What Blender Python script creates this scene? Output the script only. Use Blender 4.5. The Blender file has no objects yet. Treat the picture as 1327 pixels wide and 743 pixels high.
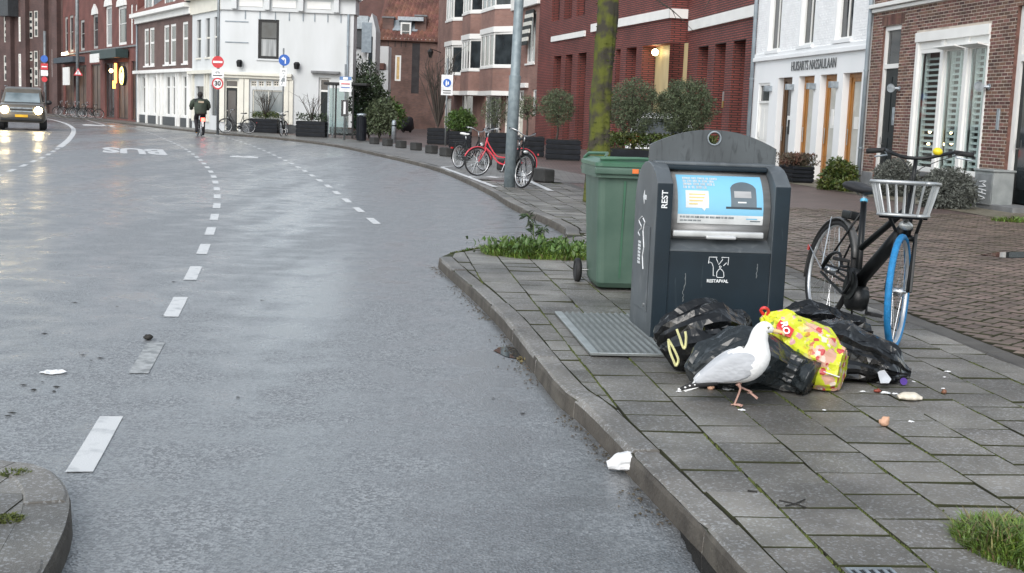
import bpy, bmesh, math, random
from mathutils import Vector, Matrix, noise
R = random.Random(11)
rad = math.radians
SC = bpy.context.scene
COL = SC.collection

# ------------------------------------------------------------------ camera
F_PX, CXP, CYP = 1650.0, 663.5, 371.5
RHO = math.atan(0.039)
TH = math.atan((CYP - (141 + 0.039 * (CXP - 440))) * math.cos(RHO) / F_PX)
CZ = 1.46
cd = bpy.data.cameras.new('camera'); cam = bpy.data.objects.new('camera', cd); COL.objects.link(cam)
cd.sensor_fit = 'HORIZONTAL'; cd.sensor_width = 36; cd.lens = 36 * F_PX / 1327; cd.clip_start = 0.1; cd.clip_end = 2000
_r = Vector((1, 0, 0)); _f = Vector((0, math.cos(TH), -math.sin(TH))); _u = Vector((0, math.sin(TH), math.cos(TH)))
_cx = _r * math.cos(RHO) + _u * math.sin(RHO); _cy = -_r * math.sin(RHO) + _u * math.cos(RHO)
mt = Matrix((_cx, _cy, -_f)).transposed().to_4x4(); mt.translation = (0, 0, CZ)
cam.matrix_world = mt
SC.camera = cam
SC.render.resolution_x, SC.render.resolution_y = 1024, 573

# ------------------------------------------------------------------ sky, sun, exposure (overcast winter day)
W = bpy.data.worlds.new('World'); SC.world = W; W.use_nodes = True
wn = W.node_tree; wn.nodes.clear()
SUN_EL, SUN_AZ = rad(38), rad(200)
sky = wn.nodes.new('ShaderNodeTexSky'); sky.sky_type = 'NISHITA'; sky.sun_disc = False
sky.sun_elevation = SUN_EL; sky.sun_rotation = SUN_AZ; sky.air_density = 1.0; sky.dust_density = 1.2; sky.ozone_density = 1.0
hs = wn.nodes.new('ShaderNodeHueSaturation'); hs.inputs['Saturation'].default_value = 0.4; hs.inputs['Hue'].default_value = 0.484
bg = wn.nodes.new('ShaderNodeBackground'); bg.inputs['Strength'].default_value = 0.13
wo = wn.nodes.new('ShaderNodeOutputWorld')
wn.links.new(sky.outputs[0], hs.inputs['Color']); wn.links.new(hs.outputs[0], bg.inputs['Color']); wn.links.new(bg.outputs[0], wo.inputs['Surface'])
sl = bpy.data.lights.new('sun', 'SUN'); sl.energy = 0.9; sl.angle = rad(40); sl.color = (1, 0.96, 0.9)
so = bpy.data.objects.new('sun', sl); COL.objects.link(so)
sd = Vector((math.sin(SUN_AZ) * math.cos(SUN_EL), math.cos(SUN_AZ) * math.cos(SUN_EL), math.sin(SUN_EL)))
so.rotation_euler = sd.to_track_quat('Z', 'Y').to_euler()
SC.view_settings.view_transform = 'Standard'; SC.view_settings.look = 'None'
SC.view_settings.exposure = 1.0; SC.view_settings.gamma = 1.0

# ------------------------------------------------------------------ pixel of the photograph -> place
def ray(x, y):
    dx, dy = x - CXP, y - CYP
    u = dx * math.cos(RHO) + dy * math.sin(RHO); v = -dx * math.sin(RHO) + dy * math.cos(RHO)
    return Vector((u, F_PX * math.cos(TH) - v * math.sin(TH), -F_PX * math.sin(TH) - v * math.cos(TH)))
def G(x, y, z=0.0):
    r = ray(x, y); t = (z - CZ) / r.z
    return Vector((r.x * t, r.y * t, z))
def atY(x, y, Y):
    r = ray(x, y); t = Y / r.y
    return Vector((r.x * t, Y, CZ + r.z * t))
def proj(p):
    X, Y, Z = p[0], p[1], p[2] - CZ
    c, s = math.cos(TH), math.sin(TH)
    zf = Y * c - Z * s; v = -Y * s - Z * c
    if zf < 0.05: return (-9999, -9999)
    u, v = X * F_PX / zf, v * F_PX / zf
    cr, sr = math.cos(RHO), math.sin(RHO)
    return (CXP + u * cr - v * sr, CYP + u * sr + v * cr)
def inframe(p, m=30):
    x, y = proj(p); return -m < x < 1327 + m and -m < y < 743 + m

# ------------------------------------------------------------------ materials
MATS = {}
def mat(name, col, rough=0.6, metal=0.0, var=0.15, scale=6.0, bump=0.0, bscale=80.0, col2=None, mixlo=0.35, mixhi=0.65,
        spec=0.5, coat=0.0, emis=None, estr=0.0, island=0.0, rvar=0.0, objrand=0.0, detail=6.0, stretch=None, world=False):
    if name in MATS: return MATS[name]
    m = bpy.data.materials.new(name); m.use_nodes = True
    nt = m.node_tree; N = nt.nodes; L = nt.links
    b = N['Principled BSDF']
    b.inputs['Roughness'].default_value = rough; b.inputs['Metallic'].default_value = metal
    b.inputs['Specular IOR Level'].default_value = spec; b.inputs['Coat Weight'].default_value = coat
    if coat: b.inputs['Coat Roughness'].default_value = 0.08
    tc = N.new('ShaderNodeTexCoord'); vec = tc.outputs['Object'] if not world else N.new('ShaderNodeNewGeometry').outputs['Position']
    if stretch:
        mp = N.new('ShaderNodeMapping'); mp.inputs['Scale'].default_value = stretch; L.new(vec, mp.inputs[0]); vec = mp.outputs[0]
    nz = N.new('ShaderNodeTexNoise'); nz.inputs['Scale'].default_value = scale; nz.inputs['Detail'].default_value = detail
    L.new(vec, nz.inputs['Vector'])
    rmp = N.new('ShaderNodeMapRange'); rmp.inputs[1].default_value = mixlo; rmp.inputs[2].default_value = mixhi
    L.new(nz.outputs['Fac'], rmp.inputs[0])
    mx = N.new('ShaderNodeMix'); mx.data_type = 'RGBA'
    c1 = col2 if col2 else tuple(c * (1 + var) for c in col)
    mx.inputs[6].default_value = (*[c * (1 - (0 if col2 else var)) for c in col], 1); mx.inputs[7].default_value = (*c1, 1)
    L.new(rmp.outputs[0], mx.inputs[0]); out = mx.outputs[2]
    if island or objrand:
        hsv = N.new('ShaderNodeHueSaturation')
        src = N.new('ShaderNodeNewGeometry').outputs['Random Per Island'] if island else N.new('ShaderNodeObjectInfo').outputs['Random']
        a = island or objrand
        mr = N.new('ShaderNodeMapRange'); mr.inputs[3].default_value = 1 - a; mr.inputs[4].default_value = 1 + a
        L.new(src, mr.inputs[0]); L.new(mr.outputs[0], hsv.inputs['Value'])
        mh = N.new('ShaderNodeMath'); mh.operation = 'MULTIPLY'; mh.inputs[1].default_value = 7.31; L.new(src, mh.inputs[0])
        fr = N.new('ShaderNodeMath'); fr.operation = 'FRACT'; L.new(mh.outputs[0], fr.inputs[0])
        m3 = N.new('ShaderNodeMapRange'); m3.inputs[3].default_value = 0.5 - a * 0.04; m3.inputs[4].default_value = 0.5 + a * 0.04
        L.new(fr.outputs[0], m3.inputs[0]); L.new(m3.outputs[0], hsv.inputs['Hue'])
        L.new(out, hsv.inputs['Color']); out = hsv.outputs[0]
    L.new(out, b.inputs['Base Color'])
    if rvar:
        rr = N.new('ShaderNodeMapRange'); rr.inputs[1].default_value = 0.3; rr.inputs[2].default_value = 0.7
        rr.inputs[3].default_value = max(0.02, rough - rvar); rr.inputs[4].default_value = min(1, rough + rvar)
        n3 = N.new('ShaderNodeTexNoise'); n3.inputs['Scale'].default_value = scale * 0.37; n3.inputs['Detail'].default_value = 4
        L.new(vec, n3.inputs['Vector']); L.new(n3.outputs['Fac'], rr.inputs[0]); L.new(rr.outputs[0], b.inputs['Roughness'])
    if bump:
        bp = N.new('ShaderNodeBump'); bp.inputs['Strength'].default_value = bump; bp.inputs['Distance'].default_value = 0.01
        n2 = N.new('ShaderNodeTexNoise'); n2.inputs['Scale'].default_value = bscale; n2.inputs['Detail'].default_value = 5
        L.new(vec, n2.inputs['Vector']); L.new(n2.outputs['Fac'], bp.inputs['Height']); L.new(bp.outputs[0], b.inputs['Normal'])
    if emis:
        b.inputs['Emission Color'].default_value = (*emis, 1); b.inputs['Emission Strength'].default_value = estr
    MATS[name] = m
    return m

def brickmat(name, c1, c2, mortar, bw, bh, mw=0.012, rough=0.75, bump=0.5, var=0.25, zshift=0.0):
    """far masonry: bricks smaller than a few pixels"""
    m = bpy.data.materials.new(name); m.use_nodes = True; nt = m.node_tree; N = nt.nodes; L = nt.links
    b = N['Principled BSDF']; b.inputs['Roughness'].default_value = rough
    tc = N.new('ShaderNodeTexCoord'); sp = N.new('ShaderNodeSeparateXYZ'); L.new(tc.outputs['Object'], sp.inputs[0])
    ad = N.new('ShaderNodeMath'); L.new(sp.outputs[0], ad.inputs[0]); L.new(sp.outputs[1], ad.inputs[1])
    cb = N.new('ShaderNodeCombineXYZ'); L.new(ad.outputs[0], cb.inputs[0]); L.new(sp.outputs[2], cb.inputs[1])
    br = N.new('ShaderNodeTexBrick'); br.inputs['Scale'].default_value = 1; br.inputs['Brick Width'].default_value = bw
    br.inputs['Row Height'].default_value = bh; br.inputs['Mortar Size'].default_value = mw; br.inputs['Mortar Smooth'].default_value = 0.2
    br.inputs['Color1'].default_value = (*c1, 1); br.inputs['Color2'].default_value = (*c2, 1); br.inputs['Mortar'].default_value = (*mortar, 1)
    br.inputs['Bias'].default_value = 0.0
    L.new(cb.outputs[0], br.inputs['Vector'])
    nz = N.new('ShaderNodeTexNoise'); nz.inputs['Scale'].default_value = 0.9; nz.inputs['Detail'].default_value = 7; L.new(tc.outputs['Object'], nz.inputs['Vector'])
    mr = N.new('ShaderNodeMapRange'); mr.inputs[1].default_value = 0.3; mr.inputs[2].default_value = 0.7; mr.inputs[3].default_value = 1 - var; mr.inputs[4].default_value = 1 + var
    L.new(nz.outputs['Fac'], mr.inputs[0])
    hv = N.new('ShaderNodeHueSaturation'); L.new(br.outputs['Color'], hv.inputs['Color']); L.new(mr.outputs[0], hv.inputs['Value']); L.new(hv.outputs[0], b.inputs['Base Color'])
    bp = N.new('ShaderNodeBump'); bp.invert = True; bp.inputs['Strength'].default_value = bump; bp.inputs['Distance'].default_value = 0.015
    L.new(br.outputs['Fac'], bp.inputs['Height']); L.new(bp.outputs[0], b.inputs['Normal'])
    MATS[name] = m
    return m

def glassmat(name, tint=(0.9, 0.95, 0.95), refl=1.0):
    m = bpy.data.materials.new(name); m.use_nodes = True; nt = m.node_tree; N = nt.nodes; L = nt.links
    N.remove(N['Principled BSDF'])
    tr = N.new('ShaderNodeBsdfTransparent'); tr.inputs[0].default_value = (*tint, 1)
    gl = N.new('ShaderNodeBsdfGlossy'); gl.inputs['Roughness'].default_value = 0.03
    fr = N.new('ShaderNodeFresnel'); ge = N.new('ShaderNodeNewGeometry'); mi = N.new('ShaderNodeMapRange'); mi.inputs[3].default_value = 1.5; mi.inputs[4].default_value = 1 / 1.5
    L.new(ge.outputs['Backfacing'], mi.inputs[0]); L.new(mi.outputs[0], fr.inputs[0])     # same reflection from both faces of the thin pane
    mu = N.new('ShaderNodeMath'); mu.operation = 'MULTIPLY'; mu.inputs[1].default_value = refl; mu.use_clamp = True
    ms = N.new('ShaderNodeMixShader'); L.new(fr.outputs[0], mu.inputs[0]); L.new(mu.outputs[0], ms.inputs[0]); L.new(tr.outputs[0], ms.inputs[1]); L.new(gl.outputs[0], ms.inputs[2])
    L.new(ms.outputs[0], N['Material Output'].inputs[0])
    MATS[name] = m
    return m

def asphaltmat():
    m = bpy.data.materials.new('wet_asphalt'); m.use_nodes = True; nt = m.node_tree; N = nt.nodes; L = nt.links
    b = N['Principled BSDF']; b.inputs['Specular IOR Level'].default_value = 1.0; b.inputs['Coat Weight'].default_value = 0.6; b.inputs['Coat Roughness'].default_value = 0.3; b.inputs['Coat IOR'].default_value = 1.4
    tc = N.new('ShaderNodeTexCoord'); v = tc.outputs['Object']
    def nz(s, d=4, st=None):
        n = N.new('ShaderNodeTexNoise'); n.inputs['Scale'].default_value = s; n.inputs['Detail'].default_value = d
        if st:
            mp = N.new('ShaderNodeMapping'); mp.inputs['Scale'].default_value = st; mp.inputs['Rotation'].default_value = (0, 0, rad(9)); L.new(v, mp.inputs[0]); L.new(mp.outputs[0], n.inputs['Vector'])
        else: L.new(v, n.inputs['Vector'])
        return n.outputs['Fac']
    def mrg(src, a, bb, c, d):
        q = N.new('ShaderNodeMapRange'); q.inputs[1].default_value = a; q.inputs[2].default_value = bb; q.inputs[3].default_value = c; q.inputs[4].default_value = d; L.new(src, q.inputs[0]); return q.outputs[0]
    vo = N.new('ShaderNodeTexVoronoi'); vo.inputs['Scale'].default_value = 90; L.new(v, vo.inputs['Vector'])
    cr = N.new('ShaderNodeValToRGB'); cr.color_ramp.elements[0].position = 0.25; cr.color_ramp.elements[0].color = (0.085, 0.09, 0.095, 1)
    cr.color_ramp.elements[1].position = 0.85; cr.color_ramp.elements[1].color = (0.205, 0.215, 0.223, 1)
    sp = N.new('ShaderNodeSeparateColor'); L.new(vo.outputs['Color'], sp.inputs[0]); L.new(sp.outputs[0], cr.inputs[0])
    hv = N.new('ShaderNodeHueSaturation'); L.new(cr.outputs[0], hv.inputs['Color'])
    big = nz(0.5, 7, (1, 0.3, 1)); mid = nz(2.6, 6); track = nz(1.1, 3, (1, 0.04, 1))
    ad = N.new('ShaderNodeMath'); ad.operation = 'ADD'; L.new(big, ad.inputs[0]); L.new(mid, ad.inputs[1])
    a2 = N.new('ShaderNodeMath'); a2.operation = 'ADD'; L.new(ad.outputs[0], a2.inputs[0]); L.new(track, a2.inputs[1])
    L.new(mrg(a2.outputs[0], 1.3, 1.68, 0.5, 1.4), hv.inputs['Value']); L.new(hv.outputs[0], b.inputs['Base Color'])     # damp patches are darker and smoother
    L.new(mrg(a2.outputs[0], 1.3, 1.68, 0.17, 0.58), b.inputs['Roughness'])
    L.new(mrg(a2.outputs[0], 1.3, 1.68, 1.0, 0.15), b.inputs['Coat Weight'])
    bp = N.new('ShaderNodeBump'); bp.inputs['Strength'].default_value = 0.6; bp.inputs['Distance'].default_value = 0.0075
    hh = N.new('ShaderNodeMath'); hh.operation = 'ADD'; L.new(vo.outputs['Distance'], hh.inputs[0]); L.new(nz(55, 3), hh.inputs[1])
    L.new(hh.outputs[0], bp.inputs['Height']); L.new(bp.outputs[0], b.inputs['Normal'])
    MATS['wet_asphalt'] = m
    return m

asphalt = asphaltmat()
def tilemat(name, base, objrand, island):
    """wet concrete with light aggregate speckles"""
    m = mat(name, base, rough=0.5, var=0.22, scale=3.2, bump=0.4, bscale=190, objrand=objrand, island=island, rvar=0.17, spec=0.55, world=True)
    nt = m.node_tree; N = nt.nodes; L = nt.links; b = N['Principled BSDF']
    src = b.inputs['Base Color'].links[0].from_socket
    tc = N.new('ShaderNodeTexCoord')
    geo = N.new('ShaderNodeNewGeometry')
    vo = N.new('ShaderNodeTexVoronoi'); vo.inputs['Scale'].default_value = 110; L.new(geo.outputs['Position'], vo.inputs['Vector'])
    sp = N.new('ShaderNodeSeparateColor'); L.new(vo.outputs['Color'], sp.inputs[0])
    mr = N.new('ShaderNodeMapRange'); mr.inputs[1].default_value = 0.72; mr.inputs[2].default_value = 1.0; mr.inputs[3].default_value = 0; mr.inputs[4].default_value = 0.65; L.new(sp.outputs[0], mr.inputs[0])
    mx = N.new('ShaderNodeMix'); mx.data_type = 'RGBA'; L.new(mr.outputs[0], mx.inputs[0]); L.new(src, mx.inputs[6]); mx.inputs[7].default_value = (0.38, 0.39, 0.4, 1)
    n2 = N.new('ShaderNodeTexNoise'); n2.inputs['Scale'].default_value = 1.3; n2.inputs['Detail'].default_value = 6; L.new(geo.outputs['Position'], n2.inputs['Vector'])
    m2 = N.new('ShaderNodeMapRange'); m2.inputs[1].default_value = 0.35; m2.inputs[2].default_value = 0.68; m2.inputs[3].default_value = 0.6; m2.inputs[4].default_value = 1.28; L.new(n2.outputs['Fac'], m2.inputs[0])
    hv = N.new('ShaderNodeHueSaturation'); L.new(mx.outputs[2], hv.inputs['Color']); L.new(m2.outputs[0], hv.inputs['Value']); L.new(hv.outputs[0], b.inputs['Base Color'])
    return m
m_tile = tilemat('paving_concrete', (0.162, 0.153, 0.136), 0.24, 0)
m_tile_s = tilemat('paving_concrete_joined', (0.168, 0.159, 0.143), 0, 0.24)
m_kerb = tilemat('kerb_concrete', (0.16, 0.15, 0.135), 0.1, 0)
m_soil = mat('joint_soil_moss', (0.014, 0.013, 0.010), 0.95, col2=(0.045, 0.055, 0.012), scale=2.2, mixlo=0.45, mixhi=0.66, bump=0.6, bscale=120)
m_clink = mat('street_clinker', (0.152, 0.109, 0.09), 0.5, var=0.25, scale=1.1, bump=0.5, bscale=70, island=0.3, rvar=0.15)
m_clink_o = mat('street_clinker_single', (0.152, 0.109, 0.09), 0.5, world=True, var=0.25, scale=14, bump=0.5, bscale=70, objrand=0.3, rvar=0.1)
m_mark = mat('road_paint', (0.62, 0.63, 0.63), 0.5, col2=(0.36, 0.38, 0.39), scale=9, mixlo=0.52, mixhi=0.75, bump=0.3, bscale=150)
m_markold = mat('road_paint_worn', (0.4, 0.41, 0.41), 0.5, col2=(0.2, 0.21, 0.21), scale=14, mixlo=0.42, mixhi=0.6, bump=0.3, bscale=150)
m_moss = mat('moss', (0.05, 0.07, 0.015), 0.95, col2=(0.11, 0.13, 0.025), scale=25, bump=0.8, bscale=150)
m_black = mat('black_paint', (0.008, 0.009, 0.010), 0.4, var=0.2, scale=20, spec=.35)
m_rubber = mat('rubber', (0.014, 0.014, 0.015), 0.7, scale=40, bump=0.3, bscale=200)
m_steel = mat('steel', (0.55, 0.56, 0.57), 0.28, metal=1.0, var=0.1, scale=12)
m_galv = mat('galvanised_steel', (0.33, 0.37, 0.4), 0.5, metal=0.65, var=0.25, scale=9, rvar=0.12)
m_white = mat('white_paint', (0.74, 0.74, 0.72), 0.5, var=0.04, scale=2)
m_cream = mat('cream_paint', (0.68, 0.66, 0.58), 0.5, var=0.05, scale=2)
m_stucco = mat('white_stucco', (0.8, 0.81, 0.82), 0.7, col2=(0.73, 0.75, 0.76), scale=0.7, mixlo=0.3, mixhi=0.7, bump=0.2, bscale=25)
m_wglass = mat('dark_glass', (0.025, 0.032, 0.036), 0.06, var=0.5, scale=1.5, spec=0.6)
m_lglass = mat('curtained_glass', (0.33, 0.35, 0.36), 0.12, col2=(0.14, 0.16, 0.17), scale=2.0, spec=0.6, stretch=(3, 1, 0.3))
m_glass = glassmat('clear_glass')
m_planter = mat('dark_planter', (0.010, 0.012, 0.016), 0.6, spec=.2, var=0.3, scale=6, bump=0.2, bscale=30)
m_bark = mat('bark_moss', (0.04, 0.036, 0.026), 0.95, col2=(0.088, 0.098, 0.014), scale=4.5, mixlo=0.42, mixhi=0.6, bump=1.0, bscale=22, detail=9)
m_twig = mat('twig_bark', (0.05, 0.042, 0.035), 0.9, scale=15)
m_olive = mat('olive_leaf', (0.082, 0.105, 0.055), 0.55, var=0.3, scale=5, island=0.45)
m_green = mat('green_leaf', (0.06, 0.11, 0.022), 0.5, var=0.3, scale=5, island=0.45)
m_dkgreen = mat('dark_leaf', (0.03, 0.048, 0.02), 0.5, var=0.3, scale=5, island=0.5)
m_lav = mat('lavender_leaf', (0.1, 0.108, 0.095), 0.75, var=0.25, scale=5, island=0.4)
m_grass = mat('grass_blade', (0.11, 0.175, 0.028), 0.5, var=0.3, scale=4, island=0.5)
m_dry = mat('dry_leaf', (0.17, 0.14, 0.06), 0.7, var=0.3, scale=4, island=0.5)
m_hedge = mat('hedge_leaf', (0.075, 0.085, 0.015), 0.5, col2=(0.04, 0.075, 0.015), var=0.3, scale=5, island=0.5)
m_rust = mat('heather_leaf', (0.11, 0.045, 0.03), 0.7, col2=(0.07, 0.07, 0.045), scale=4, island=0.4)

# ------------------------------------------------------------------ mesh builder
class MB:
    def __init__(s): s.v = []; s.f = []; s.m = []; s.k = 0; s.T = None
    def add(s, vs, fs):
        o = len(s.v)
        if s.T is not None: vs = [s.T @ Vector(p) for p in vs]
        s.v += [tuple(p) for p in vs]
        for f in fs: s.f.append(tuple(o + i for i in f)); s.m.append(s.k)
        return s
    def bx(s, x0, x1, y0, y1, z0, z1):
        return s.add([(x0, y0, z0), (x1, y0, z0), (x1, y1, z0), (x0, y1, z0), (x0, y0, z1), (x1, y0, z1), (x1, y1, z1), (x0, y1, z1)],
                     [(0, 3, 2, 1), (4, 5, 6, 7), (0, 1, 5, 4), (1, 2, 6, 5), (2, 3, 7, 6), (3, 0, 4, 7)])
    def quad(s, a, b, c, d): return s.add([a, b, c, d], [(0, 1, 2, 3)])
    def tube(s, pts, r, n=8, cap=True, flat=1.0):
        pts = [Vector(p) for p in pts]; k = len(pts)
        rs = r if isinstance(r, (list, tuple)) else [r] * k
        vs = []; up = None
        for i, p in enumerate(pts):
            t = (pts[min(i + 1, k - 1)] - pts[max(i - 1, 0)])
            t = t.normalized() if t.length > 1e-9 else Vector((0, 0, 1))
            if up is None:
                up = Vector((0, 0, 1)) if abs(t.z) < 0.9 else Vector((1, 0, 0))
            a = t.cross(up)
            if a.length < 1e-6: a = t.orthogonal()
            a.normalize(); up = a.cross(t).normalized()
            for j in range(n):
                th = 2 * math.pi * j / n
                vs.append(p + a * (rs[i] * math.cos(th)) + up * (rs[i] * flat * math.sin(th)))
        fs = [(i * n + j, i * n + (j + 1) % n, (i + 1) * n + (j + 1) % n, (i + 1) * n + j) for i in range(k - 1) for j in range(n)]
        if cap: fs += [tuple(range(n - 1, -1, -1)), tuple((k - 1) * n + j for j in range(n))]
        return s.add(vs, fs)
    def lathe(s, prof, n=24, M=None):
        """prof: (radius, height) about local z"""
        vs = []; k = len(prof)
        for (r, z) in prof:
            for j in range(n):
                t = 2 * math.pi * j / n; p = Vector((r * math.cos(t), r * math.sin(t), z)); vs.append(M @ p if M else p)
        fs = [(i * n + j, i * n + (j + 1) % n, (i + 1) * n + (j + 1) % n, (i + 1) * n + j) for i in range(k - 1) for j in range(n)]
        if prof[0][0] > 1e-6: fs.append(tuple(range(n - 1, -1, -1)))
        if prof[-1][0] > 1e-6: fs.append(tuple((k - 1) * n + j for j in range(n)))
        return s.add(vs, fs)
    def torus(s, Rr, r, M, n=36, m=8, flat=1.0):
        vs = []
        for i in range(n):
            t = 2 * math.pi * i / n
            for j in range(m):
                q = 2 * math.pi * j / m; d = Rr + r * math.cos(q)
                vs.append(M @ Vector((d * math.cos(t), d * math.sin(t), r * flat * math.sin(q))))
        return s.add(vs, [(i * m + j, ((i + 1) % n) * m + j, ((i + 1) % n) * m + (j + 1) % m, i * m + (j + 1) % m) for i in range(n) for j in range(m)])
    def prism(s, poly, a, b, ax='y'):
        """polygon in the plane across axis ax, from a to b along it"""
        def P(u, w, t): return {'y': (u, t, w), 'x': (t, u, w), 'z': (u, w, t)}[ax]
        n = len(poly)
        vs = [P(u, w, a) for u, w in poly] + [P(u, w, b) for u, w in poly]
        return s.add(vs, [tuple(range(n)), tuple(range(2 * n - 1, n - 1, -1))] + [(i, i + n, (i + 1) % n + n, (i + 1) % n) for i in range(n)])
    def loft(s, rings, cap=True, closed=True):
        n = len(rings[0]); vs = [p for r in rings for p in r]
        fs = [(i * n + j, i * n + (j + 1) % n, (i + 1) * n + (j + 1) % n, (i + 1) * n + j) for i in range(len(rings) - 1) for j in range(n if closed else n - 1)]
        if cap and closed: fs += [tuple(range(n - 1, -1, -1)), tuple((len(rings) - 1) * n + j for j in range(n))]
        return s.add(vs, fs)
    def ball(s, c, r, n=12, m=8):
        c = Vector(c); rr = r if isinstance(r, (tuple, list)) else (r, r, r)
        prof = [(math.sin(math.pi * i / m), -math.cos(math.pi * i / m)) for i in range(m + 1)]
        M = Matrix.Translation(c) @ Matrix.Diagonal((*rr, 1))
        return s.lathe([(max(p[0], 1e-5), p[1]) for p in prof], n, M)
    def mesh(s, name):
        me = bpy.data.meshes.new(name); me.from_pydata(s.v, [], s.f)
        if any(s.m): me.polygons.foreach_set('material_index', s.m)
        me.update(); return me

def fixn(me):
    b = bmesh.new(); b.from_mesh(me); bmesh.ops.recalc_face_normals(b, faces=b.faces); b.to_mesh(me); b.free()
def O(name, mb, mats, parent=None, smooth=False, bevel=0.0, fix=True, segs=2):
    me = mb if isinstance(mb, bpy.types.Mesh) else mb.mesh(name)
    if fix and len(me.polygons) < 60000 and not isinstance(mb, bpy.types.Mesh): fixn(me)
    if not isinstance(mats, (list, tuple)): mats = [mats]
    if not me.materials:
        for m in mats: me.materials.append(m)
    if smooth: me.polygons.foreach_set('use_smooth', [True] * len(me.polygons))
    o = bpy.data.objects.new(name, me); COL.objects.link(o)
    if parent is not None: o.parent = parent
    if bevel:
        bv = o.modifiers.new('bevel', 'BEVEL'); bv.width = bevel; bv.segments = segs; bv.limit_method = 'ANGLE'; bv.angle_limit = rad(35)
        if smooth is False: me.polygons.foreach_set('use_smooth', [True] * len(me.polygons)); wn_ = o.modifiers.new('wn', 'WEIGHTED_NORMAL'); wn_.keep_sharp = True
    return o
def tag(o, label, cat, group=None):
    o['label'] = label; o['category'] = cat
    if group: o['group'] = group
    return o
def thing(name, label, cat, loc=(0, 0, 0), rz=0.0, group=None):
    e = bpy.data.objects.new(name, None); COL.objects.link(e); e.location = loc; e.rotation_euler = (0, 0, rz); e.empty_display_size = 0.2
    return tag(e, label, cat, group)
def structure(o): o['kind'] = 'structure'; return o
def stuff(o): o['kind'] = 'stuff'; return o
def copy_tree(o, parent=None):
    c = o.copy(); COL.objects.link(c)
    if parent is not None: c.parent = parent
    for ch in list(o.children):
        copy_tree(ch, c)
    return c
def textmesh(s, size, depth=0.0, align='CENTER', bold=0.0):
    cu = bpy.data.curves.new('t', 'FONT'); cu.body = s; cu.size = size; cu.align_x = align; cu.align_y = 'CENTER'; cu.extrude = depth; cu.resolution_u = 3; cu.offset = bold
    ob = bpy.data.objects.new('t', cu); COL.objects.link(ob)
    me = bpy.data.meshes.new_from_object(ob.evaluated_get(bpy.context.evaluated_depsgraph_get()))
    bpy.data.objects.remove(ob); bpy.data.curves.remove(cu)
    return me
def textpart(name, s, size, M, m, parent, depth=0.001, bold=0.0, align='CENTER'):
    me = textmesh(s, size, depth, align, bold); me.transform(M); me.materials.clear(); me.materials.append(m)
    return O(name, me, m, parent, fix=False)
def frame3(o, x, y, z):
    """matrix with the given columns"""
    x, y, z = Vector(x), Vector(y), Vector(z)
    M = Matrix((x, y, z)).transposed().to_4x4(); M.translation = o; return M
def crom(pts, n):
    """Catmull-Rom through points, n samples a span"""
    P = [Vector(p) for p in pts]; P = [P[0] * 2 - P[1]] + P + [P[-1] * 2 - P[-2]]; out = []
    for i in range(1, len(P) - 2):
        for k in range(n):
            t = k / n; a, b, c, d = P[i - 1], P[i], P[i + 1], P[i + 2]
            out.append(0.5 * ((2 * b) + (c - a) * t + (2 * a - 5 * b + 4 * c - d) * t * t + (3 * b - a - 3 * c + d) * t ** 3))
    out.append(P[-2]); return out
def arclen(pts):
    L = [0.0]
    for a, b in zip(pts, pts[1:]): L.append(L[-1] + (b - a).length)
    return L
def at_len(pts, L, s):
    if s <= 0: return pts[0].copy()
    for i in range(len(L) - 1):
        if s <= L[i + 1]: return pts[i].lerp(pts[i + 1], (s - L[i]) / max(1e-9, L[i + 1] - L[i]))
    return pts[-1].copy()

# ================================================================== THE GROUND
PZ = 0.10                                        # pavement level
ALPHA = math.atan2(176.5, F_PX)                  # tiles run this far left of straight ahead
TX = Vector((math.cos(ALPHA), math.sin(ALPHA), 0)); TY = Vector((-math.sin(ALPHA), math.cos(ALPHA), 0))

mb = MB(); mb.bx(-260, 160, -30, 330, -0.4, 0.0)
structure(O('road', mb, asphalt))
road = bpy.data.objects['road']

# near kerb, outer top edge, then the notch, then the kerb of the far pavement
kpx = [(1130, 900), (969, 742), (910, 678), (823, 590), (760, 527), (729, 503), (703, 473), (678, 441), (655, 412), (636, 393), (616, 374), (584, 347), (569, 333)]
K1 = [G(x, y, PZ) for x, y in kpx]
K1s = crom([K1[0] + (K1[0] - K1[1]) * 0.8] + K1, 6)
NT = [G(569, 333, PZ), G(583, 327, PZ), G(640, 318, PZ), G(735, 307, PZ)]
FK = [Vector(p) for p in [(0.62, 15.0, PZ), (0.585, 16.4, PZ), (-0.04, 20.0, PZ), (-0.385, 22.7, PZ), (-1.14, 27.5, PZ), (-2.17, 32.8, PZ), (-4.06, 39.6, PZ), (-7.0, 49.0, PZ),
      (-10.6, 56.6, PZ), (-14.2, 61.2, PZ), (-18.6, 68.6, PZ), (-25, 80.3, PZ), (-36, 98.6, PZ), (-52, 118, PZ), (-90, 150, PZ)]]
FKs = crom(FK, 6)

# pavement base (soil between the tiles) as one sheet
outline = K1s + NT[1:] + FKs + [Vector((-60, 200, PZ)), Vector((120, 200, PZ)), Vector((120, -2, PZ))]
bm = bmesh.new()
vs = [bm.verts.new((p.x, p.y, 0.0895)) for p in outline]
bm.faces.new(vs); bmesh.ops.triangulate(bm, faces=bm.faces[:])
me = bpy.data.meshes.new('pavement'); bm.to_mesh(me); bm.free(); me.materials.append(m_soil)
if me.polygons[0].normal.z < 0: me.flip_normals()
pavement = structure(O('pavement', me, m_soil))

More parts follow.
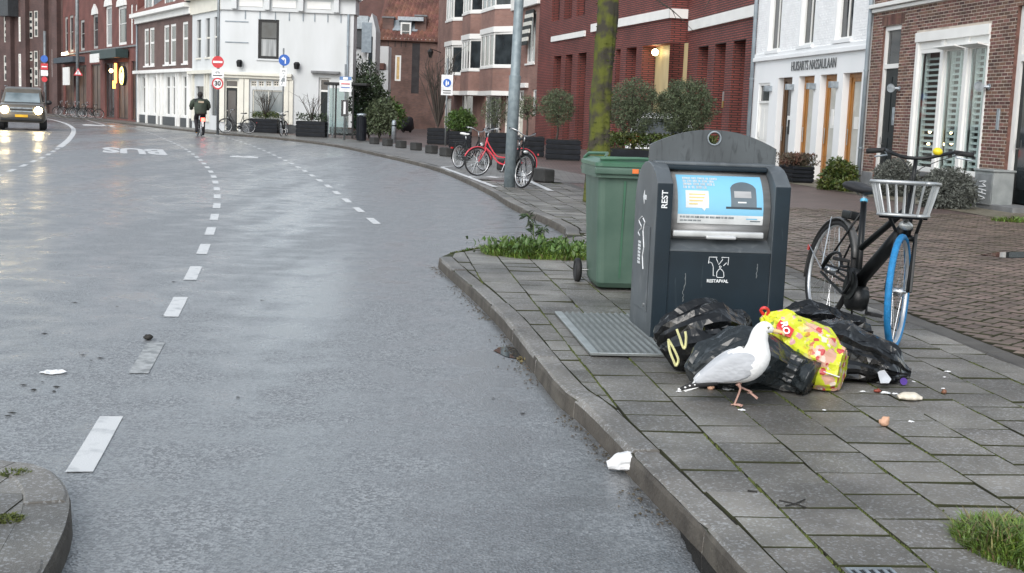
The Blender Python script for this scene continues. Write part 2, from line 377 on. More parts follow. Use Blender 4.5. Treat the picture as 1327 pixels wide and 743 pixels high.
m_kface = mat('kerb_face_shade_grime', (0.05, 0.042, 0.034), 0.7, col2=(0.1, 0.088, 0.072), scale=7, bump=.6, bscale=60, objrand=.1)  # kerb fronts coloured darker brown: painted-in shade together with dirt
def kerb_stones(line, width, jl, parent, ztop=PZ, side=1, m=m_kerb, name='kerb_stone', seed=1, face=0.018, jig=0.006, gap=0.007):
    rr = random.Random(seed); L = arclen(line); tot = L[-1]; s = 0.0; objs = []
    while s < tot - 0.1:
        e = min(tot, s + jl * rr.uniform(0.93, 1.07)); 
        if tot - e < 0.25: e = tot
        k = max(2, int((e - s) / 0.07)); mb = MB(); rings = []
        dz = rr.uniform(-jig, jig)
        for i in range(k + 1):
            q = s + gap / 2 + (e - s - gap) * i / k
            p = at_len(line, L, q); a = at_len(line, L, q - 0.05); b = at_len(line, L, q + 0.05); t = (b - a).normalized(); n = Vector((t.y, -t.x, 0)) * side
            cw = .006 * max(0, noise.noise(Vector((q * 7, seed, 0))) - .25) + (.005 if i in (0, k) else 0); w = lambda: rr.uniform(-0.0015, 0.0015)
            z = ztop + dz
            rings.append([p - n * face + Vector((0, 0, -0.15 - p.z)), p - n * (0.007 + w() - cw) + Vector((0, 0, z - 0.026 - p.z)), p + n * (0.001 + w() + cw) + Vector((0, 0, z - 0.008 - cw - p.z + w())), p + n * (0.012 + cw * 2) + Vector((0, 0, z + w() - p.z)),
                          p + n * (width - 0.01) + Vector((0, 0, z + w() - p.z)), p + n * width + Vector((0, 0, z - 0.008 - p.z)), p + n * width + Vector((0, 0, -0.15 - p.z))])
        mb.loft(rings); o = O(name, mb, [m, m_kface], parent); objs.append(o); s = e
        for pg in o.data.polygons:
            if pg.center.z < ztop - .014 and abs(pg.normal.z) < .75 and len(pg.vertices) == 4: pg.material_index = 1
    return objs
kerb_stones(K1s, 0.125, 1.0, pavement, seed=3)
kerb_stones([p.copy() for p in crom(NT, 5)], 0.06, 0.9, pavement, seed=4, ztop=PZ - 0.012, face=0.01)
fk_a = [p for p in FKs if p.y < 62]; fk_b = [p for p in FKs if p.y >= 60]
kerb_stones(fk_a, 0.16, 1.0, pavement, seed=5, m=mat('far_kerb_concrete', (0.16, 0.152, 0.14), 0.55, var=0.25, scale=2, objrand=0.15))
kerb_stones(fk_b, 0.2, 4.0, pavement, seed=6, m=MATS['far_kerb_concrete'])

# ---- paving tiles, 30 x 30, columns along TY
O1 = G(1092, 641, PZ)
def tw(u, v, z=PZ): return O1 + TX * u + TY * v + Vector((0, 0, z - PZ))
KIN = []                                         # inner edge of the near kerb
for i, p in enumerate(K1s):
    a = K1s[max(0, i - 1)]; b = K1s[min(len(K1s) - 1, i + 1)]; t = (b - a).normalized(); KIN.append(p + Vector((t.y, -t.x, 0)) * 0.1285)
KIN = KIN + [q + Vector((0.05, -0.045, 0)) for q in NT[1:]] + [FKs[0] + Vector((0.2, 0, 0))]
for i, p in enumerate(FKs):
    if i == 0: continue
    a = FKs[max(0, i - 1)]; b = FKs[min(len(FKs) - 1, i + 1)]; t = (b - a).normalized(); KIN.append(p + Vector((t.y, -t.x, 0)) * 0.166)
def clip(poly, a, b):
    """keep what lies right of a->b"""
    d = b - a
    def side(p): return d.x * (p.y - a.y) - d.y * (p.x - a.x)
    out = []
    for i, p in enumerate(poly):
        q = poly[(i + 1) % len(poly)]; sp, sq = side(p), side(q)
        if sp <= 0: out.append(p)
        if (sp < 0 < sq) or (sq < 0 < sp): out.append(p.lerp(q, sp / (sp - sq)))
    return out
def pip(p):
    ins = False; n = len(outline)
    for i in range(n):
        a, b = outline[i], outline[(i + 1) % n]
        if (a.y > p.y) != (b.y > p.y) and p.x < (b.x - a.x) * (p.y - a.y) / (b.y - a.y) + a.x: ins = not ins
    return ins
def clipkerb(poly):
    c = sum((p for p in poly), Vector()) / len(poly)
    near = []
    for i in range(len(KIN) - 1):
        a, b = KIN[i], KIN[i + 1]; ab = b - a; t = max(0, min(1, (c - a).dot(ab) / max(1e-9, ab.dot(ab)))); near.append(((c - (a + ab * t)).length, i))
    near.sort(); d0, i0 = near[0]
    if d0 > 0.22 and not pip(c): return []
    if d0 > 0.45: return poly
    out = poly
    for d, i in near[:3]:
        if d < 0.3 and len(out) > 2: out = clip(out, KIN[i], KIN[i + 1])
    return out
m_joint = mat('dirty_stone_edge', (0.03, 0.028, 0.022), 0.9, col2=(0.05, 0.055, 0.025), scale=5, spec=.2)
def tilemesh(poly, z0, z1, mb=None, ins=0.0015):
    """flat stone with a worn edge"""
    mb = mb or MB(); c = sum(poly, Vector()) / len(poly); n = len(poly)
    inn = [p + (c - p).normalized() * ins * 1.4 for p in poly]
    vs = [Vector((p.x, p.y, z0)) for p in poly] + [Vector((p.x, p.y, z1 - max(.002, ins * .6))) for p in poly] + [Vector((p.x, p.y, z1)) for p in inn]
    fs = [(i, (i + 1) % n, (i + 1) % n + n, i + n) for i in range(n)] + [(i + n, (i + 1) % n + n, (i + 1) % n + 2 * n, i + 2 * n) for i in range(n)] + [tuple(2 * n + i for i in range(n))]
    k0 = mb.k; mb.k = 1; mb.add(vs, fs[:-1]); o_ = len(mb.v) - len(vs); mb.k = 0; mb.f.append(tuple(o_ + i for i in fs[-1])); mb.m.append(0); return mb
ULIM = (G(1230, 439, PZ) - O1).dot(TX)            # line where the clinkers begin
TS = 0.300
far = MB(); ntile = 0; whole = None; rr = random.Random(21)
cand = []
for c in range(-16, 12):
    u0 = c * TS; u1 = min(u0 + TS, ULIM)
    if u0 >= ULIM - 0.02: continue
    for r_ in range(-10, 72):
        v0 = r_ * TS + (0.15 if c % 2 else 0.0) + 0.02 * math.sin(c * 2.1)
        cen = tw((u0 + u1) / 2, v0 + TS / 2)
        if not inframe(cen, 60): continue
        cand.append((cen.y, c, r_, u0, u1, v0))
cand.sort()
for (cy, c, r_, u0, u1, v0) in cand:
    g = 0.0045; g2 = 0.0062
    pl = [tw(u0 + g, v0 + g2), tw(u1 - g, v0 + g2), tw(u1 - g, v0 + TS - g2), tw(u0 + g, v0 + TS - g2)]
    pc = clipkerb(pl)
    if len(pc) < 3: continue
    ar = abs(sum(pc[i].x * pc[(i + 1) % len(pc)].y - pc[(i + 1) % len(pc)].x * pc[i].y for i in range(len(pc)))) / 2
    if ar < 0.0006: continue
    cen = sum(pc, Vector()) / len(pc)
    if (cen - G(1312, 705, PZ)).length < 0.14: continue
    dz = rr.uniform(-0.004, 0.004)
    if ntile < 300:
        full = ar > (TS - 2 * g) * (TS - 2 * g2) * 0.995
        o = None
        if full and abs(u1 - u0 - TS) < 1e-6:
            if whole is None:
                h = TS / 2 - g; hy = TS / 2 - g2; whole = tilemesh([TX * -h + TY * -hy, TX * h + TY * -hy, TX * h + TY * hy, TX * -h + TY * hy], -0.05, 0.0).mesh('paving_tile'); fixn(whole); whole.materials.append(m_tile); whole.materials.append(m_joint)
            o = O('paving_tile', whole, m_tile, pavement, fix=False)
        else:
            o = O('paving_tile', tilemesh([p - cen for p in pc], -0.05, 0.0), [m_tile, m_joint], pavement)
        o.location = (cen.x, cen.y, PZ + dz); o.rotation_euler = (rr.gauss(0, 0.008), rr.gauss(0, 0.008), rr.gauss(0, 0.009)); ntile += 1
    else:
        tilemesh(pc, PZ - 0.05, PZ + dz, far)
stuff(O('distant_paving_tiles', far, [m_tile_s, m_joint], pavement, fix=False))

# tiles farther on are only a pattern
m_fartile = brickmat('distant_tiles', (0.15, 0.147, 0.14), (0.185, 0.18, 0.17), (0.06, 0.062, 0.05), 0.3, 0.3, 0.01, 0.45, 0.4)
def flatuse(m):
    nt = m.node_tree
    sp = [n for n in nt.nodes if n.type == 'SEPXYZ'][0]; cb = [n for n in nt.nodes if n.type == 'COMBXYZ'][0]
    for l in list(cb.inputs[0].links) + list(cb.inputs[1].links): nt.links.remove(l)
    nt.links.new(sp.outputs[0], cb.inputs[0]); nt.links.new(sp.outputs[1], cb.inputs[1]); return m
flatuse(m_fartile)
def sheet(name, pts, z, m, parent):
    bm = bmesh.new(); vs = [bm.verts.new((p[0], p[1], z)) for p in pts]; bm.faces.new(vs); bmesh.ops.triangulate(bm, faces=bm.faces[:])
    me = bpy.data.meshes.new(name); bm.to_mesh(me); bm.free()
    if me.polygons[0].normal.z < 0: me.flip_normals()
    return O(name, me, m, parent)
ytile = max([c_[0] for c_ in cand])
vmax = 71 * TS
inner = [p for p in KIN if p.y > 27]
cut = tw(ULIM, vmax + 0.3)
fs_ = [p for p in inner]
pole_side = [Vector((p.x + 2.4 + 0.02 * (p.y - 27), p.y, 0)) for p in inner]
sheet('footway', [(-0.9, 26.9), *[(p.x, p.y) for p in fs_], *[(p.x + (3.2 if p.y < 60 else 3.0), p.y + (0 if p.y < 45 else 0.8)) for p in reversed(fs_)], (2.0, 26.9)], PZ + 0.001, m_fartile, pavement)

# ---- clinker street between tiles and facades
m_farclink = flatuse(brickmat('distant_clinkers', (0.12, 0.078, 0.07), (0.16, 0.112, 0.1), (0.045, 0.042, 0.038), 0.2, 0.1, 0.012, 0.5, 0.4))
a = tw(ULIM + 0.12, 15.6); b = tw(ULIM + 0.12, 23.0)
near_right = []
sheet('clinker_street', [(a.x, a.y), (b.x, b.y), *[(p.x + .3, p.y) for p in KIN if 24 < p.y < 64], (-8, 120), (30, 120), (30, 21.3)], PZ - 0.006, m_farclink, pavement)
bw, bl = 0.10, 0.20
cl = MB(); clk = []
ang = ALPHA + rad(45); CA, CB = Vector((math.cos(ang), math.sin(ang), 0)), Vector((-math.sin(ang), math.cos(ang), 0))
org = tw(ULIM + 0.1, 0)
for i in range(-150, 260):
    for j in range(-90, 90):
        # lattice (1,1),(4,0) of brick widths
        bx0 = i + 4 * j; by0 = i
        for (x0, y0, dx, dy) in ((bx0, by0, 2, 1), (bx0 + 2, by0 - 1, 1, 2)):
            cc = org + CA * ((x0 + dx / 2) * bw) + CB * ((y0 + dy / 2) * bw)
            if cc.y > 21.5 or cc.y < 5.5 or cc.x < 2.3: continue
            if (cc - O1).dot(TX) < ULIM + 0.19: continue
            if cc.x > 9.0 - 0.134 * (cc.y - 23.6): continue
            if not inframe(cc, 25): continue
            clk.append((cc.y, cc, dx > dy))
clk.sort(key=lambda t: t[0])
wb_ = None; rr = random.Random(5)
for n_, (y_, cc, hor) in enumerate(clk):
    h1, h2 = (bl / 2 - 0.002, bw / 2 - 0.002) if hor else (bw / 2 - 0.002, bl / 2 - 0.002)
    zz = PZ + 0.002 + rr.uniform(-0.004, 0.004) + 0.005 * noise.noise(cc * 1.5)
    if n_ < 300:
        if wb_ is None:
            wb_ = tilemesh([Vector((-bl / 2 + .003, -bw / 2 + .003, 0)), Vector((bl / 2 - .003, -bw / 2 + .003, 0)), Vector((bl / 2 - .003, bw / 2 - .003, 0)), Vector((-bl / 2 + .003, bw / 2 - .003, 0))], -0.04, 0.0, ins=0.007).mesh('clinker'); fixn(wb_); wb_.materials.append(m_clink_o); wb_.materials.append(m_joint)
        o = O('clinker', wb_, m_clink_o, pavement, fix=False); o.location = (cc.x, cc.y, zz)
        o.rotation_euler = (rr.gauss(0, .012), rr.gauss(0, .012), ang + (0 if hor else math.pi / 2) + rr.gauss(0, .012))
    else:
        da, db = CA * h1, CB * h2
        tilemesh([cc - da - db, cc + da - db, cc + da + db, cc - da + db], zz - 0.03, zz, cl, ins=0.007)
stuff(O('clinkers', cl, [m_clink, m_joint], pavement, fix=False))
# flat edging course between tiles and clinkers
eL = [tw(ULIM + 0.095, -4 + i * 0.5) for i in range(60)]
mb = MB()
ek = kerb_stones([tw(ULIM + 0.005, -4 + i * 0.25) for i in range(112)], 0.17, 1.0, pavement, ztop=PZ + 0.004, seed=9, name='edging_stone', m=mat('edging_concrete', (0.085, 0.08, 0.072), 0.55, var=0.25, scale=4, objrand=0.15, bump=0.4), face=0.0)
# strip of tiles along the facades
fd = Vector((-0.134, 0.991, 0)); fo = Vector((9.05, 23.6, 0)); fnn = Vector((-0.991, -0.134, 0))
q = [fo - fd * 6 + fnn * 0.2, fo - fd * 6 + fnn * 1.5, fo + fd * 21 + fnn * 1.5, fo + fd * 21 + fnn * -1.5]
sheet('facade_footway', [(p.x, p.y) for p in q], PZ + 0.004, flatuse(brickmat('facade_tiles', (0.15, 0.135, 0.1), (0.19, 0.17, 0.13), (0.07, 0.07, 0.04), 0.3, 0.3, 0.012, 0.6, 0.4)), pavement)

# ---- road markings
def ribbon(line, L, s0, s1, w, z, mb, k=3):
    vs = []
    for i in range(k + 1):
        s = s0 + (s1 - s0) * i / k; p = at_len(line, L, s); t = (at_len(line, L, s + .1) - at_len(line, L, s - .1)); t.z = 0; t.normalize(); n = Vector((t.y, -t.x, 0))
        vs += [Vector((p.x, p.y, z)) - n * w / 2, Vector((p.x, p.y, z)) + n * w / 2]
    mb.add(vs, [(2 * i, 2 * i + 1, 2 * i + 3, 2 * i + 2) for i in range(k)])
def dashes(pix, s0, dash, gap, w, n, name='lane_dash', worn=()):
    line = crom([G(x, y) for x, y in pix], 12); L = arclen(line); s = s0
    for i in range(n):
        if s + dash > L[-1]: break
        mb = MB(); ribbon(line, L, s, s + dash, w, 0.004, mb); O(name, mb, m_markold if i in worn else m_mark, road); s += dash + gap
    return line, L
c1 = [(86, 640), (119, 585), (152, 528), (188, 470), (228, 398), (250, 355), (264, 323), (273, 299), (278, 281), (281, 267), (281.5, 255), (281, 245), (279, 236), (276, 227), (270, 219), (262, 210), (250, 200), (235, 190.5), (215, 181), (195, 173), (170, 165.5), (140, 158)]
dashes(c1, 0.28, 0.92, 0.98, 0.105, 60, worn=(1,))
c2 = [(548, 340), (512, 307), (488, 290), (462, 270), (436, 250), (420, 238), (390, 219), (360, 203.5), (330, 190.5), (300, 180), (275, 173.5), (262, 171)]
dashes(c2, 4.1, 0.9, 0.95, 0.105, 60)
c3 = [(-160, 290), (-80, 256), (0, 227), (35, 213), (60, 202), (78, 191)]
dashes(c3, 1, 1.0, 1.0, 0.11, 40)
l3 = crom([G(x, y) for x, y in [(66, 198), (80, 189), (90, 180), (95, 172), (94, 166), (84, 160), (68, 155.5), (50, 152)]], 10); L3 = arclen(l3)
mb = MB(); ribbon(l3, L3, 4, L3[-1], 0.2, 0.004, mb, 60); O('solid_lane_line', mb, m_mark, road)
l4 = crom([G(x, y) for x, y in [(150, 166), (120, 158), (95, 151), (70, 146)]], 8); L4 = arclen(l4); mb = MB(); ribbon(l4, L4, 0, L4[-1], 0.12, 0.004, mb, 40); O('edge_line', mb, m_mark, road)
# BUS, painted for traffic coming this way, so upside down from here
bo = G(174, 195.5); xr = (G(215, 198.5) - G(132, 195)); xr.z = 0; wdt = xr.length; xr.normalize(); yr = Vector((-xr.y, xr.x, 0))
lane = Vector((-0.30, 0.954, 0))
me = textmesh('BUS', 1.0, 0.0, bold=0.045)
xs = [v.co.x for v in me.vertices]; ys = [v.co.y for v in me.vertices]
fx = wdt / (max(xs) - min(xs)); fy = 4.4 / (max(ys) - min(ys))
me.transform(frame3((bo.x, bo.y, 0.004), -xr * fx, -lane * fy, (0, 0, 1))); me.materials.clear(); me.materials.append(m_mark)
O('bus_lettering', me, m_mark, road, fix=False)
def blob(pix, name, m, z=0.004, parent=road):
    mb = MB(); P = [G(x, y) for x, y in pix]; mb.add([(p.x, p.y, z) for p in P], [tuple(range(len(P)))]); o = O(name, mb, m, parent)
    if o.data.polygons[0].normal.z < 0: o.data.flip_normals()
    return o
blob([(298, 202.5), (308, 202), (316, 203.2), (324, 202.3), (335, 204.2), (334, 205.5), (322, 205), (312, 204.2), (298, 204)], 'cycle_symbol', m_mark)
blob([(106, 161.5), (114, 161), (124, 162.2), (138, 162.2), (151, 163.2), (146, 164), (128, 163.6), (108, 163)], 'lane_symbol', m_mark)
blob([(366, 182), (374, 179.5), (378, 181), (371, 183.5)], 'tar_patch', mat('tar', (0.015, 0.015, 0.016), 0.4))
# white outlines of the cycle parking on the footway
def pav_line(p, q, w, name='parking_line'):
    a = G(*p, PZ); b = G(*q, PZ); mb = MB(); l = [a.lerp(b, i / 6) for i in range(7)]; ribbon(l, arclen(l), 0.01, (b - a).length, w, PZ + 0.009, mb, 6); O(name, mb, m_mark, pavement)
pav_line((572, 217), (642, 243), 0.12); pav_line((681, 233), (714, 248), 0.12); pav_line((572, 217), (600, 215), 0.1)
for c_ in ((625, 230), (652, 230)):
    a = G(*c_, PZ); mb = MB(); mb.torus(0.33, 0.05, Matrix.Translation((a.x, a.y, PZ + 0.009)), 20, 4, 0.02); mb.bx(a.x - .3, a.x + .35, a.y - .05, a.y + .05, PZ + .0085, PZ + .0095); O('cycle_symbol', mb, m_mark, pavement)

# puddles
m_pud = mat('puddle_water', (0.012, 0.013, 0.014), 0.03, var=0.3, scale=3, spec=0.6)
def puddle(pix, name='puddle', z=0.0035):
    P = [G(x, y) for x, y in pix]; c = sum(P, Vector()) / len(P); P = crom(P + [P[0]], 6)[:-1]
    mb = MB(); mb.add([(p.x + 0.012 * noise.noise(p * 9), p.y + 0.03 * noise.noise(p * 7 + Vector((3, 1, 0))), z) for p in P], [tuple(range(len(P)))])
    return O(name, mb, m_pud, road)
puddle([(640, 455), (652, 450), (668, 452), (688, 462), (690, 470), (672, 466), (655, 463)])
puddle([(872, 672), (880, 690), (892, 715), (908, 745), (960, 800), (938, 749), (906, 712), (884, 684)])
puddle([(700, 490), (712, 506), (740, 535), (745, 530), (722, 505)])
# clinker-side puddle
P = [G(x, y, PZ) for x, y in [(1270, 331), (1290, 328), (1330, 327), (1335, 335), (1300, 335)]]
mb = MB(); mb.add([(p.x, p.y, PZ + 0.008) for p in P], [tuple(range(len(P)))]); O('puddle', mb, m_pud, pavement)

# ---- traffic island at the near left
isl = [G(x, y, PZ) for x, y in [(-170, 588), (-60, 590), (0, 596), (38, 600), (66, 610), (84, 628), (90, 650), (84, 680), (66, 720), (46, 760), (10, 860)]]
isl = crom(isl, 4)
mb = MB(); c0 = [Vector((p.x, p.y, PZ - 0.0035)) for p in isl] + [Vector((-4, 2.5, PZ - 0.0035)), Vector((-4, 4.8, PZ - 0.0035))]
mb.add(c0, [tuple(range(len(c0)))]); mb.add([v + Vector((0, 0, -0.2)) for v in c0], [tuple(range(len(c0)))])
island = structure(O('traffic_island', mb, m_tile))
if island.data.polygons[0].normal.z < 0: island.data.flip_normals()
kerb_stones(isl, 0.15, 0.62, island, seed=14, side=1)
kc = [p + Vector(((isl[min(i + 1, len(isl) - 1)] - isl[max(0, i - 1)]).normalized().y, -(isl[min(i + 1, len(isl) - 1)] - isl[max(0, i - 1)]).normalized().x, 0)) * 0.148 for i, p in enumerate(isl)]
rr = random.Random(8)
for i in range(-4, 12):
    for j in range(-2, 12):
        o_ = G(40, 640, PZ) + Vector((-i * 0.3 + (0.15 if j % 2 else 0), -j * 0.3 + 0.3, 0)); pl = [o_ + Vector(d) for d in ((.004, .004, 0), (.296, .004, 0), (.296, .296, 0), (.004, .296, 0))]
        for a_, b_ in zip(kc, kc[1:]):
            mid = (a_ + b_) / 2; cc = sum(pl, Vector()) / max(1, len(pl))
            if len(pl) > 2 and (cc - mid).length < 0.5: pl = clip(pl, a_, b_)
        if len(pl) < 3: continue
        cc = sum(pl, Vector()) / len(pl); dn = min(range(len(kc) - 1), key=lambda k: (kc[k] - cc).length); d_ = kc[dn + 1] - kc[dn]
        if d_.x * (cc.y - kc[dn].y) - d_.y * (cc.x - kc[dn].x) > 0: continue
        if not inframe(cc, 60): continue
        t_ = O('paving_tile', tilemesh([p - cc for p in pl], -0.05, 0), [m_tile, m_joint], island); t_.location = (cc.x, cc.y, PZ + rr.uniform(-.003, .002))

# grit and leaf crumbs washed against the kerb
rr = random.Random(31); mb = MB(); LK = arclen(K1s)
for i in range(900):
    q_ = rr.uniform(1.0, LK[-1]); p = at_len(K1s, LK, q_); t_ = (at_len(K1s, LK, q_ + .05) - at_len(K1s, LK, q_ - .05)).normalized(); n_ = Vector((t_.y, -t_.x, 0)); p = p - n_ * (.02 + abs(rr.gauss(0, .05))); r_ = rr.uniform(.002, .008)
    if noise.noise(Vector((q_ * 1.3, 2, 0))) < -.1: continue
    k_ = rr.uniform(0, 6); mb.add([Vector((p.x + r_ * math.cos(k_ + j * 1.57) * rr.uniform(.6, 1.6), p.y + r_ * math.sin(k_ + j * 1.57) * 1.3, .0035)) for j in range(4)] + [Vector((p.x, p.y, .0035 + r_ * .6))], [(0, 1, 4), (1, 2, 4), (2, 3, 4), (3, 0, 4)])
stuff(O('gutter_grit', mb, mat('grit', (.03, .026, .02), .8, col2=(.12, .09, .05), scale=30, island=.4), road, fix=False))

# ================================================================== BUILDINGS
class Fr:
    """facade: local x runs to the right along it, local y goes into the house, z up"""
    def __init__(s, ox, oy, ang, z=PZ): s.o = Vector((ox, oy, z)); s.a = ang; s.x = Vector((math.cos(ang), math.sin(ang), 0)); s.y = Vector((-math.sin(ang), math.cos(ang), 0))
    def px(s, x, y, off=0.0):
        r = ray(x, y); c = Vector((0, 0, CZ)); p0 = s.o + s.y * off
        t = (p0 - c).dot(s.y) / r.dot(s.y); p = c + r * t - s.o
        return p.dot(s.x), p.z
    def X(s, x, y=120, off=0.0): return s.px(x, y, off)[0]
    def Z(s, x, y, off=0.0): return s.px(x, y, off)[1]
    def rect(s, xl, xr, yt, yb, off=0.0):
        ym = (yt + yb) / 2; xm = (xl + xr) / 2
        return (s.X(xl, ym, off), s.X(xr, ym, off), s.Z(xm, yb, off), s.Z(xm, yt, off))
    def w(s, x, y, z): return s.o + s.x * x + s.y * y + Vector((0, 0, z))
    def thing(s, name, label, cat): return thing(name, label, cat, s.o, s.a)

def wallmesh(x0, x1, z0, z1, ops, depth=0.25, back=7.0, mb=None):
    mb = mb or MB()
    xs = sorted(set([x0, x1] + [v for o in ops for v in o[:2]])); zs = sorted(set([z0, z1] + [v for o in ops for v in o[2:4]]))
    xs = [v for v in xs if x0 - 1e-6 <= v <= x1 + 1e-6]; zs = [v for v in zs if z0 - 1e-6 <= v <= z1 + 1e-6]
    inside = lambda x, z: any(o[0] < x < o[1] and o[2] < z < o[3] for o in ops)
    for a, b in zip(xs, xs[1:]):
        for c, d in zip(zs, zs[1:]):
            if not inside((a + b) / 2, (c + d) / 2): mb.quad((a, 0, c), (b, 0, c), (b, 0, d), (a, 0, d))
    for o in ops:
        a, b, c, d = max(o[0], x0), min(o[1], x1), max(o[2], z0), min(o[3], z1); e = o[4] if len(o) > 4 else depth
        mb.k = 1
        mb.quad((a, 0, c), (a, e, c), (a, e, d), (a, 0, d)); mb.quad((b, 0, c), (b, 0, d), (b, e, d), (b, e, c))
        mb.quad((a, 0, d), (a, e, d), (b, e, d), (b, 0, d)); mb.quad((a, 0, c), (b, 0, c), (b, e, c), (a, e, c))
    mb.k = 0
    mb.quad((x0, 0, z0), (x0, 0, z1), (x0, back, z1), (x0, back, z0)); mb.quad((x1, 0, z0), (x1, back, z0), (x1, back, z1), (x1, 0, z1)); mb.quad((x0, 0, z1), (x1, 0, z1), (x1, back, z1), (x0, back, z1)); mb.quad((x0, back, z0), (x0, back, z1), (x1, back, z1), (x1, back, z0))
    return mb
def B(parent, name, m, *boxes, bevel=0.0, smooth=False):
    mb = MB()
    for b in boxes: mb.bx(*b)
    return O(name, mb, m, parent, bevel=bevel)
def window(parent, r, yd=0.12, fm=m_white, gm=m_wglass, nv=0, nh=0, fw=0.06, bar=0.04, sill=None, hfr=None, name='window', back=None):
    x0, x1, z0, z1 = r; mb = MB(); y0, y1 = yd - 0.04, yd + 0.04
    mb.bx(x0, x0 + fw, y0, y1, z0, z1); mb.bx(x1 - fw, x1, y0, y1, z0, z1); mb.bx(x0 + fw, x1 - fw, y0, y1, z0, z0 + fw); mb.bx(x0 + fw, x1 - fw, y0, y1, z1 - fw, z1)
    xs = [x0 + fw + (x1 - x0 - 2 * fw) * i / (nv + 1) for i in range(nv + 2)]
    zs = [z0 + fw + (z1 - z0 - 2 * fw) * i / (nh + 1) for i in range(nh + 2)]
    if hfr: zs = [zs[0]] + [z0 + (z1 - z0) * h for h in hfr] + [zs[-1]]
    for x in xs[1:-1]: mb.bx(x - bar / 2, x + bar / 2, y0 + .01, y1 - .01, z0 + fw, z1 - fw)
    for z in zs[1:-1]: mb.bx(x0 + fw, x1 - fw, y0 + .004, y1 - .004, z - bar / 2, z + bar / 2)
    f = O(name, mb, fm, parent)
    for i in range(len(xs) - 1):
        for j in range(len(zs) - 1):
            g = gm[(i + j) % len(gm)] if isinstance(gm, list) else gm
            B(f, 'pane', g, (xs[i], xs[i + 1], yd, yd + 0.012, zs[j], zs[j + 1]))
    if sill: B(f, 'sill', sill, (x0 - 0.06, x1 + 0.06, -0.07, yd - 0.04, z0 - 0.09, z0 - 0.005))
    if back: B(f, 'curtain', back, (x0, x1, yd + 0.3, yd + 0.31, z0, z1))
    return f
def door(parent, r, yd=0.15, fm=m_white, dm=m_black, fw=0.08, transom=None, glass=False, handle=True, gm=m_wglass):
    x0, x1, z0, z1 = r; mb = MB(); y0, y1 = yd - 0.05, yd + 0.05
    mb.bx(x0, x0 + fw, y0, y1, z0, z1); mb.bx(x1 - fw, x1, y0, y1, z0, z1); mb.bx(x0 + fw, x1 - fw, y0, y1, z1 - fw, z1)
    zt = z1 - fw
    if transom: mb.bx(x0 + fw, x1 - fw, y0, y1, transom - fw / 2, transom + fw / 2)
    f = O('door_frame', mb, fm, parent)
    if transom: B(f, 'transom_pane', gm, (x0 + fw, x1 - fw, yd, yd + .012, transom + fw / 2, zt)); zt = transom - fw / 2
    a, b = x0 + fw, x1 - fw; mb = MB(); mb.bx(a, b, yd, yd + .04, z0, zt)
    w_ = b - a
    if not glass:
        for (q0, q1) in ((0.08, 0.42), (0.47, 0.93)):
            for (p0, p1) in ((0.12, 0.46), (0.54, 0.88)):
                X0, X1, Z0, Z1 = a + w_ * p0, a + w_ * p1, z0 + (zt - z0) * q0, z0 + (zt - z0) * q1
                mb.bx(X0, X1, yd - .012, yd, Z0, Z1)
    d = O('door', mb, dm, parent, bevel=0.004)
    if glass: B(d, 'pane', gm, (a + w_ * .14, b - w_ * .14, yd - .01, yd - .002, z0 + .25, zt - .14))
    if handle: mb = MB(); mb.tube([(a + w_ * .1, yd - .06, z0 + 1.0), (a + w_ * .1, yd - .06, z0 + 1.15)], .012, 6); mb.bx(a + w_ * .07, a + w_ * .13, yd - .05, yd, z0 + .98, z0 + 1.0); O('handle', mb, m_steel, d)
    return d
def downpipe(parent, x, z0, z1, m, y=-0.07, r=0.045, name='downpipe'):
    mb = MB(); mb.tube([(x, y, z0), (x, y, z1)], r, 10)
    o = O(name, mb, m, parent, smooth=True); k = z0 + 0.9
    while k < z1:
        mb = MB(); mb.lathe([(r + .012, 0), (r + .012, .04)], 10, Matrix.Translation((x, y, k))); O('bracket', mb, m, o); k += 1.8
    return o
def bricks(x0, x1, z0, z1, ops, bw=0.215, bh=0.066, joint=0.015, proud=0.006, y=0.0, seed=0, skip=None):
    """every brick has its own edges"""
    mb = MB(); rr = random.Random(seed); row = 0; z = z0
    while z < z1 - 0.02:
        zt = min(z + bh - joint, z1); x = x0 - (bw / 2 if row % 2 else 0)
        blocks = sorted([(o[0], o[1]) for o in ops if o[2] < zt and o[3] > z])
        while x < x1:
            a, b = max(x, x0), min(x + bw - joint * 1.6, x1); segs = [(a, b)]
            for (p, q) in blocks:
                ns = []
                for (s, e) in segs:
                    if e <= p or s >= q: ns.append((s, e)); continue
                    if s < p: ns.append((s, p))
                    if e > q: ns.append((q, e))
                segs = ns
            for (s, e) in segs:
                if e - s > 0.015:
                    pr = proud + rr.uniform(-.002, .0025)
                    mb.add([(s, y - pr, z), (e, y - pr, z), (e, y - pr, zt), (s, y - pr, zt), (s, y + .004, z), (e, y + .004, z), (e, y + .004, zt), (s, y + .004, zt)],
                           [(0, 1, 2, 3), (1, 5, 6, 2), (4, 0, 3, 7), (3, 2, 6, 7), (4, 5, 1, 0)])
            x += bw
        z += bh; row += 1
    return mb

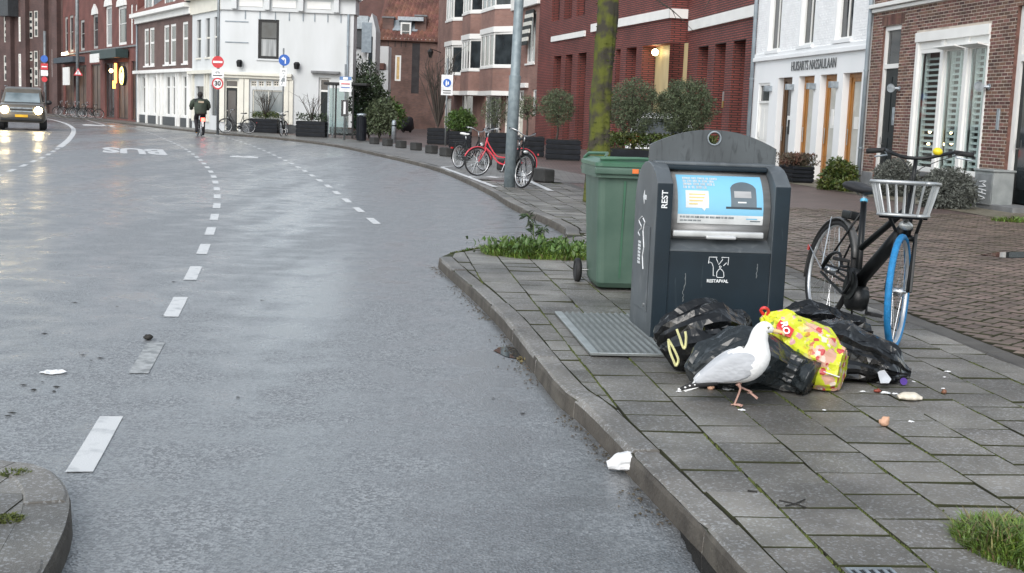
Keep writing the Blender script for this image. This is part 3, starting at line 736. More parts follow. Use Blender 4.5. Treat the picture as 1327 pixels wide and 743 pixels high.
m_bbrick = mat('brown_brick', (0.17, 0.085, 0.062), 0.8, col2=(0.1, 0.05, 0.042), scale=1.6, mixlo=0.3, mixhi=0.7, island=0.5, bump=0.5, bscale=60)
m_mortar = mat('pale_mortar', (0.48, 0.42, 0.36), 0.9, var=0.2, scale=3)
m_plinth = mat('grey_plinth', (0.17, 0.175, 0.18), 0.7, var=0.2, scale=3, bump=0.2)
m_ddoor = mat('dark_green_door', (0.007, 0.012, 0.014), 0.4, spec=.3, var=0.2, scale=3)
m_wood = mat('orange_wood', (0.34, 0.15, 0.035), 0.4, var=0.25, scale=3, stretch=(8, 8, 0.6))
m_dwood = mat('brown_wood', (0.1, 0.05, 0.02), 0.4, var=0.25, scale=3, stretch=(8, 8, 0.6))
m_zinc = mat('grey_pipe', (0.22, 0.26, 0.29), 0.5, var=0.15, scale=3)
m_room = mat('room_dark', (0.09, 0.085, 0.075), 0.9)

# ------------------------------------------------ brown brick house with the shuttered window
AR = math.atan2(-0.991, 0.134)
F1 = Fr(9.05, 23.6, AR)
xl = F1.X(1125.5, 120); xr = 3.2
h1 = F1.thing('brick_house', 'brown brick house with shuttered white window and grey plinth', 'house')
dl = (F1.X(1139, 120), F1.X(1162, 120), -0.1, F1.Z(1151, 34)); zplL = F1.Z(1128, 222); zplR = F1.Z(1288, 243.6); zpl = (zplL + zplR) / 2
win = F1.rect(1182, 1276.5, 38, 226); dr = (F1.X(1308, 140), F1.X(1308, 140) + 1.25, 0.0, F1.Z(1318, 8))
ops = [(dl[0], dl[1], -0.3, dl[3], 0.16), (win[0], win[1], win[2], win[3], 0.14), (dr[0], dr[1], -0.3, dr[3], 0.16)]
ztop = F1.Z(1180, -60)
O('wall', wallmesh(xl, xr, -0.3, ztop + 3, ops), [m_mortar, mat('reveal_brick', (.14, .07, .055), .85, var=.3, scale=9, bump=.4)], h1)
zc0, zc1 = F1.Z(1131, 18), F1.Z(1131, 8)
bops = [o[:4] for o in ops] + [(xl, xr, -1, zpl)] + [(xl, xr, zc0, zc1)]
stuff(O('bricks', bricks(xl, xr, 0.0, ztop + 0.4, bops, seed=2), m_bbrick, h1, fix=False))
# soldier course over the left door
mb = MB(); x = dl[0] - 0.1
while x < dl[1] + 0.1: mb.bx(x, x + .052, -0.008, .003, dl[3] + .02, dl[3] + .24); x += .064
O('soldier_course', mb, m_bbrick, h1)
mb = MB(); segs = [(xl, dl[0]), (dl[1], dr[0])]
for a, b in segs: mb.bx(a, b, -0.03, 0.0, -0.3, zpl)
O('plinth', mb, m_plinth, h1, bevel=0.006)
mb = MB(); mb.bx(xl, xr, -0.07, 0, zc0, zc0 + (zc1 - zc0) * .45); mb.bx(xl, xr, -0.15, 0, zc0 + (zc1 - zc0) * .5, zc1); O('cornice', mb, m_white, h1, bevel=0.01)
door(h1, (dl[0] - 0.0, dl[1], 0.05, dl[3]), 0.1, m_white, m_ddoor, 0.1, transom=F1.Z(1150, 86))
d2 = door(h1, (dr[0], dr[1], 0.12, dr[3]), 0.12, m_white, m_ddoor, 0.13, transom=F1.Z(1318, 75), glass=True)
B(h1, 'doorstep', m_plinth, (dr[0] - .15, dr[1] + .1, -0.5, 0.1, -0.1, 0.1), bevel=0.01); B(h1, 'doorstep', m_plinth, (dl[0], dl[1], -0.05, 0.15, -0.1, 0.04), bevel=0.01)
# window: frame, three lights, louvred shutters inside
wx0, wx1, wz0, wz1 = win; wf = MB(); m1, m2 = F1.X(1216, 130), F1.X(1247, 130)
zp = F1.Z(1200, 64)
wf.bx(wx0, wx1, -0.05, 0.05, wz1 - .2, wz1); wf.bx(wx0, wx0 + .13, -.02, .1, wz0, wz1 - .2); wf.bx(wx1 - .06, wx1, -.02, .1, wz0, wz1 - .2)
for m_ in (m1, m2): wf.bx(m_ - .075, m_ + .075, -.01, .1, wz0, wz1 - .2)
wf.bx(wx0 + .13, wx1 - .06, 0, .1, wz0, wz0 + .1)
fw_ = O('window', wf, m_white, h1, bevel=0.006)
B(fw_, 'sill', m_plinth, (wx0 - .05, wx1 + .05, -0.12, -.02, wz0 - .1, wz0 - .003), bevel=.006)
lights = [(wx0 + .13, m1 - .075), (m1 + .075, m2 - .075), (m2 + .075, wx1 - .06)]
slat_me = None
m_shut = mat('shutter_white', (0.62, 0.64, 0.62), 0.5, var=0.08, scale=3)
for k, (a, b) in enumerate(lights):
    B(fw_, 'upper_panel', m_white, (a, b, .03, .06, zp, wz1 - .2), bevel=.004)
    if k: mb = MB(); mb.prism([(a - .02, 0), (b + .02, 0), (b + .02, .03), (a - .02, .03)], -.24, .03, 'y'); o = O('top_vent', mb, m_white, fw_); o.location.z = zp - .06; o.rotation_euler.x = rad(-10)
    mb = MB(); a2, b2 = a + .002, b - .002
    mb.bx(a2, a2 + .06, .03, .09, wz0 + .1, zp); mb.bx(b2 - .06, b2, .03, .09, wz0 + .1, zp); mb.bx(a2, b2, .031, .089, zp - .08, zp - .003); sa = O('sash', mb, m_white, fw_)
    B(fw_, 'pane', m_glass, (a + .06, b - .06, .055, .061, wz0 + .1, zp - .08))
    z = wz0 + .18
    while z < zp - .15:
        if slat_me is None: mb = MB(); mb.add([(0, -.03, -.022), (1, -.03, -.022), (1, .03, .022), (0, .03, .022), (0, -.03, -.014), (1, -.03, -.014), (1, .03, .03), (0, .03, .03)], [(0, 3, 2, 1), (4, 5, 6, 7), (0, 1, 5, 4), (1, 2, 6, 5), (2, 3, 7, 6), (3, 0, 4, 7)]); slat_me = mb.mesh('slat'); fixn(slat_me); slat_me.materials.append(m_shut)
        o = O('slat', slat_me, m_shut, fw_, fix=False); o.location = (a + .05, .2, z); o.scale = (b - a - .1, 1, 1); z += .115
    mb = MB(); mid = (a + b) / 2; mb.bx(a + .03, a + .07, .16, .24, wz0, zp); mb.bx(b - .07, b - .03, .16, .24, wz0, zp)
    if k: mb.bx(mid - .03, mid + .03, .16, .24, wz0, zp)
    O('shutter_stile', mb, m_shut, fw_)
m_candle = mat('warm_bulb', (1, .8, .5), .5, emis=(1, .72, .38), estr=6)
for (px_, py_) in ((1203, 187), (1222, 187), (1233, 186), (1205, 171), (1232, 172)):
    x_, z_ = F1.px(px_, py_, .35); mb = MB(); mb.ball((x_, .35, z_), .035, 8, 6); O('lamp_bulb', mb, m_candle, fw_)
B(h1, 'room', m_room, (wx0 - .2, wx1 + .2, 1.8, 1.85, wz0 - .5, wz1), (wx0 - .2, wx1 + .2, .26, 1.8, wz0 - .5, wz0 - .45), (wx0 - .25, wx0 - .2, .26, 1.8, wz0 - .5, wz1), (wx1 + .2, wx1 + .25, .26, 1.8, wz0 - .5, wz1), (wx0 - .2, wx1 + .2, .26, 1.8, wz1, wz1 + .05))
for (px_, py_) in ((1163.5, 115), (1279, 113)):
    x_, z_ = F1.px(px_, py_); mb = MB(); mb.tube([(x_ - .1, -.12, z_ + .02), (x_ + .09, -.2, z_ - .01)], [.085, .085], 12); lo = O('wall_lamp', mb, m_galv, h1, smooth=False)
    mb = MB(); mb.tube([(x_ + .02, -.12, z_), (x_ + .1, 0, z_)], .03, 8); mb.lathe([(.06, 0), (.06, .02)], 10, Matrix.Translation((x_ + .1, 0, z_)) @ Matrix.Rotation(rad(90), 4, 'X')); O('lamp_bracket', mb, m_galv, lo)
for (px_, py_) in ((1158.5, 151), (1294.5, 155)):
    x_, z_ = F1.px(px_, py_); B(h1, 'intercom', m_galv, (x_ - .05, x_ + .05, -.035, 0, z_ - .2, z_ + .2), bevel=.01)
downpipe(h1, xl - 0.06, 0.0, ztop + 1, m_zinc, r=.05)

# ------------------------------------------------ white doctor's house
F2 = Fr(*F1.w(xl - 0.12, 0, 0).xy, AR)
h2 = F2.thing('white_house', 'white painted house with orange wooden doors and dark lettering over them', 'house')
x0, x1 = F2.X(976, 120), 0.0
zl = F2.Z(1049, 70)
upw = [F2.rect(998, 1013.5, -45, 65), F2.rect(1039, 1057, -52, 58), F2.rect(1085.5, 1107.5, -60, 50.5)]
dops = [F2.rect(979.5, 994, 103, 236), F2.rect(1004.5, 1022.5, 101, 236), F2.rect(1031, 1051, 99, 236), F2.rect(1058.5, 1080, 97.5, 236), F2.rect(1088, 1112, 95.5, 236)]
dt = F2.Z(1046, 98.5)
dops = [(a, b, -0.3, dt - (0.12 if i == 0 else 0)) for i, (a, b, c, d) in enumerate(dops)]
ops = [(*o, .18) for o in upw] + [(*o, .32 if i else .12) for i, o in enumerate(dops)]
O('wall', wallmesh(x0, x1, -.3, zl, [o for o in ops if o[3] < zl]), m_stucco, h2)
m_wbrick = mat('white_painted_brick', (0.8, 0.81, 0.82), 0.6, var=0.05, scale=3, bump=0.2, bscale=40, island=0.03)
up = wallmesh(x0, x1, zl, zl + 6.2, [o for o in ops if o[3] > zl])
O('upper_wall', up, m_stucco, h2)
stuff(O('painted_bricks', bricks(x0, x1, zl + .15, zl + 4.0, [(o[0] - .12, o[1] + .12, o[2] - .12, o[3]) for o in upw], proud=.005, seed=4), m_wbrick, h2, fix=False))
B(h2, 'ledge', m_stucco, (x0, x1 + .02, -.09, -.0, zl - .06, zl + .05), (x0, x1 + .02, -.05, 0, zl + .05, zl + .16), bevel=.01)
for o in upw: window(h2, o, .14, m_white, m_wglass, nv=1, nh=0, fw=.07, sill=m_stucco)
for a, b in zip([x0] + [o[1] for o in dops], [o[0] for o in dops] + [x1]): B(h2, 'plinth', mat('slate_plinth', (0.1, 0.115, 0.13), 0.5, var=.2, scale=4), (a, b, -.025, 0, -.3, .38), bevel=.006)
door(h2, (dops[0][0], dops[0][1], 0.0, dops[0][3]), .08, m_white, m_white, .07, transom=dops[0][3] - .55)
m_frost = mat('frosted_glass', (0.46, 0.46, 0.42), 0.3, var=.15, scale=2)
for i, o in enumerate(dops[1:]):
    fm = m_dwood if i == 0 else m_wood; a, b, c, d = o
    mb = MB(); mb.bx(a, a + .12, .17, .31, 0, d); mb.bx(b - .08, b, .17, .31, 0, d); mb.bx(a + .12, b - .08, .17, .31, d - .1, d); fo_ = O('door_frame', mb, fm, h2)
    mb = MB(); mb.bx(a + .12, a + .22, .2, .26, 0, d - .1); mb.bx(b - .16, b - .08, .2, .26, 0, d - .1); mb.bx(a + .22, b - .16, .2, .26, 0, .2); mb.bx(a + .22, b - .16, .2, .26, d - .2, d - .1); dd = O('door', mb, fm, h2)
    B(dd, 'pane', m_wglass if i == 0 else m_frost, (a + .22, b - .16, .225, .24, .2, d - .2))
    if i != 1: B(dd, 'notice', m_white, (a + .36, a + .6, .21, .224, 1.35, 1.65))
    mb = MB(); mb.tube([(a + .18, .14, .95), (a + .18, .14, 1.35)], .014, 6); O('handle', mb, m_steel, dd)
for px_, py_ in ((996, 115), (1024, 113), (1052, 112), (1081, 110)):
    x_, z_ = F2.px(px_, py_, -.08); B(h2, 'wall_lamp', m_galv, (x_ - .09, x_ + .09, -.2, 0, z_ - .08, z_ + .08), bevel=.008)
for px_, py_ in ((1022, 165), (1079, 152)):
    x_, z_ = F2.px(px_, py_); B(h2, 'name_plate', m_white if px_ > 1050 else m_black, (x_ - .07, x_ + .07, -.015, 0, z_ - .2, z_ + .2))
tx0, tz = F2.px(1026.5, 88.5); tx1, _ = F2.px(1084.5, 81); tz1 = F2.Z(1055, 84.5)
me = textmesh('HUISARTS NASSAULAAN', 1.0, 0.0, bold=0.0); xs = [v.co.x for v in me.vertices]; sx = (tx1 - tx0) / (max(xs) - min(xs))
me.transform(frame3(((tx0 + tx1) / 2, -.03, tz1), (sx, 0, 0), (0, 0, .26 / .72), (0, -1, 0))); me.materials.clear()
mtx = mat('sign_letters', (0.07, 0.075, 0.08), .4); me.materials.append(mtx); lt = O('lettering', me, mtx, h2, fix=False); sm = lt.modifiers.new('s', 'SOLIDIFY'); sm.thickness = .012; sm.offset = -1
downpipe(h2, x0 + .02, 0, zl + 6, m_zinc, r=.06, y=-.08)

# ------------------------------------------------ dark red brick building, right wing then the long wing
m_rbrick = brickmat('dark_red_brick', (0.25, 0.058, 0.045), (0.19, 0.045, 0.038), (0.045, 0.02, 0.018), 0.42, 0.078, 0.022, 0.7, 0.9)
F3 = Fr(*F2.w(x0 - .08, .05, 0).xy, AR)
h3 = F3.thing('red_brick_building', 'dark red brick building with white bands, tall slots and lit lobby', 'building')
ax0 = F3.X(891.5, 60); ax1 = 0.0
slots = [F3.rect(901, 914, 60.5, 205), F3.rect(922.5, 936.5, 57, 205), F3.rect(946, 962, 52, 205)]
slots = [(a, b, .0, F3.Z(932, 57)) for a, b, c, d in slots]
O('wall', wallmesh(ax0 - .5, ax1, -.3, 11, [(*s, .55) for s in slots]), m_rbrick, h3)
for s in slots:
    B(h3, 'recess', m_rbrick, (s[0], s[1], .551, .6, s[2], s[3]))
zb0, zb1 = F3.Z(934, 32), F3.Z(934, 18)
B(h3, 'white_band', m_white, (ax0 + .25, ax1, -.1, .0, zb0, zb1), bevel=.01)
x_, z_ = F3.px(938, 125); B(h3, 'door_bell', m_steel, (x_ - .05, x_ + .05, -.03, 0, z_ - .15, z_ + .15)); x_, z_ = F3.px(937, 135); B(h3, 'name_plate', mat('brass', (.5, .38, .12), .3, metal=1), (x_ - .05, x_ + .05, -.03, 0, z_ - .12, z_ + .12))
# long wing stands a little forward and turns away
c_ = F3.w(ax0 - .25, -.6, 0)
A3 = math.atan2(-0.970, 0.242)
F4 = Fr(c_.x, c_.y, A3)
def inh3(o): return o
def sub(name, F, parent, builder):
    """a wing of the building, set in its own direction"""
    mb = MB(); mb.T = Matrix.Translation(F.o - parent.location) if False else (Matrix.Rotation(-parent.rotation_euler[2], 4, 'Z') @ Matrix.Translation(F.o - Vector(parent.location)) @ Matrix.Rotation(F.a, 4, 'Z'))
    builder(mb); return mb
lz = F4.Z(840, 59)
s4 = [F4.rect(795, 801, 64, 205), F4.rect(808.5, 821.5, 61, 205), F4.rect(829, 869, 57, 205), F4.rect(715, 724.5, 72, 205), F4.rect(730, 739, 71, 205), F4.rect(746, 757, 70, 205)]
s4 = [(a, b, 0.0, lz if i < 3 else F4.Z(737, 71)) for i, (a, b, c, d) in enumerate(s4)]
u4 = [F4.rect(716, 726, -30, 27), F4.rect(732, 742, -30, 24), F4.rect(748, 759, -30, 20)]
xe = F4.X(696, 100)
def _w(mb): wallmesh(xe, 0.0, -.3, 13, [(*s, .7 if i != 2 else .55) for i, s in enumerate(s4)] + [(*u, .35) for u in u4], mb=mb)
O('wing_wall', sub('w', F4, h3, _w), m_rbrick, h3)
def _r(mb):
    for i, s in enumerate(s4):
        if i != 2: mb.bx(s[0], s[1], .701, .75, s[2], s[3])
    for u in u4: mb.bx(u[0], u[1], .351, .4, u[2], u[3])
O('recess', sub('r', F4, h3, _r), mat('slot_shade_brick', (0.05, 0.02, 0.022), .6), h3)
za, zb = F4.Z(840, 29), F4.Z(840, 17.5); zc, zd = F4.Z(737, 51), F4.Z(737, 44)
bx_ = F4.X(771, 40)
def _b(mb): mb.bx(F4.X(768, 40), .06, -.1, 0, za, zb); mb.bx(0.0, .1, -.1, .8, za, zb)
O('white_band', sub('b', F4, h3, _b), m_white, h3)
def _b2(mb): mb.bx(F4.X(716, 47), F4.X(759, 47), -.08, 0, zc, zd)
O('white_band', sub('b', F4, h3, _b2), m_white, h3)
a, b = s4[2][0], s4[2][1]
def _l(mb): mb.bx(a + .02, b, .551, .6, 0, lz)
m_lobby = mat('lobby_glass', (0.3, 0.26, 0.16), .5, col2=(.16, .14, .1), scale=1.2, emis=(.9, .68, .3), estr=.12, stretch=(2, 2, .4))
O('lobby_glazing', sub('l', F4, h3, _l), m_lobby, h3)
def _l2(mb):
    x_, z_ = F4.px(849, 68, .3); mb.ball((x_, .3, z_), .13, 12, 8)
O('lobby_lamp', sub('l', F4, h3, _l2), mat('lamp_globe', (1, .8, .5), .4, emis=(1, .78, .4), estr=9), h3)

# ------------------------------------------------ pinkish brick houses with bays
m_pbrick = brickmat('pink_brick', (0.25, 0.125, 0.1), (0.19, 0.09, 0.075), (0.26, 0.2, 0.17), 0.22, 0.065, 0.01, 0.8, 0.3)
c_ = F4.w(xe - .02, 0.1, 0)
F5 = Fr(c_.x, c_.y, A3)
h5 = F5.thing('brick_row_house', 'pinkish brick house with striped awnings beside white gutter pipe', 'house')
e5 = F5.X(650.5, 100)
w5 = [F5.rect(656, 665.5, 16, 85), F5.rect(683, 694, 16, 82)]
g5 = [F5.rect(654, 661, 117, 182), F5.rect(671, 678, 117, 182), F5.rect(689.5, 696, 116, 150)]
O('wall', wallmesh(e5, 0, -.3, 12, [(*w, .15) for w in w5 + g5]), m_pbrick, h5)
for w in w5: window(h5, w, .1, m_white, m_lglass, nv=1, fw=.1, sill=m_white)
for w in g5[:2]: door(h5, (w[0], w[1], 0, w[3]), .1, m_white, m_cream, .1, transom=w[3] - .5)
window(h5, g5[2], .1, m_white, m_lglass, fw=.08)
B(h5, 'cornice', m_white, (e5, 0, -.25, 0, F5.Z(675, 13), F5.Z(675, -6)), bevel=.03)
B(h5, 'canopy_board', m_white, (F5.X(647.5, 112), F5.X(685, 112), -.2, 0, F5.Z(665, 115), F5.Z(665, 109)), bevel=.02)
m_str = mat('awning_white', (.6, .6, .55), .8); m_stb = mat('awning_dark', (.03, .035, .035), .8)
for w in w5:
    for i in range(9):
        z1_ = w[3] + .1 - i * .2
        B(h5, 'awning_strip', m_str if i % 2 else m_stb, (w[0] - .05, w[1] + .05 - .3, -.12 - i * .035, -.06 - i * .035, z1_ - .2, z1_))
downpipe(h5, e5 + .05, 0, 12, m_white, r=.07)
F6 = Fr(*F5.w(e5, 0, 0).xy, A3)
h6 = F6.thing('bay_window_house', 'pinkish brick house with stacked white bay windows', 'house')
e6 = F6.X(566, 100)
gz = [F6.rect(628, 646, 124, 184), F6.rect(597, 612, 122, 184), F6.rect(575, 584, 128, 184)]
O('wall', wallmesh(e6, 0, -.3, 13, [(*g, .15) for g in gz]), m_pbrick, h6)
for g in gz: window(h6, g, .1, m_white, [m_lglass, m_wglass], nv=2, fw=.1)
for (pl, pr, tops) in ((616, 646.5, (88, 44, 14, -40)), (594, 612.5, (92, 52, 19, -36)), (573, 589.5, (97, 60, 28, -30))):
    o6 = -.9; a, b = F6.X(pl, 70, o6), F6.X(pr, 70, o6); xm = (pl + pr) / 2
    z1_, z2_, z3_, z4_ = [F6.Z(xm, t, o6) for t in tops]; zb_ = F6.Z(xm, 118, o6)
    s_ = (b - a) * .22
    def hexa(d=0.0): return [(a - d, 0.0), (a + s_ - d, o6 - d), (b - s_ + d, o6 - d), (b + d, 0.0)]
    bay = O('bay', MB().prism(hexa(), zb_, z1_, 'z'), m_pbrick, h6); O('bay_upper', MB().prism(hexa(), z2_, z3_, 'z'), m_pbrick, bay); O('bay_top', MB().prism(hexa(), z4_, z4_ + 1.5, 'z'), m_pbrick, bay)
    mb = MB(); mb.prism(hexa(.06), zb_ - .25, zb_, 'z'); mb.prism(hexa(.05), z2_, z2_ + .3, 'z'); mb.prism(hexa(.04), z1_ - .05, z1_ + .05, 'z'); mb.prism(hexa(.04), z3_ - .05, z3_ + .08, 'z'); O('bay_trim', mb, m_white, bay)
    for (za_, zb2) in ((z1_ + .05, z2_), (z3_ + .08, z4_)):
        hx = hexa(-.05)
        for i in range(3):
            p, q = Vector((*hx[i], 0)), Vector((*hx[i + 1], 0)); L_ = (q - p).length; d = (q - p) / L_; nrm = Vector((-d.y, d.x, 0))
            mb = MB(); mb.T = frame3((p.x, p.y, 0), d, nrm, (0, 0, 1)); n = 3 if i == 1 else 1
            for k in range(n + 1):
                xx = L_ * k / n; mb.bx(max(0, xx - .06), min(L_, xx + .06), -.04, .04, za_, zb2)
            mb.bx(0, L_, -.035, .035, za_, za_ + .1); mb.bx(0, L_, -.035, .035, zb2 - .12, zb2); fr_ = O('bay_window', mb, m_white, bay)
            for k in range(n):
                mb2 = MB(); mb2.T = mb.T; mb2.bx(L_ * k / n + .06, L_ * (k + 1) / n - .06, .0, .012, za_ + .1, zb2 - .12); O('pane', mb2, m_lglass if i == 0 or (i == 1 and k < 2 and pl != 616) else m_wglass, fr_)

# ------------------------------------------------ house closing the alley, orange tiled roof
F7 = Fr(-6.5, 104.0, 0)
h7 = F7.thing('tiled_roof_house', 'old brown brick house under orange pantile roof closing the alley', 'house')
m_obrick = brickmat('old_brick', (0.165, 0.088, 0.072), (0.115, 0.066, 0.06), (0.12, 0.09, 0.075), 0.22, 0.065, 0.01, 0.85, 0.3, 0.4)
xa, xb = F7.X(486, 60), F7.X(566, 60); ze = F7.Z(527, 52.5)
wn7 = [F7.rect(499, 506, 72, 83), F7.rect(512, 519.5, 72, 105)]
O('wall', wallmesh(xa, xb + 6, -.3, ze, [(*w, .12) for w in wn7]), m_obrick, h7)
window(h7, wn7[0], .08, m_white, m_wglass, fw=.1); window(h7, wn7[1], .04, m_white, mat('yellow_shutter', (.55, .38, .17), .6), fw=.12)
B(h7, 'gutter', m_white, (xa + .3, xb - .2, -.25, 0, ze - .05, ze + .12))
for px_ in (503, 512, 520, 526): x_ = F7.X(px_, 60); B(h7, 'wall_anchor', m_black, (x_ - .03, x_ + .03, -.03, 0, ze - .55, ze - .1))
B(h7, 'dark_repair', mat('sooty_brick', (.035, .032, .034), .9, var=.3, scale=2), (F7.X(534, 70), F7.X(544, 70), -.01, 0, ze - 4.2, ze - .2))
m_rtile = mat('roof_pantile', (0.2, 0.085, 0.06), 0.7, col2=(0.12, 0.055, 0.042), scale=0.5, mixlo=.35, mixhi=.62, island=0.25)
mb = MB(); pit = math.atan2(1.05, 1); dy, dz = math.cos(pit) * .34, math.sin(pit) * .34
for k in range(34):
    y_, z_ = -.3 + k * dy, ze + .05 + k * dz; xs_ = xa + .15 * k * .34
    while xs_ < xb + 6:
        mb.add([(xs_, y_, z_), (xs_ + .33, y_, z_), (xs_ + .33, y_ + dy * 1.1, z_ + dz * 1.1 - .05), (xs_, y_ + dy * 1.1, z_ + dz * 1.1 - .05), (xs_ + .16, y_ - .02, z_ + .1), (xs_ + .16, y_ + dy * 1.1, z_ + dz * 1.1 + .05), (xs_, y_, z_ - .1), (xs_ + .33, y_, z_ - .1)], [(0, 4, 5, 3), (4, 1, 2, 5), (6, 7, 1, 4, 0)]); xs_ += .34
rf = O('roof', MB().quad((xa, -.3, ze), (xb + 6, -.3, ze), (xb + 6, 12, ze + 12.6), (xa + 1.5, 12, ze + 12.6)), m_rtile, h7)
stuff(O('pantiles', mb, m_rtile, rf, fix=False))
for px_, py_, w_ in ((503, 40, .9), (545, 38, .9)):
    x_, z_ = F7.px(px_, py_, .6); B(h7, 'chimney', m_obrick, (x_ - w_ / 2, x_ + w_ / 2, .4, 1.3, ze, z_ + 1.0)); B(h7, 'chimney_cap', m_plinth, (x_ - w_ / 2 - .06, x_ + w_ / 2 + .06, .34, 1.36, z_ + 1.0, z_ + 1.12))
x_, z_ = F7.px(526, 41, .3); mb = MB(); mb.bx(x_ - .45, x_ + .45, .2, 2.6, ze, z_ + .85); mb2 = O('dormer', mb, m_zinc, h7)
window(mb2, (x_ - .42, x_ + .42, ze + .02, z_ + .7), .15, m_white, m_wglass, nh=1, fw=.12); B(mb2, 'dormer_roof', mat('lead_roof', (.4, .44, .47), .5), (x_ - .65, x_ + 1.4, .0, 2.6, z_ + .85, z_ + 1.15))
for px_ in (515, 536):
    x_, z_ = F7.px(px_, 40, .8); o = B(h7, 'skylight', mat('skylight_glass', (.3, .34, .37), .1), (-.35, .35, -.6, .6, 0, .1)); o.location = (x_, .75, ze + 1.15); o.rotation_euler.x = pit
# brick block farther back
F8 = Fr(-12, 128, 0); h8 = F8.thing('distant_brick_block', 'plain red brown brick block behind the tiled roof', 'building')
O('wall', wallmesh(F8.X(452, 20), F8.X(580, 20), -.3, 24, [(F8.X(462, 5), F8.X(470, 5), 12, 14.5)]), brickmat('block_brick', (.16, .07, .06), (.13, .06, .055), (.1, .07, .06), .25, .07), h8); window(h8, (F8.X(462, 5), F8.X(470, 5), 12, 14.5), .1)

# ------------------------------------------------ white corner house
m_stucco = mat('weathered_stucco', (0.62, 0.64, 0.65), 0.75, col2=(0.52, 0.54, 0.54), scale=1.1, mixlo=0.3, mixhi=0.75, bump=0.2, bscale=25, stretch=(1, 1, .25))
F9 = Fr(-15.1, 66.0, 0)
h9 = F9.thing('white_corner_house', 'white plastered corner house with shopfront and black framed upper window', 'house')
m_shopglass = mat('shop_glass', (.17, .2, .21), .1, col2=(.3, .33, .33), scale=1.2, spec=.6, stretch=(2, 2, .5))
xw0, xw1 = F9.X(286, 100), F9.X(457, 100)
uw = F9.rect(334.5, 361.5, 25.5, 76.5); sh = F9.rect(327, 368.5, 117, 152); dd_ = F9.rect(291, 309, 103, 164); rd = F9.rect(412.5, 428, 101, 168)
tr = [F9.rect(325.5 + 9.6 * i, 332.5 + 9.6 * i, 105, 112) for i in range(4)]
O('wall', wallmesh(xw0, xw1, -.3, F9.Z(370, 16), [(*uw, .15), (*sh, .15), (dd_[0], dd_[1], -.3, dd_[3], .2), (rd[0], rd[1], -.3, rd[3], .25)] + [(*t, .12) for t in tr], back=1.3), m_stucco, h9)
window(h9, uw, .1, m_black, [m_lglass, m_wglass], nh=1, fw=.14, hfr=[.52], sill=m_stucco); window(h9, sh, .1, m_cream, m_shopglass, nv=1, fw=.06)
for t in tr: window(h9, t, .08, m_cream, m_wglass, nv=1, nh=1, fw=.04, bar=.03, name='transom_window')
door(h9, (dd_[0], dd_[1], 0.05, dd_[3]), .12, m_cream, m_ddoor, .08, transom=F9.Z(300, 113), glass=True); door(h9, (rd[0], rd[1], .05, rd[3]), .2, m_white, m_ddoor, .1, transom=F9.Z(420, 118))
zq = F9.Z(340, 97); B(h9, 'shop_cornice', m_cream, (xw0, F9.X(379, 98), -.3, 0, zq - .08, zq + .08), (xw0, F9.X(379, 98), -.18, 0, zq - .22, zq - .08), bevel=.02)
for px_ in (288, 313, 320, 372, 377): x_ = F9.X(px_, 130); B(h9, 'pilaster', m_cream, (x_ - .12, x_ + .12, -.1, 0, .45, zq - .22), bevel=.01)
B(h9, 'door_canopy', m_plinth, (F9.X(404, 94), F9.X(441, 94), -.3, 0, F9.Z(422, 96), F9.Z(422, 92.5)), bevel=.02)
B(h9, 'plinth', mat('dark_plinth', (.055, .06, .065), .6), (F9.X(312, 160), rd[0], -.05, 0, -.3, .42), (rd[1], xw1, -.05, 0, -.3, .42))
zc_ = F9.Z(370, 16); mb = MB(); mb.bx(xw0 - .1, xw1 + .1, -.12, 1.3, zc_ + .003, zc_ + .75); mb.bx(xw0 - .2, xw1 + .2, -.45, 1.3, zc_ + .75, zc_ + 1.05); co = O('cornice', mb, m_stucco, h9, bevel=.02)
for px_ in (305, 347.5, 391, 437):
    x_ = F9.X(px_, 8); B(co, 'cornice_bracket', m_stucco, (x_ - .14, x_ + .14, -.34, -.12, zc_ + .05, zc_ + .75), bevel=.03)
for px_ in (326, 369, 414): x_ = F9.X(px_, 8); B(co, 'cornice_panel', m_white, (x_ - .6, x_ + .6, -.15, -.12, zc_ + .2, zc_ + .58), bevel=.015)
for px_ in (318, 337, 357, 375, 393, 408, 425, 442): x_ = F9.X(px_, 20); B(h9, 'wall_anchor', m_zinc, (x_ - .025, x_ + .025, -.03, 0, zc_ - .42, zc_ - .02))
for py_ in (27.5, 54.5): x_, z_ = F9.px(292, py_); x2 = F9.X(322, py_); B(h9, 'wall_moulding', m_zinc, (x_, x2, -.03, 0, z_ - .025, z_ + .025))
for px_, py_ in ((311.5, 83), (385.5, 86)):
    x_, z_ = F9.px(px_, py_); mb = MB(); mb.lathe([(.13, -.16), (.17, .1), (.1, .2)], 10, Matrix.Translation((x_, -.22, z_))); mb.bx(x_ - .03, x_ + .03, -.22, 0, z_ + .05, z_ + .12); O('wall_lamp', mb, m_black, h9)
downpipe(h9, F9.X(451, 60), 0, zc_, m_zinc, r=.06)
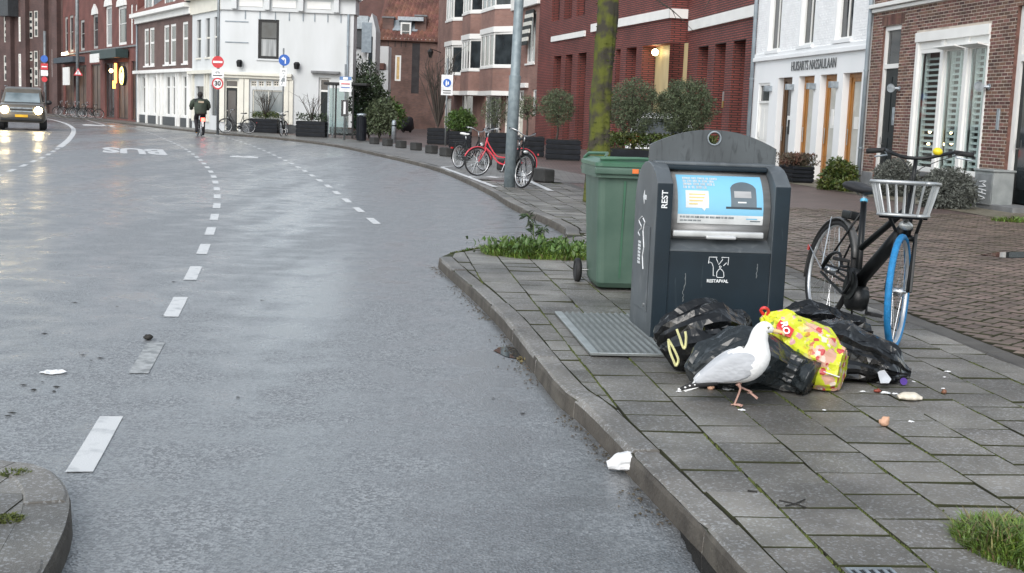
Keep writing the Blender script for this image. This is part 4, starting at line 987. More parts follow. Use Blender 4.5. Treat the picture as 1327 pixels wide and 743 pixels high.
# side of the same block along the bend: white bay, then the brown house
A9 = math.atan2(-.876, .483)
F10 = Fr(*F9.w(xw0, 0, 0).xy, A9)
v0 = F10.X(249, 100)
wsd = [F10.rect(255, 260.5, 26, 75), F10.rect(266.5, 272, 25.5, 75), F10.rect(277.5, 283, 24, 74)]; wsd = [(a, b, wsd[0][2], wsd[0][3]) for a, b, c, d in wsd]
sg = [F10.rect(254, 264, 112, 148), F10.rect(273, 281, 110, 150)]
def _s(mb): wallmesh(v0, -.0, -.3, zc_, [(*w, .12) for w in wsd + sg], mb=mb)
O('side_wall', sub('s', F10, h9, _s), m_stucco, h9)
for w in wsd + sg:
    def _s2(mb): mb.bx(w[0], w[1], .1, .112, w[2], w[3])
    O('side_pane', sub('s', F10, h9, _s2), m_wglass, h9)
def _s3(mb):
    mb.bx(v0, 0.1, -.12, 0, zc_, zc_ + .75); mb.bx(v0, .2, -.45, 0, zc_ + .75, zc_ + 1.05); z_ = F10.Z(268, 94); mb.bx(v0, 0.1, -.3, 0, z_ - .08, z_ + .1)
    for px_ in (251, 267, 270, 284): x_ = F10.X(px_, 130); mb.bx(x_ - .14, x_ + .14, -.1, 0, .4, z_ - .1)
    for w in wsd:
        zz = w[2] + (w[3] - w[2]) * .5; mb.bx(w[0], w[1], .06, .1, zz - .04, zz + .04); mb.bx(w[0] - .05, w[1] + .05, -.08, .1, w[2] - .1, w[2] - .02)
O('side_trim', sub('s', F10, h9, _s3), m_cream, h9)

F11 = Fr(*F10.w(v0, 0, 0).xy, A9)
h11 = F11.thing('brown_shop_house', 'brown brick house with white colonnaded shopfront and dormers', 'house')
m_brbrick = brickmat('brown_shop_brick', (.13, .075, .065), (.1, .06, .055), (.12, .09, .08), .22, .065, .01, .8, .3)
e11 = F11.X(178.5, 90); bz = F11.Z(214, 25)
bw_ = [F11.rect(l, r_, 36, 85) for l, r_ in ((187, 192.7), (194, 200), (212.5, 219), (221, 228), (236.5, 243.5))]; bw_ = [(a, b, F11.Z(214, 84), F11.Z(214, 33)) for a, b, c, d in bw_]
gw_ = [F11.rect(l, r_, 100, 148) for l, r_ in ((184.5, 189.5), (199, 204.5), (215, 220), (223, 228), (237, 241.5))]; gw_ = [(a, b, .6, F11.Z(214, 99)) for a, b, c, d in gw_]
zs_ = F11.Z(214, 91)
O('wall', wallmesh(e11, 0, zs_, bz, [(*w, .12) for w in bw_]), m_brbrick, h11)
O('shopfront', wallmesh(e11, 0, -.3, zs_, [(*w, .15) for w in gw_]), m_white, h11)
for w in bw_: window(h11, w, .07, m_white, m_wglass, fw=.14, hfr=[.6], bar=.12, sill=m_white)
for w in gw_: window(h11, w, .1, m_white, m_wglass, fw=.06, hfr=[.72], bar=.07)
for px_ in (181, 192, 206, 211, 231, 234, 246): x_ = F11.X(px_, 125); B(h11, 'column', m_white, (x_ - .13, x_ + .13, -.16, 0, -.1, zs_ - .15), bevel=.02)
B(h11, 'shop_ledge', m_white, (e11, 0, -.35, 0, zs_ - .18, zs_ + .02), bevel=.02)
B(h11, 'plinth', MATS['dark_plinth'], (e11, 0, -.06, 0, -.3, .5))
B(h11, 'cornice', m_white, (e11 - .1, 0, -.2, 0, bz, bz + .35), (e11 - .2, 0, -.5, 0, bz + .35, bz + .6), bevel=.02)
mb = MB(); mb.quad((e11, -.4, bz + .6), (0, -.4, bz + .6), (0, 6, bz + 5.5), (e11, 6, bz + 5.5)); O('roof', mb, m_rtile, h11)
for l, r_ in ((188, 198), (214, 226)):
    a, b = F11.X(l, 5), F11.X(r_, 5); dm = B(h11, 'dormer', m_zinc, (a, b, .1, 4, bz + .6, bz + 3)); window(dm, (a, b, bz + .62, bz + 2.9), .02, m_white, m_wglass, nv=1, fw=.16)
downpipe(h11, e11 + .05, 0, bz, m_zinc, r=.06)

# ------------------------------------------------ ornate red brick shop building
F12 = Fr(*F11.w(e11, 0, 0).xy, A9)
h12 = F12.thing('ornate_brick_building', 'ornate red brick building with pointed white windows and lit shopfront', 'building')
m_redb = brickmat('red_shop_brick', (.17, .062, .05), (.135, .052, .044), (.12, .05, .045), .22, .065, .01, .8, .3)
e12 = F12.X(82, 90)
ow = [(137, 145, 8, 61), (153, 164, 8, 61), (120.5, 127, 19, 61), (104, 109.5, 26, 61), (90, 95, 20, 63), (96, 101, 20, 63), (169, 172, 6, 62), (175, 177.5, 6, 62), (84, 88, 22, 63)]
ow = [F12.rect(*w) for w in ow]; ow = [(a, b, F12.Z(140, 61), max(c + .5, d)) for a, b, c, d in ow]
og = [F12.rect(*w) for w in ((136, 148, 84, 150), (152, 166, 84, 150), (170, 176, 84, 148), (100, 112, 90, 148), (84, 96, 95, 147), (118, 130, 92, 150))]
og = [(a, b, .1, F12.Z(140, 82)) for a, b, c, d in og]
O('wall', wallmesh(e12, 0, -.3, 13, [(*w, .2) for w in ow + og]), m_redb, h12)
for i, w in enumerate(ow):
    f = window(h12, w, .1, m_white if i in (0, 1, 6, 7) else mat('grey_frame', (.35, .35, .34), .5), m_wglass if i != 0 else m_lglass, fw=.18, hfr=[.55])
    if i in (0, 1, 2): mb = MB(); xm = (w[0] + w[1]) / 2; mb.prism([(w[0] - .1, w[3]), (w[1] + .1, w[3]), (w[1] - .1, w[3] + .35), (xm, w[3] + .75), (w[0] + .1, w[3] + .35)], -.12, 0.0); O('window_head', mb, m_white, f)
m_shopd = mat('shop_dark', (.05, .035, .03), .3, col2=(.14, .09, .06), scale=1.5)
for i, w in enumerate(og): window(h12, w, .15, mat('dark_frame', (.05, .035, .03), .5), m_shopd if i else m_wglass, nv=1, fw=.1)
zz = F12.Z(150, 66); z2 = F12.Z(150, 77)
B(h12, 'fascia', mat('dark_green_fascia', (.02, .04, .04), .5), (F12.X(134, 70), F12.X(168, 70), -.9, -.1, z2, zz)); B(h12, 'fascia_board', m_white, (F12.X(134, 70), F12.X(146, 70), -.95, -.9, zz - .8, zz - .2))
B(h12, 'awning', mat('blue_grey_awning', (.05, .065, .08), .7), (F12.X(84, 75), F12.X(110, 75), -.9, 0, F12.Z(97, 82), F12.Z(97, 75)))
B(h12, 'string_course', m_plinth, (e12, 0, -.12, 0, F12.Z(140, 65), F12.Z(140, 63)))
m_neon = mat('orange_sign_light', (1, .3, .08), .5, emis=(1, .28, .05), estr=3.5); m_warm = mat('warm_sign_light', (1, .8, .4), .5, emis=(1, .72, .3), estr=5)
x_, z_ = F12.px(149, 94, -.6); B(h12, 'orange_light', m_neon, (x_ - .12, x_ + .12, -.62, -.5, z_ - .7, z_ + .6)); x_, z_ = F12.px(147, 105, -.6); B(h12, 'orange_light', m_neon, (x_ - .2, x_ + .2, -.62, -.5, z_ - .5, z_))
x_, z_ = F12.px(146, 92, -.6); mb = MB(); mb.ball((x_, -.7, z_), .14); O('lamp_bulb', mb, m_warm, h12)
x_, z_ = F12.px(160, 98.5, -1.3); M_ = Matrix.Translation((x_, -1.3, z_)) @ Matrix.Rotation(rad(90), 4, 'X'); mb = MB(); mb.lathe([(.62, -.1), (.62, .1)], 24, M_); so_ = O('hanging_sign', mb, m_black, h12)
mb = MB(); mb.torus(.5, .06, M_ @ Matrix.Translation((0, 0, .1)), 24, 6); mb.lathe([(.2, .1), (.2, .13)], 12, M_); mb.prism([(x_ - .3, z_ - .3), (x_ + .3, z_ - .3), (x_ + .2, z_ - .12), (x_ - .2, z_ - .12)], -1.43, -1.41); O('sign_ring', mb, mat('yellow_sign_light', (1, .85, .3), .5, emis=(1, .8, .15), estr=2.2), so_)
B(h12, 'banner', m_white, (F12.X(93, 98), F12.X(101, 98), -.7, -.6, F12.Z(97, 111), F12.Z(97, 88)))
x_, z_ = F12.px(83.5, 70, -.5); B(h12, 'tube_light', mat('tube_lamp', (1, .9, .7), .4, emis=(1, .85, .55), estr=5), (x_ - .8, x_ + 1.6, -.6, -.5, z_ - .1, z_ + .1))

# ------------------------------------------------ dark brick building with square-paned window strips
c_ = F12.w(e12, 0, 0); A13 = math.atan2(-.6, .8)
F13 = Fr(c_.x, c_.y, A13)
h13 = F13.thing('paned_window_building', 'dark brown brick building with tall strips of small square panes', 'building')
m_dkb = brickmat('dark_brown_brick', (.1, .055, .05), (.075, .045, .043), (.075, .055, .05), .22, .065, .01, .8, .3)
e13 = F13.X(-60, 90)
sw = []
for (l, r_, rows) in ((5, 11, ((20, 55), (72, 105))), (37, 42, ((15, 50), (67, 79), (88, 115))), (44, 49, ((14, 48), (66, 112))), (51, 57, ((11, 47), (65, 78), (90, 112)))):
    for (t, b) in rows: sw.append((F13.rect(l, r_, t, b), m_wglass, 1))
for (l, r_, rows) in ((24, 29, ((22, 54), (70, 112))), (30.3, 34, ((21, 54), (69, 112))), (67, 73, ((9, 46), (64, 100)))):
    for (t, b) in rows: sw.append((F13.rect(l, r_, t, b), mat('pale_pane', (.55, .53, .46), .3), 0))
O('wall', wallmesh(e13, 0, -.3, 16, [(*s[0], .1) for s in sw]), m_dkb, h13)
for r4, gm_, k in sw: window(h13, r4, .06, m_white if not k else m_plinth if False else mat('pale_frame', (.5, .49, .45), .5), gm_, nh=max(1, int((r4[3] - r4[2]) / .75)), fw=.1, bar=.26 if k else .08, nv=0 if k else 1)
for px_ in (16, 35.5, 60, 76): x_ = F13.X(px_, 60); B(h13, 'pier', m_dkb, (x_ - .35, x_ + .35, -.4, 0, -.3, 16))
B(h13, 'flat_canopy', mat('slate_canopy', (.05, .055, .06), .6), (F13.X(8, 12), F13.X(24, 12), -1.0, 0, F13.Z(15, 22), F13.Z(15, -3)))

# ------------------------------------------------ small white gabled annex beside the alley
F14 = Fr(-8.1, 79.0, 0)
h14 = F14.thing('white_gabled_annex', 'small white annex with tiled lean-to beside the alley shrubs', 'house')
a, b = F14.X(456, 90), F14.X(487, 90); za_ = F14.Z(470, 62)
O('wall', wallmesh(a, b - .05, -.3, za_, [], back=2.0), m_stucco, h14)
mb = MB(); x2 = F14.X(477, 60); zt_ = F14.Z(482, 18); mb.prism([(x2, -.2), (b, -.2), (b, F14.Z(487, 40)), (F14.X(483, 20), zt_), (x2, F14.Z(477, 32))], -.4, 2.2); O('gable', mb, m_stucco, h14)
B(h14, 'flat_dormer', mat('slate_dormer', (.07, .075, .08), .7), (a, x2, -.2, 3, za_, F14.Z(465, 38))); B(h14, 'dormer_fascia', mat('lead_fascia', (.4, .45, .48), .5), (a, x2, -.35, 3, F14.Z(465, 38), F14.Z(465, 21)))
B(h14, 'lead_flashing', mat('lead_flash', (.25, .3, .34), .5), (x2 - .35, x2 + .25, -.46, -.4, za_ - .3, F14.Z(477, 30)))
x_ = F14.X(481, 70); B(h14, 'slit_window', m_wglass, (x_ - .12, x_ + .12, -.43, -.4, F14.Z(481, 85), F14.Z(481, 48)))
F15 = Fr(-6.6, 90, 0); h15 = F15.thing('white_lane_house', 'narrow white house with downpipe behind the gabled annex', 'house')
O('wall', wallmesh(F15.X(486, 90), F15.X(503, 90), -.3, F15.Z(495, 60), [], back=2), m_stucco, h15)
B(h15, 'lean_to_roof', m_rtile, (F15.X(487, 90), F15.X(500, 90), -1.5, 0, F15.Z(495, 91), F15.Z(495, 83))); B(h15, 'lower_wall', m_stucco, (F15.X(487, 90), F15.X(506, 90), -1.4, 0, -.3, F15.Z(495, 92)))

# ================================================================== WASTE CONTAINER
m_cont = mat('container_paint', (0.036, 0.05, 0.06), 0.42, col2=(0.052, 0.066, 0.076), scale=2.2, mixlo=.35, mixhi=.7, rvar=.1, bump=.08, bscale=30)
def scratched(name, base, streak, stretch, lo=.66, hi=.78, rough=.45):
    m = mat(name, base, rough, var=.2, scale=3, rvar=.1)
    N = m.node_tree.nodes; L = m.node_tree.links; b = N['Principled BSDF']; src = b.inputs['Base Color'].links[0].from_socket
    tc = N.new('ShaderNodeTexCoord'); mp = N.new('ShaderNodeMapping'); mp.inputs['Scale'].default_value = stretch; L.new(tc.outputs['Object'], mp.inputs[0])
    nz = N.new('ShaderNodeTexNoise'); nz.inputs['Scale'].default_value = 9; nz.inputs['Detail'].default_value = 8; nz.inputs['Distortion'].default_value = 1.2; L.new(mp.outputs[0], nz.inputs['Vector'])
    mr = N.new('ShaderNodeMapRange'); mr.inputs[1].default_value = lo; mr.inputs[2].default_value = hi; mr.inputs[4].default_value = .75; L.new(nz.outputs['Fac'], mr.inputs[0])
    mx = N.new('ShaderNodeMix'); mx.data_type = 'RGBA'; L.new(mr.outputs[0], mx.inputs[0]); L.new(src, mx.inputs[6]); mx.inputs[7].default_value = (*streak, 1); L.new(mx.outputs[2], b.inputs['Base Color'])
    return m
m_contf = scratched('container_front_paint', (0.008, 0.017, 0.025), (0.07, 0.09, 0.1), (1.2, 1, .25), .7, .85, .5); m_contf.node_tree.nodes['Principled BSDF'].inputs['Specular IOR Level'].default_value = .35
m_conts = scratched('container_side_paint', (0.085, 0.098, 0.108), (0.15, 0.165, 0.175), (1, 1, .5), .55, .75)
m_arch = scratched('arch_steel', (0.07, 0.08, 0.086), (0.025, 0.03, 0.033), (3, 1, .6), .52, .7)
m_drum = mat('drum_steel', (0.4, 0.4, 0.4), 0.42, metal=.45, var=.12, scale=4, stretch=(1, 6, 6), rvar=.06)
m_txt = mat('white_print', (0.72, 0.74, 0.75), .5, var=.1, scale=30)
fl = G(841.4, 442.2, PZ)
CW, CD = 0.845, 0.66
ct = thing('waste_container', 'dark grey underground waste container with steel drum and arched back plate', 'waste container', fl, ALPHA)
ck = 0.1
# cheeks: side profile y (0 = front), z
def cheek_prof():
    p = [(0, .02), (0, .985), (.10, 1.055)]
    for i in range(0, 13):
        t = rad(68 - i * 15.5) if False else None
    arc = [(.16, 1.083), (.24, 1.102), (.33, 1.107), (.42, 1.098), (.5, 1.072), (.57, 1.03), (.62, .975), (.65, .91), (CD, .84)]
    return p + arc + [(CD, .02)]
prof = cheek_prof()
for i, x in enumerate((0, CW - ck)):
    mb = MB(); mb.prism(prof, x, x + ck, 'x'); k = O('side_cheek', mb, [m_contf, m_conts], ct, bevel=.008)
    for p in k.data.polygons:
        if abs(p.normal.x) > .9 or p.normal.z > .3: p.material_index = 1
    if i == 0:
        # service door on the outer side, with its seams
        B(k, 'side_door', m_conts, (x - .006, x, .13, .52, .16, .70), bevel=.003); mb = MB(); mb.lathe([(.012, 0), (.012, .012)], 10, Matrix.Translation((x, .2, .2)) @ Matrix.Rotation(rad(-90), 4, 'Y')); O('lock', mb, m_steel, k)
        textpart('side_letters', 'REST', .052, frame3((.05, -.003, .885), (0, 0, 1), (-1, 0, 0), (0, -1, 0)), m_txt, k, bold=.001)
        ar = MB(); ar.prism([(.30, .86), (.36, .86), (.36, .83), (.40, .875), (.36, .92), (.36, .89), (.30, .89)], x - .003, x - .001, 'x'); O('arrow_mark', ar, m_txt, k)
        mb = MB()
        for q in range(7): mb.bx(x - .009, x - .007, .38, .45, .44 + q * .022, .455 + q * .022)
        O('barcode', mb, m_txt, k)
        mb = MB(); mb.tube([(x - .008, .42 + .05 * math.sin(t * 1.3) , .62 + t * .016) for t in range(0, 9)], .004, 4); mb.tube([(x - .008, .26, .42), (x - .008, .3, .5), (x - .008, .27, .56), (x - .008, .32, .66), (x - .008, .28, .72), (x - .008, .34, .74)], .004, 4); O('scribble', mb, m_txt, k)
    B(k, 'chamfer_plate', m_galv, (x + .004, x + ck - .004, .01, .012, .985, .987)) if False else None
# front panel, sloped shelf, inner sides
B(ct, 'front_panel', m_contf, (ck, CW - ck, .012, .05, .09, .565), bevel=.004)
B(ct, 'front_seam', m_black, (ck, CW - ck, .016, .05, .075, .09))
B(ct, 'base_frame', m_contf, (.006, CW - .006, .008, CD - .01, .0, .075), bevel=.004)
mb = MB(); mb.prism([(.012, .567), (.012, .575), (.13, .645), (.4, .645), (.4, .567)], ck, CW - ck, 'x'); O('shelf', mb, m_conts, ct)
mb = MB(); mb.bx(ck, CW - ck, CD - .03, CD, .1, 1.06); O('rear_panel', mb, m_conts, ct)
# drum
dc = (.34, .80); dr_ = .275
mb = MB(); n = 40; rings = []
for x in (ck + .003, CW - ck - .003): rings.append([(x, dc[0] + dr_ * math.cos(2 * math.pi * j / n), dc[1] + dr_ * math.sin(2 * math.pi * j / n)) for j in range(n)])
mb.loft(rings); dm = O('drum', mb, m_drum, ct, smooth=False)
for p in dm.data.polygons: p.use_smooth = len(p.vertices) == 4
def ondrum(u, t, e=.002):
    """u across 0..1, t angle from front up"""
    x = ck + .05 + (CW - 2 * ck - .1) * u; a = math.pi - t
    return Vector((x, dc[0] + (dr_ + e) * math.cos(a), dc[1] + (dr_ + e) * math.sin(a)))
def onposter(u, v, e=.002): return ondrum(u, rad(-13 + 70 * v), e)
def patch(u0, u1, v0, v1, e, name, m, par, k=10):
    mb = MB(); rings = [[onposter(u0, v0 + (v1 - v0) * i / k, e), onposter(u1, v0 + (v1 - v0) * i / k, e)] for i in range(k + 1)]
    mb.loft(rings, cap=False, closed=False); return O(name, mb, m, par, smooth=True, fix=False)
m_post = mat('poster_blue', (0.15, 0.42, 0.62), .35, col2=(.21, .5, .68), scale=1.2, coat=.3); m_postw = mat('poster_white', (.62, .64, .64), .4, coat=.3); m_postg = mat('poster_grey', (.1, .13, .15), .4, coat=.3); m_postd = mat('poster_dark', (.03, .04, .05), .4); m_posty = mat('poster_yellow', (.62, .5, .2), .4)
po = patch(0, 1, 0, 1, .002, 'poster', m_post, dm)
patch(0.0, 1, 0, .17, .0032, 'poster_strip', m_postw, po); patch(.09, .36, .29, .62, .0034, 'speech_bubble', m_postw, po)
mb = MB(); mb.add([onposter(.27, .30, .0035), onposter(.33, .30, .0035), onposter(.31, .24, .0035)], [(0, 1, 2)]); O('bubble_tail', mb, m_postw, po, fix=False)
patch(.62, .92, .33, .70, .0034, 'drawn_container', m_postg, po); patch(.56, .98, .29, .33, .0036, 'drawn_plate', m_postd, po); patch(.66, .86, .50, .63, .0042, 'drawn_drum', m_drum, po); patch(.70, .80, .40, .425, .0042, 'drawn_slot', m_postw, po)
mb = MB(); c_ = [onposter(.62 + .3 * i / 12, .70 + .14 * math.sin(math.pi * i / 12) ** .6, .0034) for i in range(13)]; mb.add(c_, [tuple(range(13))]); O('drawn_arch', mb, m_postg, po, fix=False)
def small_print(u0, u1, v0, v1, m, seed, e=.0045):
    """lettering too small to read: letter-sized strokes in words"""
    rq = random.Random(seed); mb = MB(); u = u0; h = v1 - v0
    while u < u1:
        for k in range(rq.randint(2, 8)):
            w = rq.choice((.006, .009, .011)) * h / .05
            if u + w > u1: break
            for (c0, c1) in ((0, .22), (.39, .61), (.78, 1)) if rq.random() < .6 else ((0, 1),):
                mb.add([onposter(u, v0 + h * c0, e), onposter(u + w, v0 + h * c0, e), onposter(u + w, v0 + h * c1, e), onposter(u, v0 + h * c1, e)], [(0, 1, 2, 3)])
            mb.add([onposter(u, v0, e), onposter(u + w * .3, v0, e), onposter(u + w * .3, v1, e), onposter(u, v1, e)], [(0, 1, 2, 3)]); u += w * 1.35
        u += .014 * h / .05
    O('poster_lettering', mb, m, po, fix=False)
for i_, (u1_, v_) in enumerate(((.49, .87), (.44, .80), (.45, .73), (.35, .66))): small_print(.07, u1_, v_, v_ + .052, m_postw, i_)
for i, w_ in enumerate((.19, .18, .16, .1)): patch(.13, .13 + w_, .53 - i * .06, .545 - i * .06 + .01, .0042, 'bubble_line', m_posty, po, 3)
small_print(.03, .66, .105, .14, m_postg, 8); small_print(.03, .28, .045, .072, m_postg, 9); patch(.8, .93, .10, .12, .0042, 'sponsor_line', m_post, po, 2); patch(.85, .97, .06, .08, .0042, 'sponsor_line', m_postg, po, 2)
mb = MB(); mb.bx(ck + .02, CW - ck - .045, .035, .085, .655, .695); O('drum_handle', mb, mat('handle_alloy', (.62, .63, .63), .35, metal=.6), ct, bevel=.008)
B(ct, 'drum_grip', MATS['handle_alloy'], (.33, .52, .02, .06, .645, .668), bevel=.006)
# lintel over the drum and the arched plate behind
B(ct, 'lintel', m_contf, (ck, CW - ck, .19, .30, 1.062, 1.092), bevel=.008)
B(ct, 'cap_rail', m_conts, (.03, CW - .03, .25, .42, 1.083, 1.115), bevel=.012)
pl = []; a0, b0 = .01, CW - .01; z0 = 1.10; zs = 1.21; zt = 1.318
for i in range(33):
    t = i / 32; pl.append((a0 + (b0 - a0) * t, zs + (zt - zs) * (1 - (2 * t - 1) ** 2)))
hole = [(CW * .5 + .04 * math.cos(2 * math.pi * i / 24), 1.265 + .04 * math.sin(2 * math.pi * i / 24)) for i in range(24)]
outer = [(a0, z0)] + pl + [(b0, z0)]
bm = bmesh.new()
ov = [bm.verts.new((x, .34, z)) for x, z in outer]; hv = [bm.verts.new((x, .34, z)) for x, z in hole]
ed = [bm.edges.new((ov[i], ov[(i + 1) % len(ov)])) for i in range(len(ov))] + [bm.edges.new((hv[i], hv[(i + 1) % len(hv)])) for i in range(len(hv))]
bmesh.ops.triangle_fill(bm, use_beauty=True, edges=ed)
for f in [f for f in bm.faces if (f.calc_center_median() - Vector((CW * .5, .34, 1.265))).length < .036]: bm.faces.remove(f)
me = bpy.data.meshes.new('arch_plate'); bm.to_mesh(me); bm.free(); me.materials.append(m_arch); ap = O('arch_plate', me, m_arch, ct)
sm = ap.modifiers.new('s', 'SOLIDIFY'); sm.thickness = .03; sm.offset = 0
mb = MB(); mb.torus(.042, .005, Matrix.Translation((CW * .5, .32, 1.265)) @ Matrix.Rotation(rad(90), 4, 'X'), 24, 6); O('hole_rim', mb, m_galv, ap)
# emblem: outline of a collar-shaped sheet and a tied bag, with the word below
ex, ez, es = .415, .472, .0033
def line(pts, w, name='emblem'):
    mb = MB(); mb.tube([(ex + (x - 50) * es * .4, .010, ez + (50 - y) * es * .4) for x, y in pts], w, 4); return O(name, mb, m_txt, lg)
lg = B(ct, 'emblem_plate', m_contf, (ex - .001, ex + .001, .0115, .0125, ez, ez + .001))
line([(44, 22), (37, 8), (41, 2), (3, 2), (1, 32), (6, 25), (17, 30), (25, 48), (27, 90), (33, 90)], .0024)
line([(44, 22), (50, 38), (68, 12), (62, 2), (97, 2), (95, 38), (87, 27), (74, 42)], .0024)
line([(48, 98), (43, 92), (44, 72), (52, 60), (58, 56), (66, 60), (76, 72), (79, 92), (75, 98), (48, 98)], .0024); line([(54, 46), (58, 56), (64, 45), (58, 42), (54, 46)], .0026)
textpart('container_word', 'RESTAFVAL', .027, frame3((ex - .002, .009, ez - .086), (1, 0, 0), (0, 0, 1), (0, -1, 0)), m_txt, ct, bold=.0008)
# drips and bird mess
rr = random.Random(3); mb = MB()
for (x0_, z0_, l_) in ((.21, .43, .1), (.20, .33, .08), (.24, .22, .06), (.19, .18, .05), (.66, .5, .09)):
    mb.tube([(x0_ + rr.uniform(-.006, .006), .0105, z0_ - l_ * i / 6) for i in range(7)], [.003, .002, .004, .002, .003, .004, .002], 4)
O('paint_drip', mb, mat('dried_drip', (.13, .145, .15), .6), ct)

# ribbed steel floor plate
fp = [G(718, 407, PZ), G(765, 462, PZ)]
L0 = fp[1]
pl_ = thing('floor_plate', 'ribbed galvanised steel plate on the pavement in front of the waste container', 'metal plate', L0, ALPHA)
m_plate = mat('plate_steel', (.2, .215, .21), .5, metal=.5, var=.2, scale=4, rvar=.1)
mb = MB(); PW, PD = 1.45, 1.54
mb.bx(0, PW, 0, PD, .004, .014); O('sheet', mb, m_plate, pl_, bevel=.003)
mb = MB(); mb.bx(0, .05, 0, PD, .0145, .022); mb.bx(.05, PW, 0, .02, .0145, .022); O('edge_strip', mb, mat('plate_edge', (.38, .41, .41), .45, metal=.5), pl_, bevel=.003)
rib = MB(); rib.prism([(0, .0142), (.009, .026), (.017, .026), (.026, .0142)], .022, PD - .02, 'y'); rib_me = rib.mesh('rib'); fixn(rib_me); rib_me.materials.append(m_plate)
x = .07
while x < .66: o = O('rib', rib_me, m_plate, pl_, fix=False); o.location.x = x; x += .043

# ================================================================== GREEN WHEELIE BIN
m_bin = mat('bin_green', (0.052, 0.1, 0.074), 0.5, col2=(0.085, 0.14, 0.108), scale=3, rvar=.1, bump=.08, bscale=15)
m_bind = mat('bin_lid_green', (0.055, 0.135, 0.085), 0.4, var=.2, scale=3)
bp_ = G(768, 376, PZ)
bn = thing('wheelie_bin', 'green two-wheeled bin behind the grey waste container', 'bin', bp_, ALPHA)
BW, BD, BH = .58, .70, 1.0
def rr_ring(x0, x1, y0, y1, z, r, k=4):
    out = []
    for (cx, cy, a0) in ((x1 - r, y1 - r, 0), (x0 + r, y1 - r, 90), (x0 + r, y0 + r, 180), (x1 - r, y0 + r, 270)):
        for i in range(k + 1): t = rad(a0 + 90 * i / k); out.append((cx + r * math.cos(t), cy + r * math.sin(t), z))
    return out
mb = MB(); mb.loft([rr_ring(.05, BW - .05, .03, .52, .02, .05), rr_ring(.03, BW - .03, .0, .56, .06, .055), rr_ring(-.0, BW, -.05, .66, .9, .05), rr_ring(-.03, BW + .03, -.09, .70, .905, .04), rr_ring(-.03, BW + .03, -.09, .70, .99, .04)]); bo_ = O('body', mb, m_bin, bn)
for p in bo_.data.polygons: p.use_smooth = False
mb = MB(); mb.prism([(.2, .1), (.24, .1), (.235, .88), (.205, .88)], -.075, -.03, 'y'); mb2 = MB()
for xx in (.21, .40): mb2.add([(xx - .008, .008, .1), (xx + .008, .008, .1), (xx + .008, -.06, .88), (xx - .008, -.06, .88), (xx - .008, -.004, .1), (xx + .008, -.004, .1), (xx + .008, -.055, .88), (xx - .008, -.055, .88)], [(0, 1, 2, 3), (4, 7, 6, 5), (0, 3, 7, 4), (1, 5, 6, 2)])
O('front_rib', mb2, m_bind, bo_)
B(bo_, 'rim_lip', m_bin, (-.045, BW + .045, -.115, -.075, .93, .985), bevel=.012)
mb = MB(); mb.loft([rr_ring(-.035, BW + .035, -.1, .72, .992, .05), rr_ring(-.035, BW + .035, -.1, .72, 1.02, .05), rr_ring(.03, BW - .03, -.03, .66, 1.05, .06), rr_ring(.06, BW - .06, .0, .63, 1.035, .06)]); ld = O('lid', mb, m_bind, bn); 
mb = MB(); mb.tube([(-.01, .66, 1.035), (.02, .6, 1.075), (.12, .3, 1.085), (.05, .0, 1.06)], .014, 6); mb.tube([(.0, -.06, 1.05), (.3, -.07, 1.06), (BW, -.06, 1.05)], .016, 6); O('lid_rib', mb, m_bind, ld)
mb = MB(); mb.tube([(-.02, .76, .95), (BW + .02, .76, .95)], .016, 8); O('handle_bar', mb, m_bin, bn)
B(bo_, 'orange_sticker', mat('sticker_orange', (.7, .17, .04), .5), (.25, .3, -.122, -.118, .945, .98))
for x in (-.05, BW + .05):
    M_ = Matrix.Translation((x, .5, .1)) @ Matrix.Rotation(rad(90), 4, 'Y'); mb = MB(); mb.torus(.078, .024, M_, 28, 8, 1.1); w = O('wheel', mb, m_rubber, bn, smooth=True)
    mb = MB(); mb.lathe([(.06, -.018), (.06, .018)], 20, M_); O('wheel_disc', mb, mat('wheel_plastic', (.025, .026, .028), .6), w)
mb = MB(); mb.tube([(-.05, .5, .1), (BW + .05, .5, .1)], .01, 6); O('axle', mb, m_steel, bn)

# ================================================================== RUBBISH BAGS
m_bag = mat('black_plastic_film', (0.004, 0.0045, 0.005), 0.17, var=.3, scale=5, bump=.5, bscale=16, spec=.6)
def filmbump(m, a=9, b=22, st=.5):
    N = m.node_tree.nodes; L = m.node_tree.links; bs = N['Principled BSDF']; tc = N.new('ShaderNodeTexCoord')
    nz = N.new('ShaderNodeTexNoise'); nz.inputs['Scale'].default_value = 5; L.new(tc.outputs['Object'], nz.inputs['Vector'])
    va = N.new('ShaderNodeVectorMath'); va.operation = 'MULTIPLY_ADD'; va.inputs[1].default_value = (.25, .25, .25); L.new(nz.outputs['Color'], va.inputs[0]); L.new(tc.outputs['Object'], va.inputs[2])
    acc = None
    for sc_, w in ((a, 1.0), (b, .35)):
        mp = N.new('ShaderNodeMapping'); mp.inputs['Scale'].default_value = (sc_, sc_, sc_ * .55); mp.inputs['Rotation'].default_value = (.4, .6, .3); L.new(va.outputs[0], mp.inputs[0])
        vo = N.new('ShaderNodeTexVoronoi'); vo.inputs['Scale'].default_value = 1; L.new(mp.outputs[0], vo.inputs['Vector'])
        mu = N.new('ShaderNodeMath'); mu.operation = 'MULTIPLY_ADD'; mu.inputs[1].default_value = w; L.new(vo.outputs['Distance'], mu.inputs[0])
        if acc is not None: L.new(acc, mu.inputs[2])
        else: mu.inputs[2].default_value = 0
        acc = mu.outputs[0]
    bp = N.new('ShaderNodeBump'); bp.inputs['Strength'].default_value = st; bp.inputs['Distance'].default_value = .022; L.new(acc, bp.inputs['Height']); L.new(bp.outputs[0], bs.inputs['Normal'])
    return m
m_bag2 = mat('grey_plastic_film', (0.014, 0.018, 0.020), 0.24, var=.3, scale=5, bump=.5, bscale=18, spec=.55)
